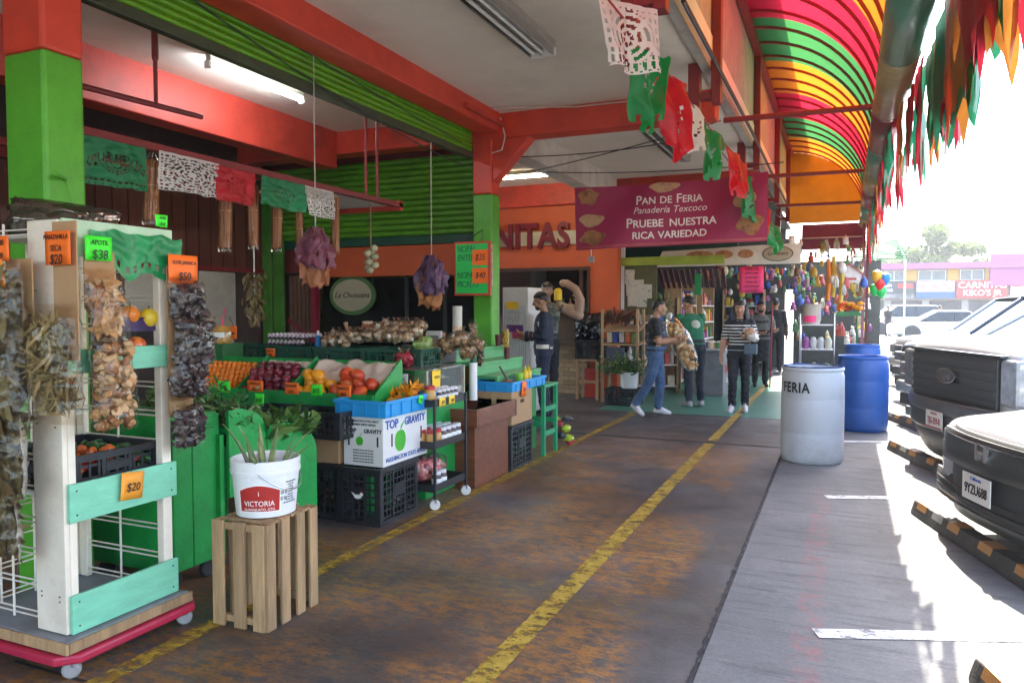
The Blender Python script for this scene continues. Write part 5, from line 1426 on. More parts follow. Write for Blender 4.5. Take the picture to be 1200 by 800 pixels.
# bundles of carrier bags hanging on cords
PBG = mat('mauve_carrier_bag', (.28, .09, .14), .45, var=.25, scale=6, transl=.3); OBG = mat('tan_carrier_bag', (.5, .2, .09), .5, var=.2, transl=.3)
def carrier(label, p, h, w, cord_top, m1, m2):
    t = thing('carrier_bag_bundle', label, 'bags', p)
    rb = random.Random(int(p[1] * 10))
    for k in range(18):
        m = m2 if k % 3 == 2 else m1; a0 = k * 2.4; Ls = h * (rb.uniform(.62, .82) if m is m1 else rb.uniform(.9, 1.05)); wd = w * rb.uniform(.38, .6); sp = w * .26 * (rb.uniform(.5, 1.) if m is m1 else .45)
        b = MB()
        def fn(u, v):
            q = v ** .7; r_ = sp * math.sin(min(1, v * 1.5) * PI / 2) + .018 * math.sin(u * 9 + k) + .07 * noise.noise(Vector((u * 3, v * 4, k * 3.1)))
            x = (u - .5) * wd * (.42 + .58 * min(1, v * 2.0)) * (1 - .25 * max(0, v - .7)); zz = -Ls * v * (1 - .12 * abs(u - .5)) - .02 * math.sin(u * 14 + k) * v
            return (r_ * math.cos(a0) - x * math.sin(a0), r_ * math.sin(a0) + x * math.cos(a0), zz)
        b.grid(fn, 10, 12); b.build('bag', m, t, smooth=True, fix=False, ang=180)
    MB().tube([(0, 0, -.04), (0, 0, cord_top - p[2])], .005, 6).build('cord', mat('pale_cord', (.5, .45, .4), .7), t)
    return t
carrier('mauve and tan carrier bags bundled on a long cord under the lit tube', (-3.8, 4.83, 2.14),   .46, .44, 3.66, PBG, OBG)
carrier('purple and orange carrier bags bundled beside the neon hand-painted sign', (-3.85, 6.75, 2.05),   .54, .44, 2.50 if False else 3.2, mat('purple_carrier_bag', (.16, .08, .17), .45, var=.3, transl=.3), mat('orange_carrier_bag', (.55, .22, .07), .5, transl=.3))
on = thing('onion_string', 'string of pale onions hanging in front of the orange fascia', 'onions', (-4.2, 6.18, 2.15))
for i in range(9):
    a = i * 2.2; MB().ball((.04 * math.cos(a), .04 * math.sin(a), -.06 - .027 * i), (.038, .038, .034), 12, 8, 0, .1, None, i).build('onion', mat('pale_onion', (.45, .42, .28), .4, var=.25, rnd=.2), on, smooth=True)
MB().tube([(0, 0, -.3), (0, 0, .4)], .006, 6).build('rope', mat('rope', (.3, .22, .12), .8), on)
dh = thing('dried_herb_sheaf', 'dark dried herb sheaf hanging beside the green door jamb', 'herbs', (-4.6, 5.02, 1.82))
b = MB()
for i in range(260): leaf(b, (rng.gauss(0, .03), rng.gauss(0, .04), -rng.random() * .42), (rng.gauss(0, .5), rng.gauss(0, .5), -1), rvec(), .07, .02, .2, i % 2)
o = b.build('leaves', [BAY[1], BAY[0]], dh, fix=False); o['kind'] = 'stuff'
MB().tube([(0, 0, -.2), (0, 0, .72)], .006, 6).build('cord', WHITE, dh)
# hand-painted neon sign by pillar two
gs = thing('painted_sign', 'neon green hand-painted board with red frame and two orange price cards on the second pillar', 'sign', (-3.76, 7.52, 1.95))
MB().b2((-.235, -.0, -.30), (.215, .03, .30)).build('frame', REDBR, gs, bevel=.004)
MB().b2((-.21, -.008, -.275), (.185, -.001, .275)).build('board', mat('neon_green_board', (.02, .55, .10), .5, var=.1), gs)
DG = mat('dark_green_ink', (.01, .12, .04), .6)
for i, s in enumerate(('NOPAL', 'ENTERO', '', 'NOPAL', 'PICADO')):
    if s: text_obj(s, .10, DG, gs, (-.19, -.0105, .215 - i * .098), FACE_NY, align='LEFT', sx=.72)
for i, (z, s) in enumerate(((.12, '$35'), (-.08, '$40'))):
    c_ = MB().b2((.0, -.018, z - .085), (.19, -.012, z + .085)).build('price_card', ORCARD, gs); text_obj(s, .10, INK, c_, (.095, -.0195, z), FACE_NY, shear=.2, sx=.8)
MB().b2((.217, .0, -.2), (.235, .02, .26)).build('picture_strip', mat('sticker_strip', (.5, .3, .25), .5, var=.6, scale=14), gs)
MB().tube([(-.1, .02, .3), (.02, .2, .45), (.1, .02, .3)], .004, 5).build('wire', BLACKM, gs)

# ------------------------------------------------------------------ bread banner
BY = 9.3
bn = thing('bread_banner', 'maroon bakery banner with white lettering and bread pictures over the aisle', 'banner', (-1.98, BY, 2.68))
BAN = mat('banner_maroon', (.34, .016, .085), .5, var=.12, scale=2, bump=.05)
def bw_(x, z): return .035 * math.sin(x * 2.1 + z * 1.3) + .02 * math.sin(x * 5.3 - z * 4) + .012 * noise.noise(Vector((x * 4, z * 5, 0)))
BW, BH = 2.36, .80
b = MB(); b.grid(lambda u, v: ((u - .5) * BW, bw_((u - .5) * BW, (v - .5) * BH), (v - .5) * BH + .03 * u * 0 + (.035 - .07 * (1 - u)) * .6 - .03 * math.sin(u * PI) * v), 60, 20); b.build('cloth', BAN, bn, smooth=True, fix=False)
def drape(o, off=-.004):
    for v in o.data.vertices:
        x, y, z = v.co; v.co = (x, bw_(x, z) + off + y, z + (.035 - .07 * (1 - (x / BW + .5))) * .6)
    return o
def btext(s, size, x, z, **k):
    o = text_obj(s, size, WHINK, bn, ext=.0006, **k)
    for v in o.data.vertices: v.co = (v.co.x + x, -v.co.z, v.co.y + z)
    drape(o)
btext('Pan de Feria', .155, .02, .17, caps=True, bold=.002); btext('Panadería Texcoco', .115, .03, .045, shear=.25)
btext('Pruebe', .165, -.27, -.11, caps=True, bold=.0025, sx=1.02); btext('nuestra', .165, .31, -.11, caps=True, bold=.0025, sx=1.02); btext('rica variedad', .155, .03, -.255, caps=True, bold=.0025, sx=1.02)
BRD = mat('bread_print', (.42, .2, .08), .6, col2=(.2, .07, .03), scale=14, lo=.45, hi=.65); BRD2 = mat('bread_print_pale', (.55, .36, .2), .6, col2=(.28, .12, .06), scale=12, lo=.5, hi=.7)
def bread(cx, cz, w, h, m, lobes):
    b = MB(); n = 36
    pts = [(cx + w / 2 * math.cos(a) * (1 + .14 * math.sin(lobes * a)), cz + h / 2 * math.sin(a) * (1 + .14 * math.sin(lobes * a + 1))) for a in [2 * PI * i / n for i in range(n)]]
    b.add([(x, 0, z) for x, z in pts] + [(cx, 0, cz)], [(i, (i + 1) % n, n) for i in range(n)])
    drape(b.build('bread_picture', m, bn, fix=False), -.0035)
bread(-1.0, .27, .26, .2, BRD, 5); bread(-.96, -.03, .32, .16, BRD2, 3); bread(-.95, -.25, .34, .18, BRD, 4)
bread(-.03, .32, .36, .12, BRD2, 3); bread(.92, .1, .26, .2, BRD2, 2); bread(.98, -.18, .30, .26, BRD, 4); bread(.93, .32, .18, .12, BRD, 3)
MB().tube(sag((-1.6, 0.02, .62), (1.35, .02, .52), .05), .006, 5).build('rope', BLACKM, bn)
b = MB(); b.grid(lambda u, v: ((u - .5) * BW, bw_((u - .5) * BW, -.38) - .004, -.385 + .03 * v + (.035 - .07 * (1 - u)) * .6), 40, 1); b.build('hem', mat('banner_hem', (.45, .08, .10), .5), bn, smooth=True, fix=False)
MB().b2((-1.02, .03, -.58), (-.95, .07, -.50)).build('weight', mat('grey_box', (.3, .3, .3), .6), bn); MB().tube([(-.985, .05, -.5), (-.985, .03, -.39)], .006, 5).build('weight_cord', WHITE, bn)

# ------------------------------------------------------------------ foreground string of flags running down the aisle
PLG = mat('plastic_green_flag', (.012, .30, .07), .28, var=.2, scale=5, bump=.15, transl=.45); PLR = mat('plastic_red_flag', (.72, .02, .035), .28, var=.2, bump=.15, transl=.45)
string_pts = [Vector(p) for p in ((-1.02, 2.9, 2.93), (-1.03, 4.3, 2.98), (-1.04, 5.5, 3.02), (-1.04, 6.6, 3.03), (-1.02, 8.0, 3.08), (-.98, 9.2, 3.0), (-.97, 10.5, 2.86), (-.95, 12.5, 2.74), (-.93, 14.5, 2.72))]
o = MB().tube(string_pts, .006, 6).build('flag_string', mat('red_string', (.3, .03, .03), .7), None, smooth=True); tag(o, 'thin cord carrying cut paper flags down the aisle', 'cord')
picado('large white cut paper flag hanging close by from the aisle cord', (-1.0, 3.75, 3.03), rad(50), .36, .33, PPW, 'lace', 11, .5, .05)
def twisted(label, p, w, h, m, seed, lean, rz):
    """plastic flag hanging in soft folds, lower corners drawn together"""
    b = MB()
    def fn(u, v):
        t = 1 - v; x = (u - .5) * w * (1 - .45 * t)
        y = .05 * math.sin(u * 11 + seed) * (.3 + t) + .05 * t * math.sin(seed * 2.1) + .03 * noise.noise(Vector((u * 4, t * 3, seed)))
        return (x + lean * t * h, y, -t * h * (1 - .5 * abs(u - .45)) + .03 * noise.noise(Vector((u * 6, t * 4, seed))))
    b.grid(fn, 26, 20, skip=lambda u, v, i, j: (j < 2 and i % 4 == 0) or (5 < j < 14 and 6 < i < 20 and (i * 7 + j * 5 + seed) % 11 < 2))
    o = b.build('plastic_flag', m, None, smooth=True, fix=False, ang=180); o.location = p; o.rotation_euler = (0, 0, rz)
    tag(o, label, 'flag')
q_ = rad(86)
twisted('long green plastic flag beside the white lace flag', (-1.035, 4.40, 2.99), .40, .46, PLG, 1, .05, rad(70))
twisted('long red plastic flag beside the green one over the red beam', (-1.04, 4.95, 3.01), .5, .56, PLR, 2, .12, rad(74))
twisted('white cut flag folded along the cord after the red one', (-1.04, 5.75, 3.03), .9, .36, PPW, 3, .2, q_)
twisted('green plastic flag hanging in front of the perpendicular red beam', (-1.03, 6.75, 3.05), 1.1, .42, PLG, 4, .3, q_)
twisted('red plastic flag beside the banner corner', (-1.0, 7.9, 3.07), 1.2, .46, PLR, 5, .2, q_)
twisted('green plastic flag below the banner corner', (-.98, 9.15, 3.0), 1.3, .50, PLG, 6, .2, q_)
twisted('red plastic flag past the banner over the white banner', (-.97, 10.5, 2.88), 1.4, .46, PLR, 7, .1, q_)
twisted('green plastic flag at the far end of the aisle cord', (-.95, 12.0, 2.78), 1.5, .46, PLG, 8, .1, q_)

# ------------------------------------------------------------------ pennants along the gutter
PEN = [mat('pennant_green', (.02, .20, .09), .5, var=.25, bump=.1, transl=.45), mat('pennant_red', (.6, .03, .05), .5, var=.2, bump=.1, transl=.45), mat('pennant_orange', (.62, .2, .03), .5, var=.2, bump=.1, transl=.45)]
o = MB().tube([(gx(-2) + .01, -2, 3.215), (gx(17) + .01, 17, 3.215)], .006, 5).build('pennant_line', BLACKM, None); tag(o, 'thin line along the canopy gutter that carries the pennants', 'cord')
r = random.Random(5)
def pennant(y, row, L, w, ci):
    b = MB(); sd = r.random() * 20; tips = [r.uniform(.55, 1) for _ in range(4)]
    def fn(u, v):
        t = 1 - v
        k = u * 3; i = min(2, int(k)); f = k - i
        tip = 1 - (.42 if y > 5.7 else .26) * abs(math.sin(u * PI * 2.5 + sd)) * t
        return (.03 * math.sin(u * 6 + sd) * t + .03 * t * t * r_tilt + .03 * noise.noise(Vector((u * 4, t * 3, sd))), (u - .5) * w * (1 - (.55 if y > 5.7 else .35) * t * t), -L * t * tip)
    r_tilt = r.uniform(-.3, .9)
    b.grid(fn, 12, 12)
    o = b.build('pennant', PEN[ci], None, smooth=True, fix=False, ang=180)
    o.location = (gx(y) + (.19 if y < 5.7 else max(.03, .19 - .07 * (y - 5.7))) + .03 * row, y, 3.28 if y < 6.5 else 3.20)
    return o
y = 2.6; i = 0
CN = ['green', 'red', 'orange']
while y < 17:
    ci = (0, 1, 0, 2, 1)[i % 5]
    L = r.uniform(.55, .95) if y > 5.7 else r.uniform(.75, 1.0)
    tag(pennant(y, i % 2, L, r.uniform(.5, .75) if y > 5.7 else r.uniform(.8, 1.05), ci), '%s ragged plastic pennant hanging along the canopy gutter' % CN[ci], 'pennant', '%s pennants along the gutter' % CN[ci])
    y += r.uniform(.34, .5) * (.62 if y < 7.5 else 1); i += 1
# ------------------------------------------------------------------ people
from mathutils import kdtree
SKIN = mat('skin_brown', (.36, .18, .10), .55, var=.08, bump=.03); SKIN2 = mat('skin_tan', (.42, .22, .13), .55, var=.08, bump=.03)
HAIR = mat('black_hair', (.012, .010, .010), .5, var=.3, scale=30, bump=.4, bscale=60, stretch=(1, 1, .3))
EYEW = mat('eye_white', (.7, .68, .64), .3); EYED = mat('eye_dark', (.02, .012, .01), .2); LIP = mat('lip', (.30, .10, .08), .5)
class Body:
    def __init__(s): s.prims = []
    def cap(s, p0, r0, p1, r1, m, n=4):
        p0, p1 = Vector(p0), Vector(p1); d = (p1 - p0); L = d.length; d = d.normalized()
        pts, rs = [], []
        for i in range(4): a = PI / 2 * (i + .15) / 4; pts.append(p0 - d * r0 * math.cos(a)); rs.append(r0 * math.sin(a))
        for i in range(n + 1): t = i / n; pts.append(p0.lerp(p1, t)); rs.append(r0 + (r1 - r0) * t)
        for i in range(3, -1, -1): a = PI / 2 * (i + .15) / 4; pts.append(p1 + d * r1 * math.cos(a)); rs.append(r1 * math.sin(a))
        b = MB(); b.tube(pts, rs, 12); s.prims.append((b, m))
    def ball(s, c, r, m, rot=None): b = MB(); b.ball(c, r, 16, 12, 0, 0, rot); s.prims.append((b, m))
    def loft(s, rings, m):
        b = MB(); seg = 20; vs_ = []
        for x, y, z, rx, ry in rings:
            for k in range(seg):
                w = 2 * PI * k / seg; c, q = math.cos(w), math.sin(w)
                vs_.append((x + rx * math.copysign(abs(c) ** .85, c), y + ry * math.copysign(abs(q) ** .85, q), z))
        fs_ = [(i * seg + k, i * seg + (k + 1) % seg, (i + 1) * seg + (k + 1) % seg, (i + 1) * seg + k) for i in range(len(rings) - 1) for k in range(seg)]
        fs_ += [tuple(range(seg))[::-1], tuple((len(rings) - 1) * seg + k for k in range(seg))]
        b.add(vs_, fs_); s.prims.append((b, m))
    def build(s, mats, parent, vox=.0065, name='body'):
        b = MB(); lab = []
        for q, m in s.prims:
            b.add(q.v, q.f); lab += [m] * len(q.v)
        me = b.mesh('tmp', mats)
        bm = bmesh.new(); bm.from_mesh(me); bmesh.ops.recalc_face_normals(bm, faces=bm.faces); bm.to_mesh(me); bm.free()
        o = bpy.data.objects.new('tmp', me); COL.objects.link(o)
        k = o.modifiers.new('r', 'REMESH'); k.mode = 'VOXEL'; k.voxel_size = vox
        k = o.modifiers.new('s', 'SMOOTH'); k.factor = .5; k.iterations = 4
        me2 = bpy.data.meshes.new_from_object(o.evaluated_get(bpy.context.evaluated_depsgraph_get()))
        bpy.data.objects.remove(o)
        nrm = [v.normal.copy() for v in me2.vertices]
        kd = kdtree.KDTree(len(b.v))
        for i, p in enumerate(b.v): kd.insert(p, i)
        kd.balance()
        me2.materials.clear()
        for q in mats: me2.materials.append(q)
        me2.polygons.foreach_set('material_index', [lab[kd.find(p.center)[1]] for p in me2.polygons])
        for v, n_ in zip(me2.vertices, nrm):
            if lab[kd.find(v.co)[1]] < 2:
                q = v.co; v.co = q + n_ * (.010 * noise.noise(Vector((q.x * 9, q.y * 9, q.z * 16 + q.x * 8))) + .005 * noise.noise(q * 34))
        me2.polygons.foreach_set('use_smooth', [True] * len(me2.polygons))
        me2.name = name
        r = bpy.data.objects.new(name, me2); COL.objects.link(r); r.parent = parent
        return r

def lerp3(a, b, t): return tuple(a[i] + (b[i] - a[i]) * t for i in range(3))
def hand(B, wrist, d, palm_n, skin, side, curl=.5, s=1.):
    """palm, four unequal bent fingers and a thumb that leaves the side of the palm"""
    w = Vector(wrist); d = Vector(d).normalized(); n = Vector(palm_n); n = (n - d * n.dot(d)).normalized(); sd = d.cross(n) * side
    B.cap(w, .024 * s, w + d * .045 * s, .03 * s, skin); B.cap(w + d * .04 * s - sd * .018 * s, .02 * s, w + d * .085 * s - sd * .022 * s, .016 * s, skin); B.cap(w + d * .04 * s + sd * .018 * s, .02 * s, w + d * .085 * s + sd * .022 * s, .016 * s, skin)
    for i, (o, L) in enumerate(((-.033, .058), (-.011, .072), (.011, .078), (.033, .07))):
        p = w + d * .088 * s + sd * o * s
        q = p + (d * math.cos(curl * .7) + n * math.sin(curl * .7)) * L * .5 * s
        r = q + (d * math.cos(curl * 1.9) + n * math.sin(curl * 1.9)) * L * .5 * s
        B.cap(p, .0098 * s, q, .009 * s, skin, 2); B.cap(q, .009 * s, r, .0078 * s, skin, 2)
    p = w + d * .03 * s + sd * .026 * s; q = p + (d * .6 + sd * .65 + n * .3).normalized() * .042 * s; r = q + (d * .85 + sd * .1 + n * .45).normalized() * .032 * s
    B.cap(p, .013 * s, q, .011 * s, skin, 2); B.cap(q, .011 * s, r, .009 * s, skin, 2)

def person(label, loc, rz, H, mats, J, build=1., hair='short', female=False, top=0, bottom=1, shoe=2, skin=3, sleeve=.55, group=None, vox=.0068, name='person', cat='person', headturn=0., nod=0., extras=None, hand_curl=.6):
    """J: joint positions for a 1.70 m figure facing -Y; mats = [top, bottom, shoe, skin, ...]"""
    t = thing(name, label, cat, loc, rz, group); t.scale = (H / 1.7,) * 3
    B = Body(); g = build
    D = dict(hipL=(.09, 0, .90), hipR=(-.09, 0, .90), kneeL=(.10, -.02, .49), kneeR=(-.10, -.02, .49), ankL=(.10, .03, .09), ankR=(-.10, .03, .09), toeL=(.115, -.13, .035), toeR=(-.115, -.13, .035),
             pel=(0, .0, .95), waist=(0, .0, 1.08), chest=(0, .0, 1.27), sh=(0, .01, 1.40), neck=(0, .0, 1.47), head=(0, -.015, 1.59), shL=(.178, .01, 1.385), shR=(-.178, .01, 1.385),
             elL=(.235, .03, 1.11), elR=(-.235, .03, 1.11), wrL=(.245, -.04, .87), wrR=(-.245, -.04, .87), hdL=(0, -.1, -1), hdR=(0, -.1, -1))
    D.update(J)
    hw = .165 if female else .155; sw = .165 if female else .185
    P, W, C, S = D['pel'], D['waist'], D['chest'], D['sh']
    B.loft([(P[0], P[1], P[2] - .09, hw * .82 * g, .105 * g), (P[0], P[1], P[2], hw * g, .118 * g), (*lerp3(P, W, .35), hw * .97 * g, .116 * g)], bottom)
    belly = 1.06 if g > 1.05 else 1.
    B.loft([(*lerp3(P, W, .2), hw * 1.03 * g, .124 * g), (*W, (.132 if female else .148) * g * belly, .112 * g * belly), (*lerp3(W, C, .5), (.142 if female else .16) * g, .114 * g), (*C, .172 * g, .118 * g), (*lerp3(C, S, .6), .172 * g, .105 * g), (*S, .135 * g, .085 * g), (S[0], S[1], S[2] + .045, .085, .065)], top)
    B.ball((S[0], S[1], S[2] - .01), (.165 * g, .08, .05), top)
    if female:
        for sx in (-1, 1): B.ball((C[0] + sx * .075, C[1] - .085, C[2]), (.07, .06, .065), top)
    B.cap(S, .06, D['neck'], .052, skin); B.cap(D['neck'], .052, (D['head'][0], D['head'][1] + .02, D['head'][2] - .05), .05, skin)
    h = Vector(D['head']); Rh = Matrix.Rotation(headturn, 3, 'Z') @ Matrix.Rotation(nod, 3, 'X')
    def hp(x, y, z): return h + Rh @ Vector((x, y, z))
    B.ball(h + Rh @ Vector((0, .012, .018)), (.077, .094, .098), skin, Rh)
    B.ball(hp(0, -.022, -.045), (.058, .066, .068), skin, Rh); B.ball(hp(0, -.048, -.088), (.03, .026, .022), skin, Rh)
    B.cap(hp(0, -.085, .015), .010, hp(0, -.103, -.022), .015, skin); B.ball(hp(0, -.088, -.024), (.021, .014, .011), skin, Rh)
    for sx in (-1, 1):
        B.ball(hp(sx * .078, .012, -.005), (.012, .02, .031), skin, Rh); B.ball(hp(sx * .04, -.062, -.03), (.028, .025, .028), skin, Rh)
    for sfx, sx in (('L', 1), ('R', -1)):
        sh, el, wr = D['sh' + sfx], D['el' + sfx], D['wr' + sfx]
        B.ball(sh, (.062 * g, .06 * g, .06 * g), top)
        k = lerp3(sh, el, min(1, sleeve / .5) if sleeve < .5 else 1)
        if sleeve >= 1:
            B.cap(sh, .058 * g, el, .048 * g, top); B.cap(el, .048 * g, lerp3(el, wr, .95), .04 * g, top); B.cap(el, .036, wr, .027, skin)
        else:
            ke = lerp3(sh, el, sleeve)
            B.cap(sh, .06 * g, ke, .060 * g, top); B.cap(lerp3(sh, el, sleeve + .06), .042 * g, el, .041 * g, skin); B.cap(el, .042 * g, lerp3(el, wr, .35), .041 * g, skin); B.cap(lerp3(el, wr, .35), .041 * g, wr, .027, skin)
        hand(B, wr, D['hd' + sfx], (-sx * .8, -.4, 0) if abs(D['hd' + sfx][2]) > .6 else (0, 0, -1 if False else .6), skin, -sx, hand_curl)
        hp_, kn, an, to = D['hip' + sfx], D['knee' + sfx], D['ank' + sfx], D['toe' + sfx]
        B.cap(hp_, .092 * g, lerp3(hp_, kn, .5), .078 * g, bottom); B.cap(lerp3(hp_, kn, .5), .078 * g, kn, .062 * g, bottom)
        B.cap(kn, .062 * g, lerp3(kn, an, .35), .062 * g, bottom); B.cap(lerp3(kn, an, .35), .062 * g, lerp3(kn, an, .93), .053 * g, bottom)
        heel = Vector(an) + (Vector(an) - Vector(to)).normalized() * .04 + Vector((0, 0, -.05))
        B.cap(an, .04, heel, .037, shoe); B.cap(heel, .036, to, .034, shoe); B.cap(lerp3(an, to, .3), .042, lerp3(an, to, .8), .036, shoe)
        tv = Vector(to); B.cap(lerp3(heel, to, .6), .042, to, .036, shoe)
    if extras: extras(B, D)
    body = B.build(mats, t, vox)
    # face details and hair ride on the body
    e = MB()
    for sx in (-1, 1):
        e.ball(hp(sx * .031, -.0735, .008), (.013, .011, .007), 10, 8, 0, 0, Rh); e.ball(hp(sx * .031, -.0805, .008), (.006, .006, .006), 8, 6, 1, 0, Rh)
        e.box(hp(sx * .032, -.083, .030), (.032, .012, .007), m=2)
    o = e.build('eyes', [EYEW, EYED, HAIR], t, smooth=True); o['kind'] = 'stuff'
    e = MB(); e.ball(hp(0, -.0825, -.053), (.022, .010, .007), 10, 6, 0, 0, Rh); e.build('mouth', LIP, t, smooth=True)
    hb = MB()
    def hairshell(scale, cut):
        n0 = len(hb.v); hb.ball((0, 0, 0), 1, 26, 18)
        V = []
        for p in hb.v[n0:]:
            p = Vector(p); k = 1 + .07 * noise.noise(p * 4.5) + .05 * noise.noise(p * 11)
            front = p.y < -.35
            lim = (.42 if p.y < -.2 else (-.05 if p.y < .45 else -.5)) + cut
            if p.z < lim: k *= max(.55, 1 - (lim - p.z) * .8)
            V.append(hp(p.x * .088 * k * scale, .018 + p.y * .105 * k * scale, .03 + p.z * .105 * k * scale))
        hb.v[n0:] = [tuple(q) for q in V]
    hairshell(1., 0.)
    if hair == 'long':
        for sx in (-1, 1):
            for k in range(5):
                x0 = sx * (.07 + .012 * (k % 2)); hb.tube([hp(x0, .0 + k * .018, .05), hp(x0 * 1.18, .02 + k * .018, -.05), hp(x0 * 1.3, .0 + k * .02, -.15), hp(x0 * 1.15, -.01 + k * .02, -.24)], [.03, .034, .032, .012], 8)
        for k in range(5): hb.tube([hp(-.06 + .03 * k, .09, .03), hp(-.07 + .035 * k, .11, -.1), hp(-.07 + .035 * k, .10, -.24)], [.03, .034, .012], 8)
    if hair == 'beard':
        hb.ball(hp(0, -.038, -.075), (.054, .052, .036), 16, 10, 0, .15, Rh)
    hb.build('hair', HAIR, t, smooth=True, ang=180)
    return t, hp

NAVY = mat('navy_cloth', (.014, .020, .045), .75, var=.25, bump=.3, bscale=18); BLK = mat('black_cloth', (.014, .014, .017), .8, var=.3, bump=.3, bscale=18)
DENIM = mat('blue_denim', (.055, .10, .19), .8, var=.35, scale=7, bump=.35, bscale=20); DKDEN = mat('dark_denim', (.018, .022, .032), .8, var=.35, bump=.3, bscale=20)
GRNT = mat('green_tee', (.012, .15, .07), .8, var=.2, bump=.3, bscale=16); SHOEW = mat('white_shoe', (.65, .62, .62), .6, var=.1); SHOEG = mat('grey_shoe', (.38, .38, .38), .6); GREYT = mat('grey_tee', (.13, .14, .13), .8, var=.2, bump=.3)
def stripes():
    m = bpy.data.materials.new('striped_knit'); m.use_nodes = True; N, L = m.node_tree.nodes, m.node_tree.links
    tc = N.new('ShaderNodeTexCoord'); sx = N.new('ShaderNodeSeparateXYZ'); L.new(tc.outputs['Object'], sx.inputs[0])
    a = N.new('ShaderNodeMath'); a.operation = 'MULTIPLY'; a.inputs[1].default_value = 21; L.new(sx.outputs[2], a.inputs[0])
    f = N.new('ShaderNodeMath'); f.operation = 'FRACT'; L.new(a.outputs[0], f.inputs[0])
    c = N.new('ShaderNodeMath'); c.operation = 'LESS_THAN'; c.inputs[1].default_value = .36; L.new(f.outputs[0], c.inputs[0])
    l = N.new('ShaderNodeMath'); l.operation = 'LESS_THAN'; l.inputs[1].default_value = 1.36; L.new(sx.outputs[2], l.inputs[0])
    k = N.new('ShaderNodeMath'); k.operation = 'MULTIPLY'; L.new(c.outputs[0], k.inputs[0]); L.new(l.outputs[0], k.inputs[1])
    mx = N.new('ShaderNodeMix'); mx.data_type = 'RGBA'; mx.inputs[6].default_value = (.014, .014, .018, 1); mx.inputs[7].default_value = (.68, .66, .63, 1); L.new(k.outputs[0], mx.inputs[0])
    L.new(mx.outputs[2], N['Principled BSDF'].inputs['Base Color']); N['Principled BSDF'].inputs['Roughness'].default_value = .8
    return m
# man in navy coverall, in profile
t, hp = person('person in a navy work jacket with pale patches, standing in profile behind the stall', (-3.70, 9.55, 0), rad(-74), 1.72, [NAVY, NAVY, BLK, SKIN],
   dict(elL=(.20, .02, 1.12), wrL=(.12, -.22, 1.15), hdL=(-.1, -1, .1), elR=(-.22, -.02, 1.12), wrR=(-.10, -.26, 1.08), hdR=(.2, -1, .1), head=(0, -.05, 1.585)), 1.12, 'beard', sleeve=1.0, nod=.25)
PATCH = mat('reflective_patch', (.72, .68, .58), .4)
# on his own left side and back (seen from the stall)
for (x, y, z, w, h_) in ((.196, -.01, 1.285, .11, .06), (.185, .0, .985, .17, .055)):
    b = MB(); b.grid(lambda u, v: (x + .012 - .035 * (2 * u - 1) ** 2, y + (u - .5) * w, z + (v - .5) * h_), 6, 1); b.build('pocket_patch', PATCH, t, solid=.006)
MB().b2((.155, .10, .955), (.175, .135, .985)).build('pocket_patch', PATCH, t)
# man in black tee and denim overalls, carrying
def overalls(B, D):
    for sx in (-1, 1): B.cap((sx * .085, -.128, 1.18), .018, (sx * .10, -.02, 1.425), .018, 1); B.cap((sx * .10, -.02, 1.425), .018, (sx * .05, .13, 1.15), .018, 1)
    B.loft([(0, -.03, .98, .16, .12), (0, -.035, 1.10, .155, .112), (0, -.05, 1.22, .11, .085)], 1)
    B.loft([(0, .02, .98, .16, .118), (0, .03, 1.12, .12, .10)], 1)
person('person in a black tee and blue denim overalls holding one end of the bread sack', (-2.36, 10.45, 0), rad(100), 1.62, [BLK, DENIM, SHOEW, SKIN2],
   dict(elL=(.22, -.06, 1.10), wrL=(.17, -.30, 1.08), hdL=(-.1, -1, .15), elR=(-.22, -.05, 1.10), wrR=(-.16, -.29, 1.14), hdR=(.1, -1, .15), kneeL=(.10, -.06, .49), ankL=(.10, -.03, .10), toeL=(.115, -.19, .035),
        kneeR=(-.10, .10, .48), ankR=(-.10, .30, .17), toeR=(-.11, .19, .035), head=(0, -.05, 1.585), pel=(0, .02, .95)), 1.16, 'short', sleeve=.62, extras=overalls)
# man in green tee, back turned
t, hp = person('person in a green tee with a pale emblem on the back, bending to the sack', (-2.03, 11.62, 0), rad(-142), 1.70, [GRNT, DKDEN, SHOEG, SKIN],
   dict(waist=(0, -.03, 1.08), chest=(0, -.09, 1.26), sh=(0, -.14, 1.39), neck=(0, -.18, 1.46), head=(0, -.22, 1.57), shL=(.18, -.13, 1.375), shR=(-.18, -.13, 1.375), elL=(.22, -.26, 1.14), wrL=(.14, -.42, 1.02), hdL=(0, -1, -.3), elR=(-.22, -.25, 1.13), wrR=(-.14, -.42, 1.06), hdR=(0, -1, -.3)), 1.04, 'short', sleeve=.6, nod=.35, headturn=.5)
b = MB(); b.grid(lambda u, v: (.075 * (2 * u - 1) * math.sqrt(max(0, 1 - (2 * v - 1) ** 2)), .052 - .10 * (v - .5) * .45 - .02 * (2 * u - 1) ** 2, 1.27 + .065 * (2 * v - 1)), 10, 10); b.build('shirt_emblem', mat('pale_emblem', (.42, .47, .38), .7, var=.4, scale=40), t, smooth=True)
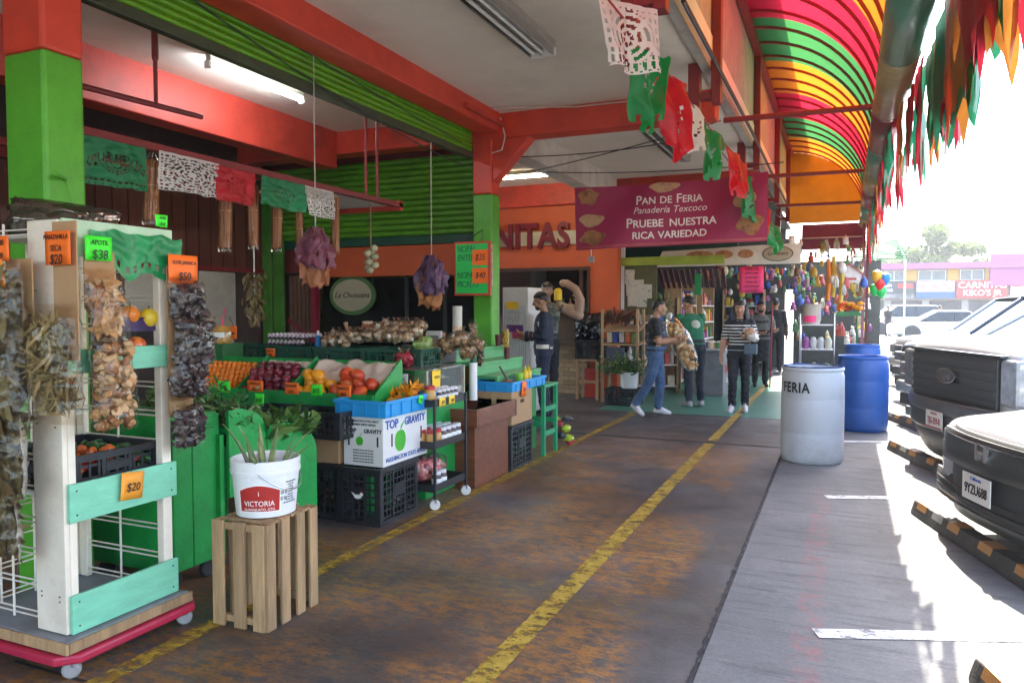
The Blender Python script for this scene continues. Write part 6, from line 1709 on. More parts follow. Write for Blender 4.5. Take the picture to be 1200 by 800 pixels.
# woman in stripes walking to the camera
t, hp = person('person with long dark hair in a striped top and black trousers walking up the aisle', (-1.33, 11.28, 0), rad(4), 1.60, [stripes(), BLK, SHOEW, SKIN2],
   dict(shL=(.165, .01, 1.375), shR=(-.165, .01, 1.375), elL=(.235, -.02, 1.13), wrL=(.13, -.24, 1.16), hdL=(-.8, -.5, .2), elR=(-.24, .03, 1.11), wrR=(-.27, -.03, .87), kneeR=(-.095, -.07, .49), ankR=(-.10, -.05, .09), toeR=(-.12, -.21, .035), kneeL=(.09, .0, .49), ankL=(.09, .06, .1), toeL=(.105, -.10, .035)), 1.08, 'long', True, sleeve=.75)
b = MB(); b.b2((-.09, -.03, -.075), (.09, .03, .075)); o = b.build('shoulder_bag', mat('grey_bag', (.07, .10, .13), .5), None, bevel=.015, loc=(-1.33 + .17, 11.14, .93)); tag(o, 'small grey blue shoulder bag at the hip of the striped shopper', 'bag')
MB().tube([(.06, 0, .07), (.05, -.02, .25), (-.1, .02, .52)], .008, 6).build('strap', BLACKM, o)
pk = thing('shopping_parcel', 'white and tan parcels held against the chest of the striped shopper', 'parcel', (-1.16, 11.0, 1.10))
for i in range(6): MB().ball((rng.uniform(-.07, .07), rng.uniform(-.04, .04), rng.uniform(-.08, .09)), (.075, .06, .05), 12, 8, 0, .5, None, i * 3.3).build('packet', [mat('packet_white', (.7, .67, .62), .4), mat('packet_tan', (.45, .26, .14), .5)][i % 2], pk, smooth=True)
# sack
sk = thing('tan_sack', 'long clear sack of tan bread rolls carried between two people', 'sack', (-2.05, 10.75, 0))
SACK = mat('tan_sack_mesh', (.50, .36, .20), .7, var=.25, scale=12, bump=.4, bscale=40)
b = MB()
def sax(v): return Vector((-.17, 0, 1.36)).lerp(Vector((.13, .10, .62)), v)
ROLL = [mat('bread_roll', (.52, .33, .15), .6, var=.2), mat('bread_roll_pale', (.62, .45, .25), .6, var=.15), mat('bread_roll_dark', (.38, .2, .08), .6, var=.2)]
rs_ = random.Random(8)
for i in range(120):
    v = rs_.uniform(.08, .97); a = rs_.uniform(0, 2 * PI); R = .125 * math.sin(PI * (.10 + .82 * v)) ** .6 * math.sqrt(rs_.random())
    b.ball(sax(v) + Vector((math.cos(a) * R, math.sin(a) * R * .8, .1 * R)), (.042, .034, .026), 9, 6, i % 3, .2, Matrix.Rotation(rs_.uniform(0, 3), 3, rvec(rs_)), i)
o = b.build('bread_rolls', ROLL, sk, smooth=True, fix=False); o['kind'] = 'stuff'
b = MB()
def sfn(u, v):
    a = u * 2 * PI; R = .162 * (math.sin(PI * (.07 + .88 * v)) ** .55) * (1 + .10 * noise.noise(Vector((math.cos(a) * 2.2, math.sin(a) * 2.2, v * 8))))
    return sax(v) + Vector((math.cos(a) * R, math.sin(a) * R * .8, .2 * R * math.cos(a)))
b.grid(sfn, 24, 26); b.build('film', FILM2, sk, smooth=True, fix=False)
MB().ball((-.185, 0, 1.40), (.045, .045, .05), 12, 8, 0, .4).build('knot', mat('clear_knot', (.55, .5, .5), .3), sk, smooth=True)
# vendor in apron with a red pole
def apron(B, D): B.loft([(0, -.03, .52, .17, .13), (0, -.04, .9, .185, .14), (0, -.035, 1.1, .165, .125), (0, -.055, 1.3, .11, .09)], 4)
t, hp = person('person in a grey tee and dark apron sweeping beside the toy shop', (-1.40, 15.2, 0), rad(14), 1.64, [GREYT, BLK, BLK, SKIN, BLK],
   dict(elL=(.25, -.04, 1.13), wrL=(.22, -.25, 1.12), hdL=(.2, -1, .1), elR=(-.23, -.03, 1.12), wrR=(-.05, -.24, 1.08), hdR=(.9, -.4, .1)), 1.10, 'beard', sleeve=.6, extras=apron, vox=.009)
o = MB().tube([(-1.19, 14.82, .02), (-1.17, 14.88, 1.62)], .014, 8).build('broom_pole', mat('red_pole', (.35, .03, .04), .5), None, smooth=True); tag(o, 'thin red broom pole held by the vendor in the apron', 'pole')
person('person in black seen from behind, far down the aisle', (-1.42, 19.0, 0), rad(176), 1.74, [BLK, BLK, BLK, SKIN], {}, 1.05, 'short', sleeve=1., vox=.012)
for i, (x, y, lab) in enumerate(((2.4, 46, 'distant person in dark clothes walking among parked cars'), (5.0, 47, 'distant person in a red and dark outfit beside the far silver car'))):
    person(lab, (x, y, 0), rad(30 + 90 * i), 1.68, [[BLK, mat('dull_red_cloth', (.25, .06, .05), .8)][i], DKDEN, BLK, SKIN], {}, 1., 'short', vox=.02)
# painted strong-arm figure behind the navy man
MANQ = mat('mannequin_tan', (.40, .25, .17), .5, var=.15, dirt=.3, dcol=(.2, .1, .07)); VEST = mat('mannequin_vest', (.22, .24, .18), .6, col2=(.06, .07, .06), scale=12, lo=.45, hi=.55)
def flex(B, D):
    B.cap((.19, 0, 1.39), .07, (.43, -.03, 1.28), .075, 3); B.ball((.32, -.02, 1.36), (.09, .07, .07), 3); B.cap((.43, -.03, 1.28), .065, (.46, -.06, 1.48), .06, 3)
    B.cap((.46, -.06, 1.48), .06, (.40, -.08, 1.62), .05, 3); B.cap((.40, -.08, 1.62), .05, (.28, -.08, 1.70), .05, 3); B.ball((.24, -.09, 1.70), (.06, .05, .05), 3)
    B.ball((-.07, -.09, 1.28), (.10, .05, .07), 0); B.ball((.07, -.09, 1.28), (.10, .05, .07), 0)
t, hp = person('painted life size strong-arm figure with black hair and a raised fist behind the navy worker', (-4.02, 10.5, 0), rad(12), 1.88, [VEST, BLK, BLK, MANQ],
   dict(elL=(.40, -.03, 1.27), wrL=(.44, -.05, 1.42), hdL=(-.3, -.1, 1), elR=(-.26, -.02, 1.10), wrR=(-.2, -.2, 1.0), hdR=(.2, -1, .0)), 1.05, 'short', sleeve=.15, extras=flex, name='statue', cat='statue', vox=.008)
MB().lathe([(0, 0), (.05, 0), (.055, .02), (.055, .13), (.03, .16), (.0, .165)], (.17, -.12, 1.47), 14).build('yellow_bottle', MUS, t, smooth=True)
# ------------------------------------------------------------------ drums
def drum(label, p, R, H, m, liner=None, text=None, rz=0., name='plastic_drum'):
    t = thing(name, label, 'drum', p, rz)
    prof = [(0, 0), (R * .93, 0), (R * .965, .015), (R * .985, .06), (R, .12), (R * 1.0, H * .30), (R * .992, H * .31), (R * 1.0, H * .33), (R * 1.0, H * .66), (R * .992, H * .675), (R * 1.0, H * .69), (R * .985, H - .08), (R * .95, H - .04), (R * .985, H - .03), (R * .985, H - .004), (R * .97, H), (R * .94, H - .004), (R * .92, H - .06), (R * .90, .05), (0, .04)]
    MB().lathe(prof, seg=44, cap=False).build('body', m, t, smooth=True, ang=50)
    if liner:
        b = MB(); b.grid(lambda u, v: (R * (.90 + .05 * v) * math.cos(u * 2 * PI), R * (.90 + .05 * v) * math.sin(u * 2 * PI), H - .16 * (1 - v) + .012 + .012 * noise.noise(Vector((math.cos(u * 2 * PI) * 3, math.sin(u * 2 * PI) * 3, v)))), 48, 4); b.build('liner', liner, t, smooth=True, fix=False)
    if text:
        o = text_obj(text, .135, INK, t, ext=.0008, bold=.004, sx=.78, spacing=1.15)
        for v in o.data.vertices:
            x, y, z = v.co; th = x / R + rad(-122) - rz; v.co = ((R + .003 + z) * math.cos(th), (R + .003 + z) * math.sin(th), H * .79 + y)
    return t
WDR = mat('white_drum_plastic', (.50, .51, .53), .45, var=.07, scale=2, dirt=.8, dcol=(.27, .22, .18)); BDR = mat('blue_drum_plastic', (.022, .10, .38), .4, var=.12, dirt=.3, dcol=(.03, .06, .16))
LIN = mat('blue_liner', (.03, .07, .22), .35)
drum('scuffed white drum lettered in black on the aisle edge', (-.24, 8.02, 0), .295, .93, WDR, LIN, 'FERIA')
drum('blue plastic drum standing behind the white one', (.27, 10.3, 0), .295, .92, BDR)
drum('smaller blue drum behind the tall blue one', (.33, 12.9, 0), .26, .95, BDR)
# ------------------------------------------------------------------ goods around the orange wall
fr = thing('display_fridge', 'white ribbed fridge door with a purple and a yellow sticker by the second pillar', 'fridge', (-4.14, 9.6, 0))
MB().b2((-.20, 0, .05), (.19, .5, 1.80)).build('cabinet', WHITE, fr, bevel=.012)
for i in range(12): MB().b2((-.17 + i * .029, -.012, .12), (-.155 + i * .029, -.001, 1.55)).build('rib', mat('fridge_rib', (.62, .62, .62), .4), fr)
MB().b2((-.14, -.018, 1.5), (.05, -.013, 1.6)).build('sticker', YLCARD, fr); MB().b2((-.13, -.018, 1.18), (.12, -.013, 1.28)).build('sticker', mat('purple_sticker', (.16, .04, .2), .5), fr)
MB().b2((-.04, -.018, 1.09), (.12, -.013, 1.178)).build('sticker', PKCARD, fr); MB().b2((-.11, -.018, 1.32), (.06, -.013, 1.49)).build('sticker', mat('price_list', (.66, .64, .6), .6, col2=(.3, .3, .3), scale=60), fr)
WD2 = mat('pale_stool_wood', (.42, .27, .14), .6, var=.3, stretch=(4, 4, .5), bump=.15)
sw = thing('wooden_stool', 'pale wooden stool carrying a black crate beside the orange wall', 'stool', (-3.82, 12.0, 0))
MB().b2((-.2, -.18, .64), (.2, .18, .67)).build('seat', WD2, sw, bevel=.005)
for x in (-.17, .17):
    for y in (-.15, .15): MB().b2((x - .022, y - .022, 0), (x + .022, y + .022, .638)).build('leg', WD2, sw)
for y in (-.15, .15): MB().b2((-.147, y - .012, .28), (.147, y + .012, .32)).build('stretcher', WD2, sw)
MB().b2((-.1, .05, .02), (.1, .12, .5)).build('red_panel', RED, sw)
lattice_crate('plastic_crate', 'black crate on the pale wooden stool', (-3.80, 12.0, .672), (.46, .34, .32), BLACKP)
b = MB(); film_shape(b, .52, .46, .34, 9, (0, 0, 0), .05, 16, 16); tag(b.build('black_sack', mat('black_bin_bag', (.012, .013, .018), .25, bump=.5, bscale=14), None, smooth=True, loc=(-3.84, 12.02, 1.2), fix=False), 'shiny black bin bag heaped on the stool crate', 'bag')
rk = thing('wooden_display', 'wooden display rack with slanted dark shelves beside the denim shopper', 'rack', (-3.2, 11.85, 0))
for x in (-.3, .27):
    for y in (-.2, .2): MB().b2((x - .02, y - .02, 0), (x + .02, y + .02, 1.5)).build('post', WD2, rk)
for z, tl in ((.5, 0), (.95, .1), (1.2, .25)): MB().box((0, 0, z), (.6, .44, .02), rx=tl).build('shelf', WD2, rk)
b = MB()
for i in range(14): b.box((-.26 + i * .04, rng.uniform(-.1, .0), 1.36 + rng.uniform(-.03, .06)), (.03, .26, .12), rx=.5, rz=rng.uniform(-.3, .3), ry=rng.uniform(-.4, .4))
o = b.build('leather_goods', mat('brown_leather', (.10, .04, .022), .5, var=.4), rk); o['kind'] = 'stuff'
for i in range(5): MB().box((-.2 + i * .1, -.05, 1.06), (.08, .2, .16), rx=.15).build('packet', mat('pk%d' % i, [(.6, .55, .4), (.03, .07, .3), (.55, .5, .48), (.6, .15, .05), (.2, .3, .1)][i], .5), rk)
MB().box((-.08, -.215, .78), (.3, .02, .22)).build('blue_panel', mat('slate_panel', (.06, .07, .12), .5), rk)
lattice_crate('plastic_crate', 'black crate under the white planter bucket', (-3.08, 11.45, 0), (.52, .36, .27), BLACKP)
bottle('planter_bucket', 'white planter bucket on the black floor crate', (-3.0, 11.45, .272), [(0, 0), (.12, 0), (.145, .25), (.135, .25), (.11, .02), (0, .02)], BUCK, None, None, 'bucket')
for x, y, n in ((-3.0, 11.45, 420), (-3.25, 11.5, 380)): herb_bunch(['leafy dark green plant spilling from the white planter bucket', 'leafy dark green plant beside the white planter bucket'][n < 400], (x, y, .48), n, .26, .10, .022, HERB, .9, name='leafy_plant')
# newspapers board
nb = thing('newspaper_board', 'pale board of pinned newspaper pages beside the orange wall', 'board', (-3.22, 12.66, 1.85))
MB().b2((-.26, 0, -.45), (-.20, .06, 1.1)).build('white_jamb', WHITE, nb)
NEWS = mat('newsprint', (.50, .48, .43), .8, col2=(.12, .12, .12), lo=.5, hi=.68, scale=55)
for i, (x, z) in enumerate(((-.08, .0), (.06, .03), (.20, -.05), (-.05, -.18), (.12, -.2), (-.1, .2))): MB().box((x, -.005 - .004 * i, z), (.17, .003, .24), ry=rng.uniform(-.06, .06)).build('page', NEWS, nb)
MB().b2((-.2, .01, -.45), (.36, .05, .5)).build('backing', mat('olive_back', (.08, .08, .03), .7), nb)
# shop fronts further down the aisle
MB_l = MB(); MB_l.b2((-3.48, 12.62, 2.24), (-1.75, 12.70, 2.38)); o = MB_l.build('lime_beam', mat('olive_lime_paint', (.26, .34, .03), .5, dirt=.3), None, bevel=.006); tag(o, 'lime green lintel beam under the bread banner', 'beam')
fs = thing('far_shops', 'dark row of small shops at the far end of the aisle', 'building')
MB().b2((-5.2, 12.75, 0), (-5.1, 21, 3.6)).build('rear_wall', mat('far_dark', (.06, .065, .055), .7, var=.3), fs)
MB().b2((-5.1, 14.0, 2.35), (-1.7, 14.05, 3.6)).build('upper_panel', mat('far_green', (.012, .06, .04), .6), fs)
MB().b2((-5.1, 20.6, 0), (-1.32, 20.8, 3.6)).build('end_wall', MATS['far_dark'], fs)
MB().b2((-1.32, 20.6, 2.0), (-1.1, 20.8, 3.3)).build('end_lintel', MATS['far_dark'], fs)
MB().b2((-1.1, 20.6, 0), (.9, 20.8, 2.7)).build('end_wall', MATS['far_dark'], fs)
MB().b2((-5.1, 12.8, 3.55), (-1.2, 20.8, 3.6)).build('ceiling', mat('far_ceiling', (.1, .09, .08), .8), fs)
MAWN = mat('maroon_corrugated', (.09, .02, .022), .5, var=.3)
for i in range(12): MB().box((-3.0 + i * .1, 13.7, 2.05), (.06, .5, .02), rx=-.7).build('awning_strip', MAWN, fs)
o = MB().b2((-2.35, 13.38, 1.75), (-2.24, 13.41, 2.12)).build('green_placard', mat('green_tag_m', (.01, .25, .07), .5), None); tag(o, 'narrow green hanging panel under the lime lintel', 'sign')
gp = [[(.5, .1, .08), (.6, .55, .4), (.1, .25, .1), (.05, .12, .4), (.6, .4, .05), (.35, .1, .3), (.65, .62, .58), (.25, .14, .07)][k] for k in range(8)]
GM = [mat('goods_%d' % k, gp[k], .5, var=.3) for k in range(8)]
def shelf_unit(label, p, rz, W, n_sh, H, seed):
    r = random.Random(seed); t = thing('goods_shelf', label, 'shelf', p, rz)
    for x in (-W / 2, W / 2): MB().b2((x - .02, -.02, 0), (x + .02, .3, H)).build('upright', WD2, t)
    for k in range(n_sh):
        z = .12 + k * (H - .2) / n_sh
        MB().b2((-W / 2 + .02, -.02, z), (W / 2 - .02, .3, z + .02)).build('shelf', WHITE, t)
        x = -W / 2 + .06
        while x < W / 2 - .1:
            w = r.uniform(.05, .13); h = r.uniform(.08, (H - .2) / n_sh - .06); m = r.choice(GM)
            if r.random() < .5: MB().b2((x, .02, z + .021), (x + w, .2, z + .021 + h)).build('packet', m, t, bevel=.006)
            else: MB().lathe([(0, 0), (w * .45, 0), (w * .48, h * .7), (w * .2, h * .85), (w * .2, h), (0, h)], (x + w / 2, .1, z + .021), 10).build('bottle', m, t, smooth=True)
            x += w + .015
    return t
shelf_unit('white shelf of packets and bottles behind the two carriers of the sack', (-3.15, 13.2, 0), rad(20), 1.1, 4, 1.7, 1)
shelf_unit('tall shelf of jars and packets past the green tee shopper', (-2.75, 15.0, 0), PI / 2, 1.6, 5, 2.0, 2)
shelf_unit('shelf of boxed goods deeper in the aisle', (-2.7, 17.0, 0), PI / 2, 1.6, 5, 2.0, 3)
shelf_unit('shelf of small goods against the end wall', (-2.3, 20.2, 0), 0, 1.0, 5, 2.0, 4)
ct2 = thing('grey_counter', 'low grey stall counter with red striped front past the green tee shopper', 'counter', (-1.98, 13.5, 0))
MB().b2((-.5, -.3, 0), (.16, .9, .78)).build('body', mat('counter_grey', (.16, .16, .17), .5, var=.3), ct2, bevel=.01); MB().b2((-.52, -.34, .785), (.2, .94, .82)).build('top', mat('counter_pale', (.42, .42, .42), .4), ct2, bevel=.006)
text_obj('FRESCO', .2, REDINK, ct2, (.165, .25, .45), FACE_PX, bold=.004); text_obj('DE HOY', .13, WHINK, ct2, (.165, .3, .25), FACE_PX)
for i in range(7): bottle('tub', 'small tub of sauce on the grey stall counter', (-2.2 + (i % 3) * .14, 13.35 + (i // 3) * .2, .822), [(0, 0), (.05, 0), (.06, .1), (0, .1)], GM[i % 8], WHITE, [(.06, .101), (.06, .115), (.0, .12)], 'tub', grp='tubs on the grey counter')
herb_bunch('bushy potted plant behind the two carriers of the sack', (-2.95, 12.95, 1.45), 380, .3, .09, .025, HERB, 1.0, name='leafy_plant')
# white banner with oval logo
wb = thing('white_banner', 'white banner with bread pictures and an oval logo under the maroon one', 'banner', (-1.75, 13.0, 2.36))
b = MB(); b.grid(lambda u, v: ((u - .5) * 2.3 + (v - .5) * .12 * (1 - u), .03 * math.sin(u * 7), (v - .5) * (.27 + .06 * u) + .04 * u), 30, 4); b.build('cloth', mat('white_vinyl', (.60, .57, .50), .5, var=.12), wb, smooth=True, fix=False)
MB().lathe([(.24, 0), (.24, .005)], (.80, -.035, .04), 30, sy=.52, rot=Matrix.Rotation(PI / 2, 3, 'X')).build('logo_rim', mat('logo_brown', (.10, .05, .02), .5), wb)
MB().lathe([(.222, .006), (.222, .008)], (.80, -.035, .04), 30, sy=.50, rot=Matrix.Rotation(PI / 2, 3, 'X')).build('logo_face', ELW, wb)
text_obj('La Panera', .08, INK, wb, (.80, -.048, .04), FACE_NY, shear=.3)
for x, w in ((-.45, .45), (-.05, .3), (.3, .25)):
    b = MB(); n = 24; b.add([(x + w / 2 * math.cos(2 * PI * i / n) * (1 + .1 * math.sin(3 * i)), -.038 - .0, .05 + .07 * math.sin(2 * PI * i / n)) for i in range(n)] + [(x, -.038, .05)], [(i, (i + 1) % n, n) for i in range(n)]); b.build('bread_picture', BRD, wb, fix=False)
card('fluorescent pink handwritten price list hanging over the aisle', (-1.40, 13.4, 2.0), .40, .45, 0, PKCARD, [('TORTAS', .07), ('JAMON  $45', .045), ('QUESO $40', .045), ('PIERNA $55', .045), ('MILANESA $60', .045), ('AGUAS $20', .045)])
# hanging toys and bags in the far shops, each its own thing
def toy_proto(k):
    b = MB()
    if k == 0:
        b.lathe([(.004, .14), (.01, .12), (.06, .08), (.085, .0), (.07, -.08), (.01, -.11)], seg=10)
    elif k == 1:
        b.ball((0, 0, 0), (.07, .06, .08), 10, 7); b.ball((0, 0, .10), .045, 10, 7); b.ball((.06, 0, -.06), .03, 8, 5); b.ball((-.06, 0, -.06), .03, 8, 5); b.ball((.035, 0, .14), .018, 6, 4); b.ball((-.035, 0, .14), .018, 6, 4)
    elif k == 2:
        for i in range(7): b.tube([(0, 0, .12), (.05 * math.cos(i), .05 * math.sin(i), 0), (.04 * math.cos(i * 1.3), .04 * math.sin(i), -.14)], .012, 5)
    else:
        b.box((0, 0, 0), (.13, .05, .18)); b.tube([(-.04, 0, .09), (0, 0, .16), (.04, 0, .09)], .006, 5)
    return b.mesh('toy', GM[0], True)
TP = [toy_proto(k) for k in range(4)]
TN = ['stuffed bag', 'soft toy', 'ribbon tassel', 'handbag']; CN8 = ['red', 'cream', 'green', 'blue', 'yellow', 'violet', 'white', 'brown']
rt = random.Random(21)
def hang(p, k, c, s, where):
    me = TP[k].copy() if c else TP[k]; me = TPM.setdefault((k, c), None) or TPM.__setitem__((k, c), TP[k].copy()) or TPM[(k, c)]
    me.materials.clear(); me.materials.append(GM[c])
    o = bpy.data.objects.new('hanging_' + TN[k].replace(' ', '_'), me); COL.objects.link(o); o.location = p; o.scale = (s, s, s); o.rotation_euler = (0, 0, rt.uniform(0, 6))
    tag(o, '%s %s hanging %s' % (CN8[c], TN[k], where), 'toy', '%s %ss %s' % (CN8[c], TN[k], where))
TPM = {}
for row, (y, z) in enumerate(((14.3, 2.15), (16, 2.25), (18, 2.3), (20.4, 2.4), (20.4, 2.05), (20.4, 1.7), (18, 1.95), (20.4, 1.35))):
    n = 15
    for i in range(n):
        x = -2.45 + i * .115 + rt.uniform(-.04, .04)
        if y < 15 and x > -1.75: continue
        if -1.7 < x < -.9 and z < 2.0: continue
        hang((x, y + rt.uniform(-.15, .15), z + rt.uniform(-.1, .1)), rt.randrange(4), rt.randrange(8), rt.uniform(.5, .95), 'over the far aisle')
# toy stand under the canopy end
ts = thing('steel_shelf', 'slim steel shelf rack with glass sides beside the white drum', 'rack', (-.36, 14.0, 0))
for x in (-.27, .27):
    for y in (-.2, .2): MB().tube([(x, y, 0), (x, y, 1.42)], .014, 8).build('post', STEEL, ts, smooth=True)
for z in (.35, .8, 1.22): MB().b2((-.28, -.21, z), (.28, .21, z + .015)).build('shelf', WHITE, ts)
for i in range(6): MB().ball((-.16 + .065 * i, 0, .45 + .02 * (i % 3)), (.07, .08, .08), 10, 7, 0, .3, None, i).build('plush', GM[(2, 0, 4, 2, 6, 2)[i]], ts, smooth=True)
for i in range(4): MB().lathe([(0, 0), (.05, 0), (.06, .14), (.03, .2), (0, .2)], (-.18 + .12 * i, 0, .816), 12).build('cup', GM[(5, 6, 6, 1)[i]], ts, smooth=True)
bs = thing('bucket_stack', 'stack of cream buckets with a pink label on the steel shelf', 'buckets', (-.46, 14.0, 1.236))
for i in range(6): MB().lathe([(.13, .05 * i), (.16, .05 * i + .09), (.165, .05 * i + .1), (.15, .05 * i + .1), (.125, .05 * i + .01)], seg=20, cap=(i == 5)).build('bucket', mat('cream_bucket', (.55, .48, .40), .45), bs, smooth=True)
b = MB(); b.grid(lambda u, v: (.168 * math.cos(rad(-130 + 70 * u)), .168 * math.sin(rad(-130 + 70 * u)), .04 + .11 * v), 6, 1); b.build('label', PKCARD, bs)
mg = thing('marigold_pot', 'bright orange marigold flowers on a thin stand past the blue drums', 'flowers', (.06, 14.1, 0))
MB().tube([(.2, 0, 0), (.2, 0, 1.5)], .012, 6).build('stand', mat('green_pole', (.03, .15, .05), .5), mg)
MB().b2((-.12, -.12, 1.38), (.27, .12, 1.45)).build('tray', mat('green_tray', (.05, .2, .06), .5), mg)
for i in range(26): MB().ball((rng.uniform(-.1, .25), rng.uniform(-.1, .1), 1.49 + rng.random() * .12), (.045, .045, .038), 9, 6, 0, .5, None, i).build('flower', [mat('marigold', (.85, .30, .01), .6), mat('marigold_red', (.75, .08, .02), .6), BLO[0]][i % 3], mg, smooth=True)
pp_ = thing('blue_box_stack', 'stack of small blue plastic boxes between steel shelf and blue drums', 'box', (.15, 13.6, 0))
for i in range(3): MB().b2((-.14, -.14, .25 * i + .003), (.14, .14, .25 * i + .24)).build('box', mat('royal_blue_box', (.03, .07, .4), .4), pp_, bevel=.01)
for i in range(80):
    y = rt.uniform(13.2, 16.8); x = rt.uniform(-.85, .35)
    hang((x, y, rt.uniform(1.75, 2.75)), rt.randrange(4), rt.choice((0, 1, 2, 3, 4, 4, 6, 7)), rt.uniform(.45, .9), 'from the canopy end')
for i in range(70): hang((rt.uniform(-1.0, .6), rt.uniform(17.6, 20.3), rt.uniform(.7, 2.3)), rt.randrange(4), rt.randrange(8), rt.uniform(.6, 1.2), 'before the far end wall')
for i, (x, z) in enumerate(((-.2, 2.0), (-.12, 2.05), (.0, 1.95))):
    o = MB().tube([(x, 14, z + .35), (x + .02, 14, z), (x, 14, z - .35)], [.03, .05, .03], 8).build('garland', GM[4] if i else mat('garland_orange', (.8, .25, .02), .5), None, smooth=True); tag(o, ['orange garland hanging over the steel shelf', 'yellow garland beside the orange one', 'yellow garland by the birdhouse'][i], 'garland')
bh = thing('toy_house', 'little red and white toy house hanging over the marigolds', 'toy house', (.12, 14.1, 1.95))
MB().prism([(-.16, 0), (.16, 0), (.2, .14), (0, .30), (-.2, .14)], -.08, .08, 'y').build('wall', GM[6], bh); MB().box((-.1, 0, .23), (.3, .2, .02), ry=-.67).build('roof', GM[0], bh); MB().box((.1, 0, .23), (.3, .2, .02), ry=.67).build('roof', GM[0], bh); MB().b2((-.12, -.085, .04), (.12, -.081, .08)).build('red_band', GM[0], bh)
for i, x in enumerate((.40, .47)):
    o = MB().b2((x - .025, 16.2 + i * .1, 0), (x + .025, 16.25 + i * .1, 3.3)).build('canopy_post', [mat('dusty_pink_post', (.3, .1, .13), .5), MAROON][i], None); tag(o, ['dusty pink post holding the far end of the canopy', 'maroon post beside the dusty pink canopy post'][i], 'post')
bl = thing('balloon_cluster', 'cluster of red, green, yellow and blue balloons on the canopy post', 'balloons', (.60, 15.2, 0))  # balloon shapes stand in for a coloured hanging toy
for i, (x, z, c) in enumerate(((0, 2.1, 4), (.05, 1.95, 0), (.14, 2.05, 3), (.08, 1.82, 2), (-.02, 1.86, 2))): MB().lathe([(0, -.13), (.05, -.10), (.095, -.0), (.08, .08), (.0, .12)], (x, .02 * i, z), 14, cap=False).build('balloon', [mat('b%d' % q, k, .25) for q, k in enumerate(((.75, .03, .03), (.03, .55, .12), (.03, .55, .12), (.03, .25, .7), (.8, .45, .03)))][c], bl, smooth=True)
MB().tube([(0, .02, 1.85), (-.1, .6, 1.75)], .004, 5).build('string', WHITE, bl)
# green awning beyond
aw = thing('green_awning', 'green slatted awning sloping out past the canopy end', 'awning', (1.3, 26, 0))
for i in range(9): MB().b2((-.9, -.0 + i * .4, 3.05 + .10 * i), (.55 + 0 * i, .36 + i * .4, 3.08 + .10 * i)).build('slat', mat('awning_green', (.05, .28, .10), .5, transl=.3), aw)
for x in (-.85, .5): MB().tube([(x, 0, 0), (x, 0, 3.0), (x, 3.5, 3.9)], .03, 6).build('strut', WHITE, aw)
# ------------------------------------------------------------------ wheel stops
WS = mat('wheel_stop_rubber', (.045, .042, .04), .7, var=.3, bump=.3); WSO = mat('wheel_stop_orange', (.38, .17, .035), .5, var=.15, dirt=.4, dcol=(.2, .1, .05)); WSG = mat('wheel_stop_grey', (.30, .30, .28), .6, var=.2)
def wheel_stop(label, p, rz):
    t = thing('wheel_stop', label, 'wheel stop', p, rz, None)
    def sec(s, z0=0.): return [(-.075 * s, 0), (-.045 * s, .10), (.045 * s, .10), (.075 * s, 0)]
    b = MB(); n = 6; L = 1.78
    st = [(0, .55, .5), (.05, .9, .92), (.1, 1, 1), (L - .1, 1, 1), (L - .05, .9, .92), (L, .55, .5)]
    vs_ = []
    for y, sx, sz in st: vs_ += [(x * sx, -y, z * sz) for x, z in sec(1)]
    fs_ = [(i * 4 + k, i * 4 + (k + 1) % 4, i * 4 + 4 + (k + 1) % 4, i * 4 + 4 + k) for i in range(5) for k in range(4)] + [(0, 1, 2, 3), (20, 23, 22, 21)]
    b.add(vs_, fs_); b.build('body', WS, t, bevel=.008)
    for i, y in enumerate((.14, .40, .64, 1.06, 1.48)):
        m = WSG if i == 1 else WSO
        b = MB(); y1 = y + .16
        for a, c in (((-.0618, .055), (-.0468, .1025)), ((-.0468, .1025), (.0468, .1025))): b.add([(a[0], -y, a[1]), (c[0], -y, c[1]), (c[0], -y1, c[1]), (a[0], -y1, a[1])], [(0, 1, 2, 3)])
        b.build('reflective_panel', m, t)
wheel_stop('black and orange rubber wheel stop in front of the grey sedan', (.55, 6.28, .0), rad(16))
wheel_stop('black and orange rubber wheel stop in front of the silver pickup', (.53, 9.04, .0), rad(16))
wheel_stop('black and orange rubber wheel stop in the empty bay before the grey sedan', (.55, 3.54, .0), rad(16))
wheel_stop('black and orange rubber wheel stop in front of the white van', (.56, 11.8, .0), rad(16))

# ------------------------------------------------------------------ cars
CBLK = mat('black_car_paint', (.012, .013, .015), .28, var=.05, bump=0, coat=1.); CWHT = mat('white_car_paint', (.62, .62, .61), .3, var=.03, bump=0, coat=1.); CSIL = mat('silver_car_paint', (.48, .49, .50), .3, metal=.25, var=.03, bump=0, coat=1.)
CBLU = mat('blue_grey_car_paint', (.06, .07, .09), .3, metal=.4, var=.05, bump=0, coat=1.); CGLS = mat('car_glass', (.02, .024, .026), .05, var=.0, bump=0, spec=.8); CHRM = mat('chrome', (.75, .75, .76), .12, metal=1., var=.02, bump=0)
GRIL = mat('grille_black', (.032, .034, .036), .45, var=.1, bump=0); LAMP = mat('headlamp_glass', (.22, .24, .26), .1, var=.3, scale=20, coat=1.); AMB = mat('amber_lens', (.6, .2, .02), .2)
PLATE = mat('plate_white', (.72, .70, .66), .45, var=.04); PLR2 = mat('plate_red_print', (.35, .05, .08), .5)
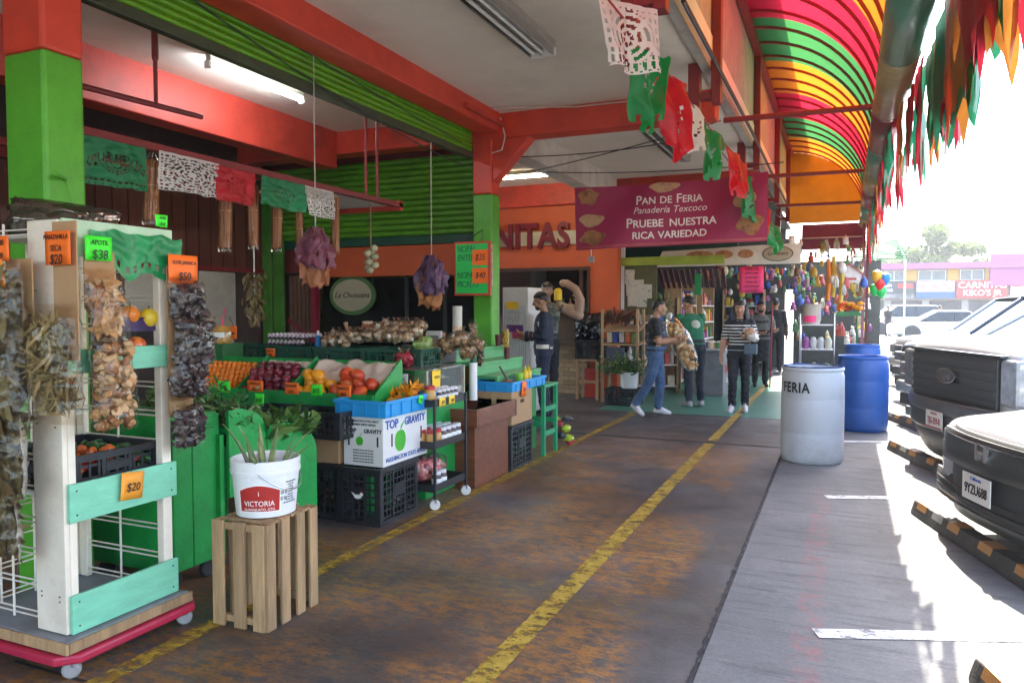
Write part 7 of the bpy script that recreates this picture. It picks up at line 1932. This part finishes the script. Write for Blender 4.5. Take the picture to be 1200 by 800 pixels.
def cpanel(t, name, yh, z0, z1, x0, curve, m, bev=.0, lean=0., th=.05, pw=2.6):
    b = MB(); n = 24
    prof = [(0, 0.), (.15, -.012), (.5, -.02), (.85, -.012), (1, 0.)]
    def fn(u, v):
        s_ = 2 * u - 1; k = 1 - abs(2 * v - 1) ** 3
        return (x0 + curve * abs(s_) ** pw + lean * (v - .5) - .022 * k, s_ * yh, z0 + (z1 - z0) * v)
    b.grid(fn, n, 8)
    o = b.build(name, m, t, smooth=True, ang=180, fix=False)
    k = o.modifiers.new('solid', 'SOLIDIFY'); k.thickness = th; k.offset = 0
    return o
def car(label, loc, rz, paint, kind, plate=None, cat='car', name='parked_car', lower=None, detail=True):
    t = thing(name, label, cat, loc, rz)
    if kind == 'sedan': W, L, hz, hz1, rz_, c0, c1, r1, r0, zb, wl = .90, 4.6, .80, .98, 1.44, 1.25, 2.05, 3.4, 4.1, .22, (.92, 3.65)
    elif kind == 'pickup': W, L, hz, hz1, rz_, c0, c1, r1, r0, zb, wl = .99, 5.6, 1.22, 1.32, 1.88, 1.45, 2.1, 3.55, 3.75, .36, (1.0, 4.4)
    elif kind == 'suv': W, L, hz, hz1, rz_, c0, c1, r1, r0, zb, wl = .94, 4.8, .98, 1.12, 1.74, 1.2, 1.95, 4.2, 4.7, .30, (.95, 3.8)
    else: W, L, hz, hz1, rz_, c0, c1, r1, r0, zb, wl = .93, 4.7, .95, 1.12, 1.72, .95, 1.9, 4.3, 4.65, .26, (.9, 3.75)
    blunt = kind == 'pickup'
    st = [(0, .93 if blunt else .66, zb + .1, hz - .14 - (.0 if blunt else .06), hz - .10 - (.0 if blunt else .06)), (.05, .965 if blunt else .80, zb + .03, hz - .07, hz - .03), (.14, .985 if blunt else .90, zb, hz - .03, hz), (.32, .99 if blunt else .965, zb, hz - .03, hz + .02), (.7, 1, zb, hz - .01, hz + (hz1 - hz) * .5), (c0, 1, zb, hz1 - .10, hz1), ((c0 + r0) / 2, 1.0, zb, hz1 - .09, hz1 - .02), (r0, 1, zb, hz1 - .08, hz1), (L - .25, .98, zb, hz1 - .10, hz1 - .03), (L - .04, .92, zb + .05, hz1 - .16, hz1 - .10), (L, .84, zb + .12, hz1 - .25, hz1 - .2)]
    b = MB(); ns = 17
    vs_, ms = [], []
    for x, ws, z0, zs, zt in st:
        w = W * ws
        half = [(0, z0), (w * .84, z0), (w * .95, z0 + .06), (w * .99, z0 + .2), (w, z0 + .45 * (zs - z0)), (w * .985, zs - .08), (w * .95, zs - .02), (w * .84, zs + (zt - zs) * .5), (w * .4, zt - .004)]
        prof = half + [(0, zt)] + [(-y, z) for y, z in half[::-1][:-1]]
        vs_ += [(x, y, z) for y, z in prof]
    n = len(prof)
    fs_ = [(i * n + k, i * n + (k + 1) % n, (i + 1) * n + (k + 1) % n, (i + 1) * n + k) for i in range(len(st) - 1) for k in range(n)] + [tuple(range(n))[::-1], tuple((len(st) - 1) * n + k for k in range(n))]
    b.add(vs_, fs_)
    body = b.build('body', paint, t, smooth=True, ang=35)
    k = body.modifiers.new('sub', 'SUBSURF'); k.levels = 2; k.render_levels = 2
    # cabin: glass sides with painted roof and pillars
    zc = hz1 - .03; wb_, wr = W * .90, W * .72
    cor0 = [(c0, -wb_), (c0, wb_), (r0, wb_), (r0, -wb_)]; cor1 = [(c1, -wr), (c1, wr), (r1, wr), (r1, -wr)]
    g = MB(); zr = rz_ - .05
    g.add([(x, y, zc) for x, y in cor0] + [(x, y, zr) for x, y in cor1], [(0, 1, 5, 4), (1, 2, 6, 5), (2, 3, 7, 6), (3, 0, 4, 7)]); g.build('windows', CGLS, t)
    g = MB(); g.grid(lambda u, v: (c1 - .05 + (r1 - c1 + .1) * u, (v - .5) * 2 * (wr + .015), zr + .05 * (1 - (2 * v - 1) ** 2) * (1 - .5 * (2 * u - 1) ** 4) + .004), 10, 8); g.build('roof', paint, t, smooth=True, solid=.02)
    for s in (-1, 1):
        for i, (p, q) in enumerate((((c0, s * wb_, zc), (c1, s * wr, zr)), ((r0, s * wb_, zc), (r1, s * wr, zr)), (((c0 + r0) / 2 + .1, s * (wb_ + .004), zc), ((c1 + r1) / 2 + .05, s * (wr + .004), zr)))): MB().tube([p, q], .035 if i < 2 else .03, 6).build('pillar', paint if i < 2 else GRIL, t, smooth=True)
        MB().tube([(c1 - .04, s * wr, zr), (r1 + .04, s * wr, zr)], .03, 6).build('roof_edge', paint, t, smooth=True)
        if detail:
            m = MB(); m.ball((c0 + .35, s * (W + .11), hz1 + .05), (.05, .11, .075), 14, 10, 0, .1); m.tube([(c0 + .36, s * (W - .08), hz1 - .02), (c0 + .36, s * (W + .06), hz1 + .03)], .02, 6); m.build('mirror', paint, t, smooth=True)
    Rw = .40 if kind == 'pickup' else .33
    for x in wl:
        for s in (-1, 1):
            MB().lathe([(Rw + .06, -.004), (Rw + .06, .004)], (x, s * (W - .003), Rw), 28, rot=Matrix.Rotation(PI / 2, 3, 'X')).build('wheel_arch', GRIL, t)
            wh = MB().lathe([(0, -.1), (Rw * .7, -.105), (Rw * .95, -.09), (Rw, -.05), (Rw, .05), (Rw * .95, .09), (Rw * .68, .105), (Rw * .66, .07)], (x, s * (W - .10), Rw), 28, rot=Matrix.Rotation(-s * PI / 2, 3, 'X'), cap=False).build('wheel', RUBBER, t, smooth=True)
            r_ = MB(); r_.lathe([(0, .055), (Rw * .2, .06), (Rw * .25, .05), (Rw * .62, .045), (Rw * .66, .085)], (x, s * (W - .10), Rw), 24, rot=Matrix.Rotation(-s * PI / 2, 3, 'X'), cap=False); r_.build('rim', STEEL, wh, smooth=True)
    if not detail: return t
    low = lower or GRIL
    if kind == 'pickup':
        MB().b2((-.022, -.74, .68), (.10, .74, 1.10)).build('grille', GRIL, t, bevel=.012); MB().b2((-.03, -.80, 1.102), (.1, .80, 1.13)).build('grille_frame', CBLK, t, bevel=.01); MB().b2((-.03, -.80, .655), (.1, .80, .678)).build('grille_frame', CBLK, t, bevel=.008)
        for i in range(5): MB().b2((-.036, -.73, .715 + i * .078), (-.021, .73, .755 + i * .078)).build('grille_bar', GRIL, t, bevel=.005)
        lg = MB().lathe([(.17, 0), (.17, .018)], (-.052, 0, .90), 28, sy=.42, rot=Matrix.Rotation(-PI / 2, 3, 'Z') @ Matrix.Rotation(PI / 2, 3, 'X')).build('badge_rim', CHRM, t, smooth=True)
        MB().lathe([(.152, .02), (.152, .021)], (-.052, 0, .90), 28, sy=.36, rot=Matrix.Rotation(-PI / 2, 3, 'Z') @ Matrix.Rotation(PI / 2, 3, 'X')).build('badge', GRIL, t)
        text_obj('Ford', .10, CHRM, t, (-.0745, 0, .90), (PI / 2, 0, -PI / 2), shear=.3)
        cpanel(t, 'bumper', .99, .40, .57, -.09, .20, GRIL); cpanel(t, 'bumper_trim', 1.0, .57, .665, -.11, .22, mat('bumper_satin', (.10, .105, .11), .3, metal=.5))
        cpanel(t, 'air_dam', .96, .14, .40, -.03, .24, GRIL, lean=-.12)
        for s in (-1, 1): MB().b2((-.012, s * .755, .72), (.30, s * .985, 1.10)).build('headlight', LAMP, t, bevel=.03); MB().b2((-.07, s * .66, .44), (-.03, s * .80, .53)).build('fog_lamp', LAMP, t, bevel=.01)
        pz, px = .50, -.15
    elif kind == 'sedan':
        cpanel(t, 'front_fascia', .86, .20, .74, -.005, .30, GRIL, th=.03, pw=3.)
        g = MB(); g.grid(lambda u, v: (.035 - .075 * (1 - (2 * u - 1) ** 2) - .012 + (.02 if v > .5 else 0), (u - .5) * 1.25, .52 + .20 * v), 16, 4); g.build('grille', GRIL, t, smooth=True, solid=.02)
        for i in range(4): MB().tube([(.055 - .075 * (1 - (2 * u_ - 1) ** 2) - .03, (u_ - .5) * 1.2, .55 + i * .045) for u_ in [q / 10 for q in range(11)]], .006, 5).build('grille_bar', mat('grille_dark_chrome', (.035, .035, .037), .3, metal=.3), t)
        for s in (-1, 1):
            for dx in (0, .08): pass
            MB().b2((-.075, s * .045 - .012, .60), (-.055, s * .045 + .012, .70)).build('badge_bar', CHRM, t)
        MB().b2((-.075, -.04, .64), (-.057, .04, .66)).build('badge_bar', CHRM, t)
        g = MB(); g.grid(lambda u, v: (.07 - .09 * (1 - (2 * u - 1) ** 2) + .03 * (v - .5) ** 2, (u - .5) * 1.6, .24 + .18 * v), 16, 3); g.build('lower_intake', GRIL, t, smooth=True, solid=.02)
        for i in range(3): MB().tube([(.06 - .09 * (1 - (2 * u_ - 1) ** 2) - .02, (u_ - .5) * 1.5, .27 + i * .05) for u_ in [q / 10 for q in range(11)]], .007, 5).build('intake_bar', MATS['grille_dark_chrome'], t)
        for s in (-1, 1):
            g = MB(); g.grid(lambda u, v: (.03 + .30 * u ** 1.6, s * (.60 + .25 * u), .60 + .04 * u + (.10 - .03 * u) * v), 8, 3); g.build('headlight', LAMP, t, smooth=True, solid=.03)
            MB().tube([(.13, s * .80, .36), (.10, s * .79, .48), (.14, s * .81, .58)], .012, 6).build('chrome_strip', CHRM, t, smooth=True)
        pz, px = .435, -.085
    else:
        MB().b2((-.03, -.55, .62), (.08, .55, .80)).build('grille', GRIL, t, bevel=.02)
        for i in range(3): MB().b2((-.04, -.52, .65 + i * .05), (-.028, .52, .665 + i * .05)).build('grille_bar', CHRM, t)
        MB().b2((-.06, -.84, .40), (.12, .84, .56)).build('bumper', CHRM if kind == 'van' else paint, t, bevel=.03); MB().b2((-.02, -.8, .24), (.12, .8, .40)).build('air_dam', GRIL, t, bevel=.02)
        for s in (-1, 1): MB().b2((.0, s * .56, .64), (.26, s * .86, .80)).build('headlight', LAMP, t, bevel=.02)
        pz, px = .48, -.068
    if kind == 'suv':
        for s in (-1, 1): MB().tube([(c1 + .2, s * (wr - .08), rz_ + .0), (c1 + .25, s * (wr - .08), rz_ + .05), (r1 - .2, s * (wr - .08), rz_ + .05), (r1 - .15, s * (wr - .08), rz_)], .018, 6).build('roof_rail', CHRM, t, smooth=True)
    if plate:
        p_ = MB().b2((px - .008, -.155, pz - .08), (px, .155, pz + .08)).build('plate', PLATE, t, bevel=.004)
        text_obj(plate[0], .082, INK if plate[2] else PLR2, p_, (px - .0095, 0, pz - .012), (PI / 2, 0, -PI / 2), bold=.001, sx=.76 if len(plate[0]) < 8 else .66)
        text_obj(plate[1], .03, PLR2 if not plate[2] else BLUEINK, p_, (px - .0095, 0, pz + .055), (PI / 2, 0, -PI / 2)); 
        if not plate[2]: MB().b2((px - .0096, -.15, pz - .077), (px - .0085, .15, pz - .062)).build('plate_band', PLR2, p_)
    return t
ANG = rad(19)
car('grey sedan with plate 9YZU688 and a black front behind a wheel stop', (.84, 5.17, 0), ANG, CSIL, 'sedan', ('9YZU688', 'California', True), 'car')
car('silver pickup truck with a black grille carrying a large oval badge', (.94, 7.78, 0), ANG, CSIL, 'pickup', ('TJG-259-B', 'MEXICO', False), 'pickup', 'pickup_truck')
car('white van with a chrome bumper parked beside the pickup', (1.02, 10.5, 0), ANG, CWHT, 'van', None, 'van', 'parked_van')
car('dark blue grey suv with roof rails behind the white van', (1.12, 13.3, 0), ANG, CBLU, 'suv', None, 'suv')
car('silver suv parked past the dark blue grey one', (1.2, 16.1, 0), ANG, CSIL, 'suv', None, 'suv')
car('white sedan parked far along the market row', (1.3, 18.9, 0), ANG, CWHT, 'sedan', None, 'car')
for i, (x, y, p, k, lab) in enumerate(((2.2, 42, CWHT, 'sedan', 'far white sedan in the middle of the car park'), (6.5, 45, CSIL, 'suv', 'far silver car behind the two distant walkers'), (12, 44, CWHT, 'suv', 'far white suv below the red restaurant sign'), (1.0, 50, CWHT, 'suv', 'far white suv below the black shop sign'), (17, 46, CBLU, 'sedan', 'far dark sedan below the purple wall'))):
    car(lab, (x, y, 0), rad(6 + 4 * i), p, k, None, 'car', detail=False)

# ------------------------------------------------------------------ far shops across the car park
fb = thing('far_building', 'low shop row with purple roof edge and mustard piers across the car park', 'building', (0, 80, 0))
MUSD = mat('mustard_render', (.50, .30, .05), .8, var=.1); PURR = mat('purple_paint', (.38, .12, .30), .7, var=.1); FGLS = mat('far_window', (.12, .15, .17), .15, var=.3); FWAL = mat('far_wall_pale', (.42, .38, .33), .8)
MB().b2((-3, 0, 0), (42, 14, 5.2)).build('wall', FWAL, fb)
MB().b2((-4, -1.2, 5.2), (43, 14.5, 5.75)).build('roof_edge', PURR, fb); MB().b2((12.3, -.8, 3.6), (43, 0, 6.4)).build('purple_wall', PURR, fb)
for i, x in enumerate((-2.6, 1.0, 5.6, 9.0, 12.0)): MB().b2((x, -.25, 4.0), (x + .9, -.01, 5.2)).build('pier', MUSD, fb)
for i, (x0, x1) in enumerate(((-1.6, .9), (2.0, 5.5), (6.6, 8.9), (10.0, 11.9))):
    w = MB().b2((x0, -.12, 4.15), (x1, -.02, 5.1)).build('window', WHITE, fb); n = max(2, int((x1 - x0) / .8))
    for k in range(n):
        a = x0 + .08 + (x1 - x0 - .08) * k / n; MB().b2((a, -.15, 4.22), (a + (x1 - x0 - .08) / n - .08, -.125, 5.04)).build('pane', FGLS, w)
for i in range(5): MB().b2((-2 + i * 3.2, -.1, .1), (.6 + i * 3.2, -.02, 2.3)).build('shop_opening', mat('far_opening', (.07, .06, .06), .6), fb)
def fsign(label, x0, x1, z0, z1, m, lines, band=None):
    t = thing('shop_sign', label, 'sign', ((x0 + x1) / 2, 79.3, (z0 + z1) / 2)); w, h = x1 - x0, z1 - z0
    MB().b2((-w / 2, 0, -h / 2), (w / 2, .25, h / 2)).build('board', m, t)
    for s, sz, x, z, mm in lines: text_obj(s, sz, mm, t, (x * w, -.02, z * h), FACE_NY, bold=.01)
    if band: MB().b2((-w / 2, -.03, -h / 2), (w / 2, -.005, -h / 2 + h * band[0])).build('band', band[1], t)
    return t
t = fsign('black shop sign with white script and a red oblong', 2.3, 6.3, 2.5, 4.1, mat('sign_black', (.05, .05, .055), .5), [('Gran', .5, -.1, .28, WHINK), ('Cuca', .5, -.08, .0, WHINK)], (.26, mat('sign_photo_strip', (.3, .28, .26), .6, col2=(.08, .08, .08), scale=2)))
MB().b2((.6, -.04, .15), (1.9, -.01, .6)).build('red_oblong', mat('sign_red', (.6, .05, .04), .5), t)
t = fsign('pale blue pink patterned shop sign over a blue valance', 6.45, 9.55, 2.5, 4.1, mat('sign_violet', (.42, .38, .55), .6, col2=(.55, .25, .4), scale=1.6, lo=.4, hi=.6), [], (.36, mat('sign_blue', (.04, .12, .55), .5)))
fsign('red restaurant sign with two lines of pale block letters', 9.7, 13.7, 2.45, 4.1, mat('sign_brick_red', (.5, .06, .05), .6), [('CARNITAS', .8, .0, .22, WHINK), ("KIKO'S JR", .72, .0, -.2, WHINK)])
fsign('small white sign beside the red restaurant sign', 13.9, 15.2, 2.5, 4.0, WHITE, [('ABIERTO', .3, 0, .2, REDINK)])
tw = thing('far_tower', 'pale concrete apartment tower rising beyond the purple wall', 'building', (44, 250, 0))
MB().b2((-4.5, 0, 0), (9, 12, 21)).build('wall', mat('tower_concrete', (.45, .47, .48), .8), tw); MB().b2((-1.6, -.3, 0), (0, 0, 20.5)).build('stair_strip', WHITE, tw)
for k in range(6):
    for x in (-3.8, -2.8, -1.1, .8, 2.2, 4, 6): MB().b2((x, -.35, 2 + k * 3.2), (x + .8, -.31, 3.5 + k * 3.2)).build('window', FGLS, tw)
# tree behind the far shops
def tree(label, p, H, R, n, seed):
    r = random.Random(seed); t = thing('broad_tree', label, 'tree', p)
    b = MB(); b.tube([(0, 0, 0), (.1, 0, H * .3), (0, .1, H * .5)], [.4, .3, .22], 10)
    cl = []
    for i in range(26):
        a = r.uniform(0, 2 * PI); q = R * math.sqrt(r.random()); c = Vector((math.cos(a) * q, math.sin(a) * q * .8, H * (.50 + .46 * (1 - (q / R) ** 2) * r.uniform(.5, 1)))); cl.append((c, r.uniform(.14, .28) * R))
        if i < 12: b.tube([(0, 0, H * .42), c * .5 + Vector((0, 0, H * .25)), c], [.16, .1, .04], 6)
    b.build('trunk', mat('bark', (.10, .07, .05), .9), t, smooth=True)
    f = MB()
    for i in range(n):
        c, cr = r.choice(cl); d = rvec(r); p_ = c + Vector((d.x, d.y, d.z * .7)) * cr * r.random() ** .35
        leaf(f, p_, rvec(r), rvec(r), r.uniform(.3, .55), r.uniform(.16, .26), .2, r.randrange(3), 2)
    o = f.build('crown', [mat('tree_leaf_a', (.10, .16, .03), .55, transl=.4), mat('tree_leaf_b', (.16, .22, .045), .55, transl=.4), mat('tree_leaf_c', (.06, .11, .02), .55, transl=.4)], t, fix=False)
tree('broad green tree rounding up behind the purple roofed shops', (11.3, 108, 0), 12.4, 6.0, 14000, 3)
tree('smaller green tree beside the canopy end beyond the shops', (3.6, 112, 0), 9.0, 4.0, 6000, 4)

# ------------------------------------------------------------------ thin haze volume, added to pale the far shops as glare does
hz_ = MB(); hz_.b2((-140, -20, -1.2), (140, 330, 26)); hz_o = hz_.build('haze', [], None)
hm = bpy.data.materials.new('glare_haze'); hm.use_nodes = True; N_, L_ = hm.node_tree.nodes, hm.node_tree.links
N_.remove(N_['Principled BSDF']); pv = N_.new('ShaderNodeVolumePrincipled'); pv.inputs['Color'].default_value = (.95, .95, .95, 1); pv.inputs['Density'].default_value = .0014
L_.new(pv.outputs[0], N_['Material Output'].inputs['Volume']); hz_o.data.materials.clear(); hz_o.data.materials.append(hm); hz_o['kind'] = 'stuff'; tag(hz_o, 'thin haze volume added over the car park in place of glare', 'haze')
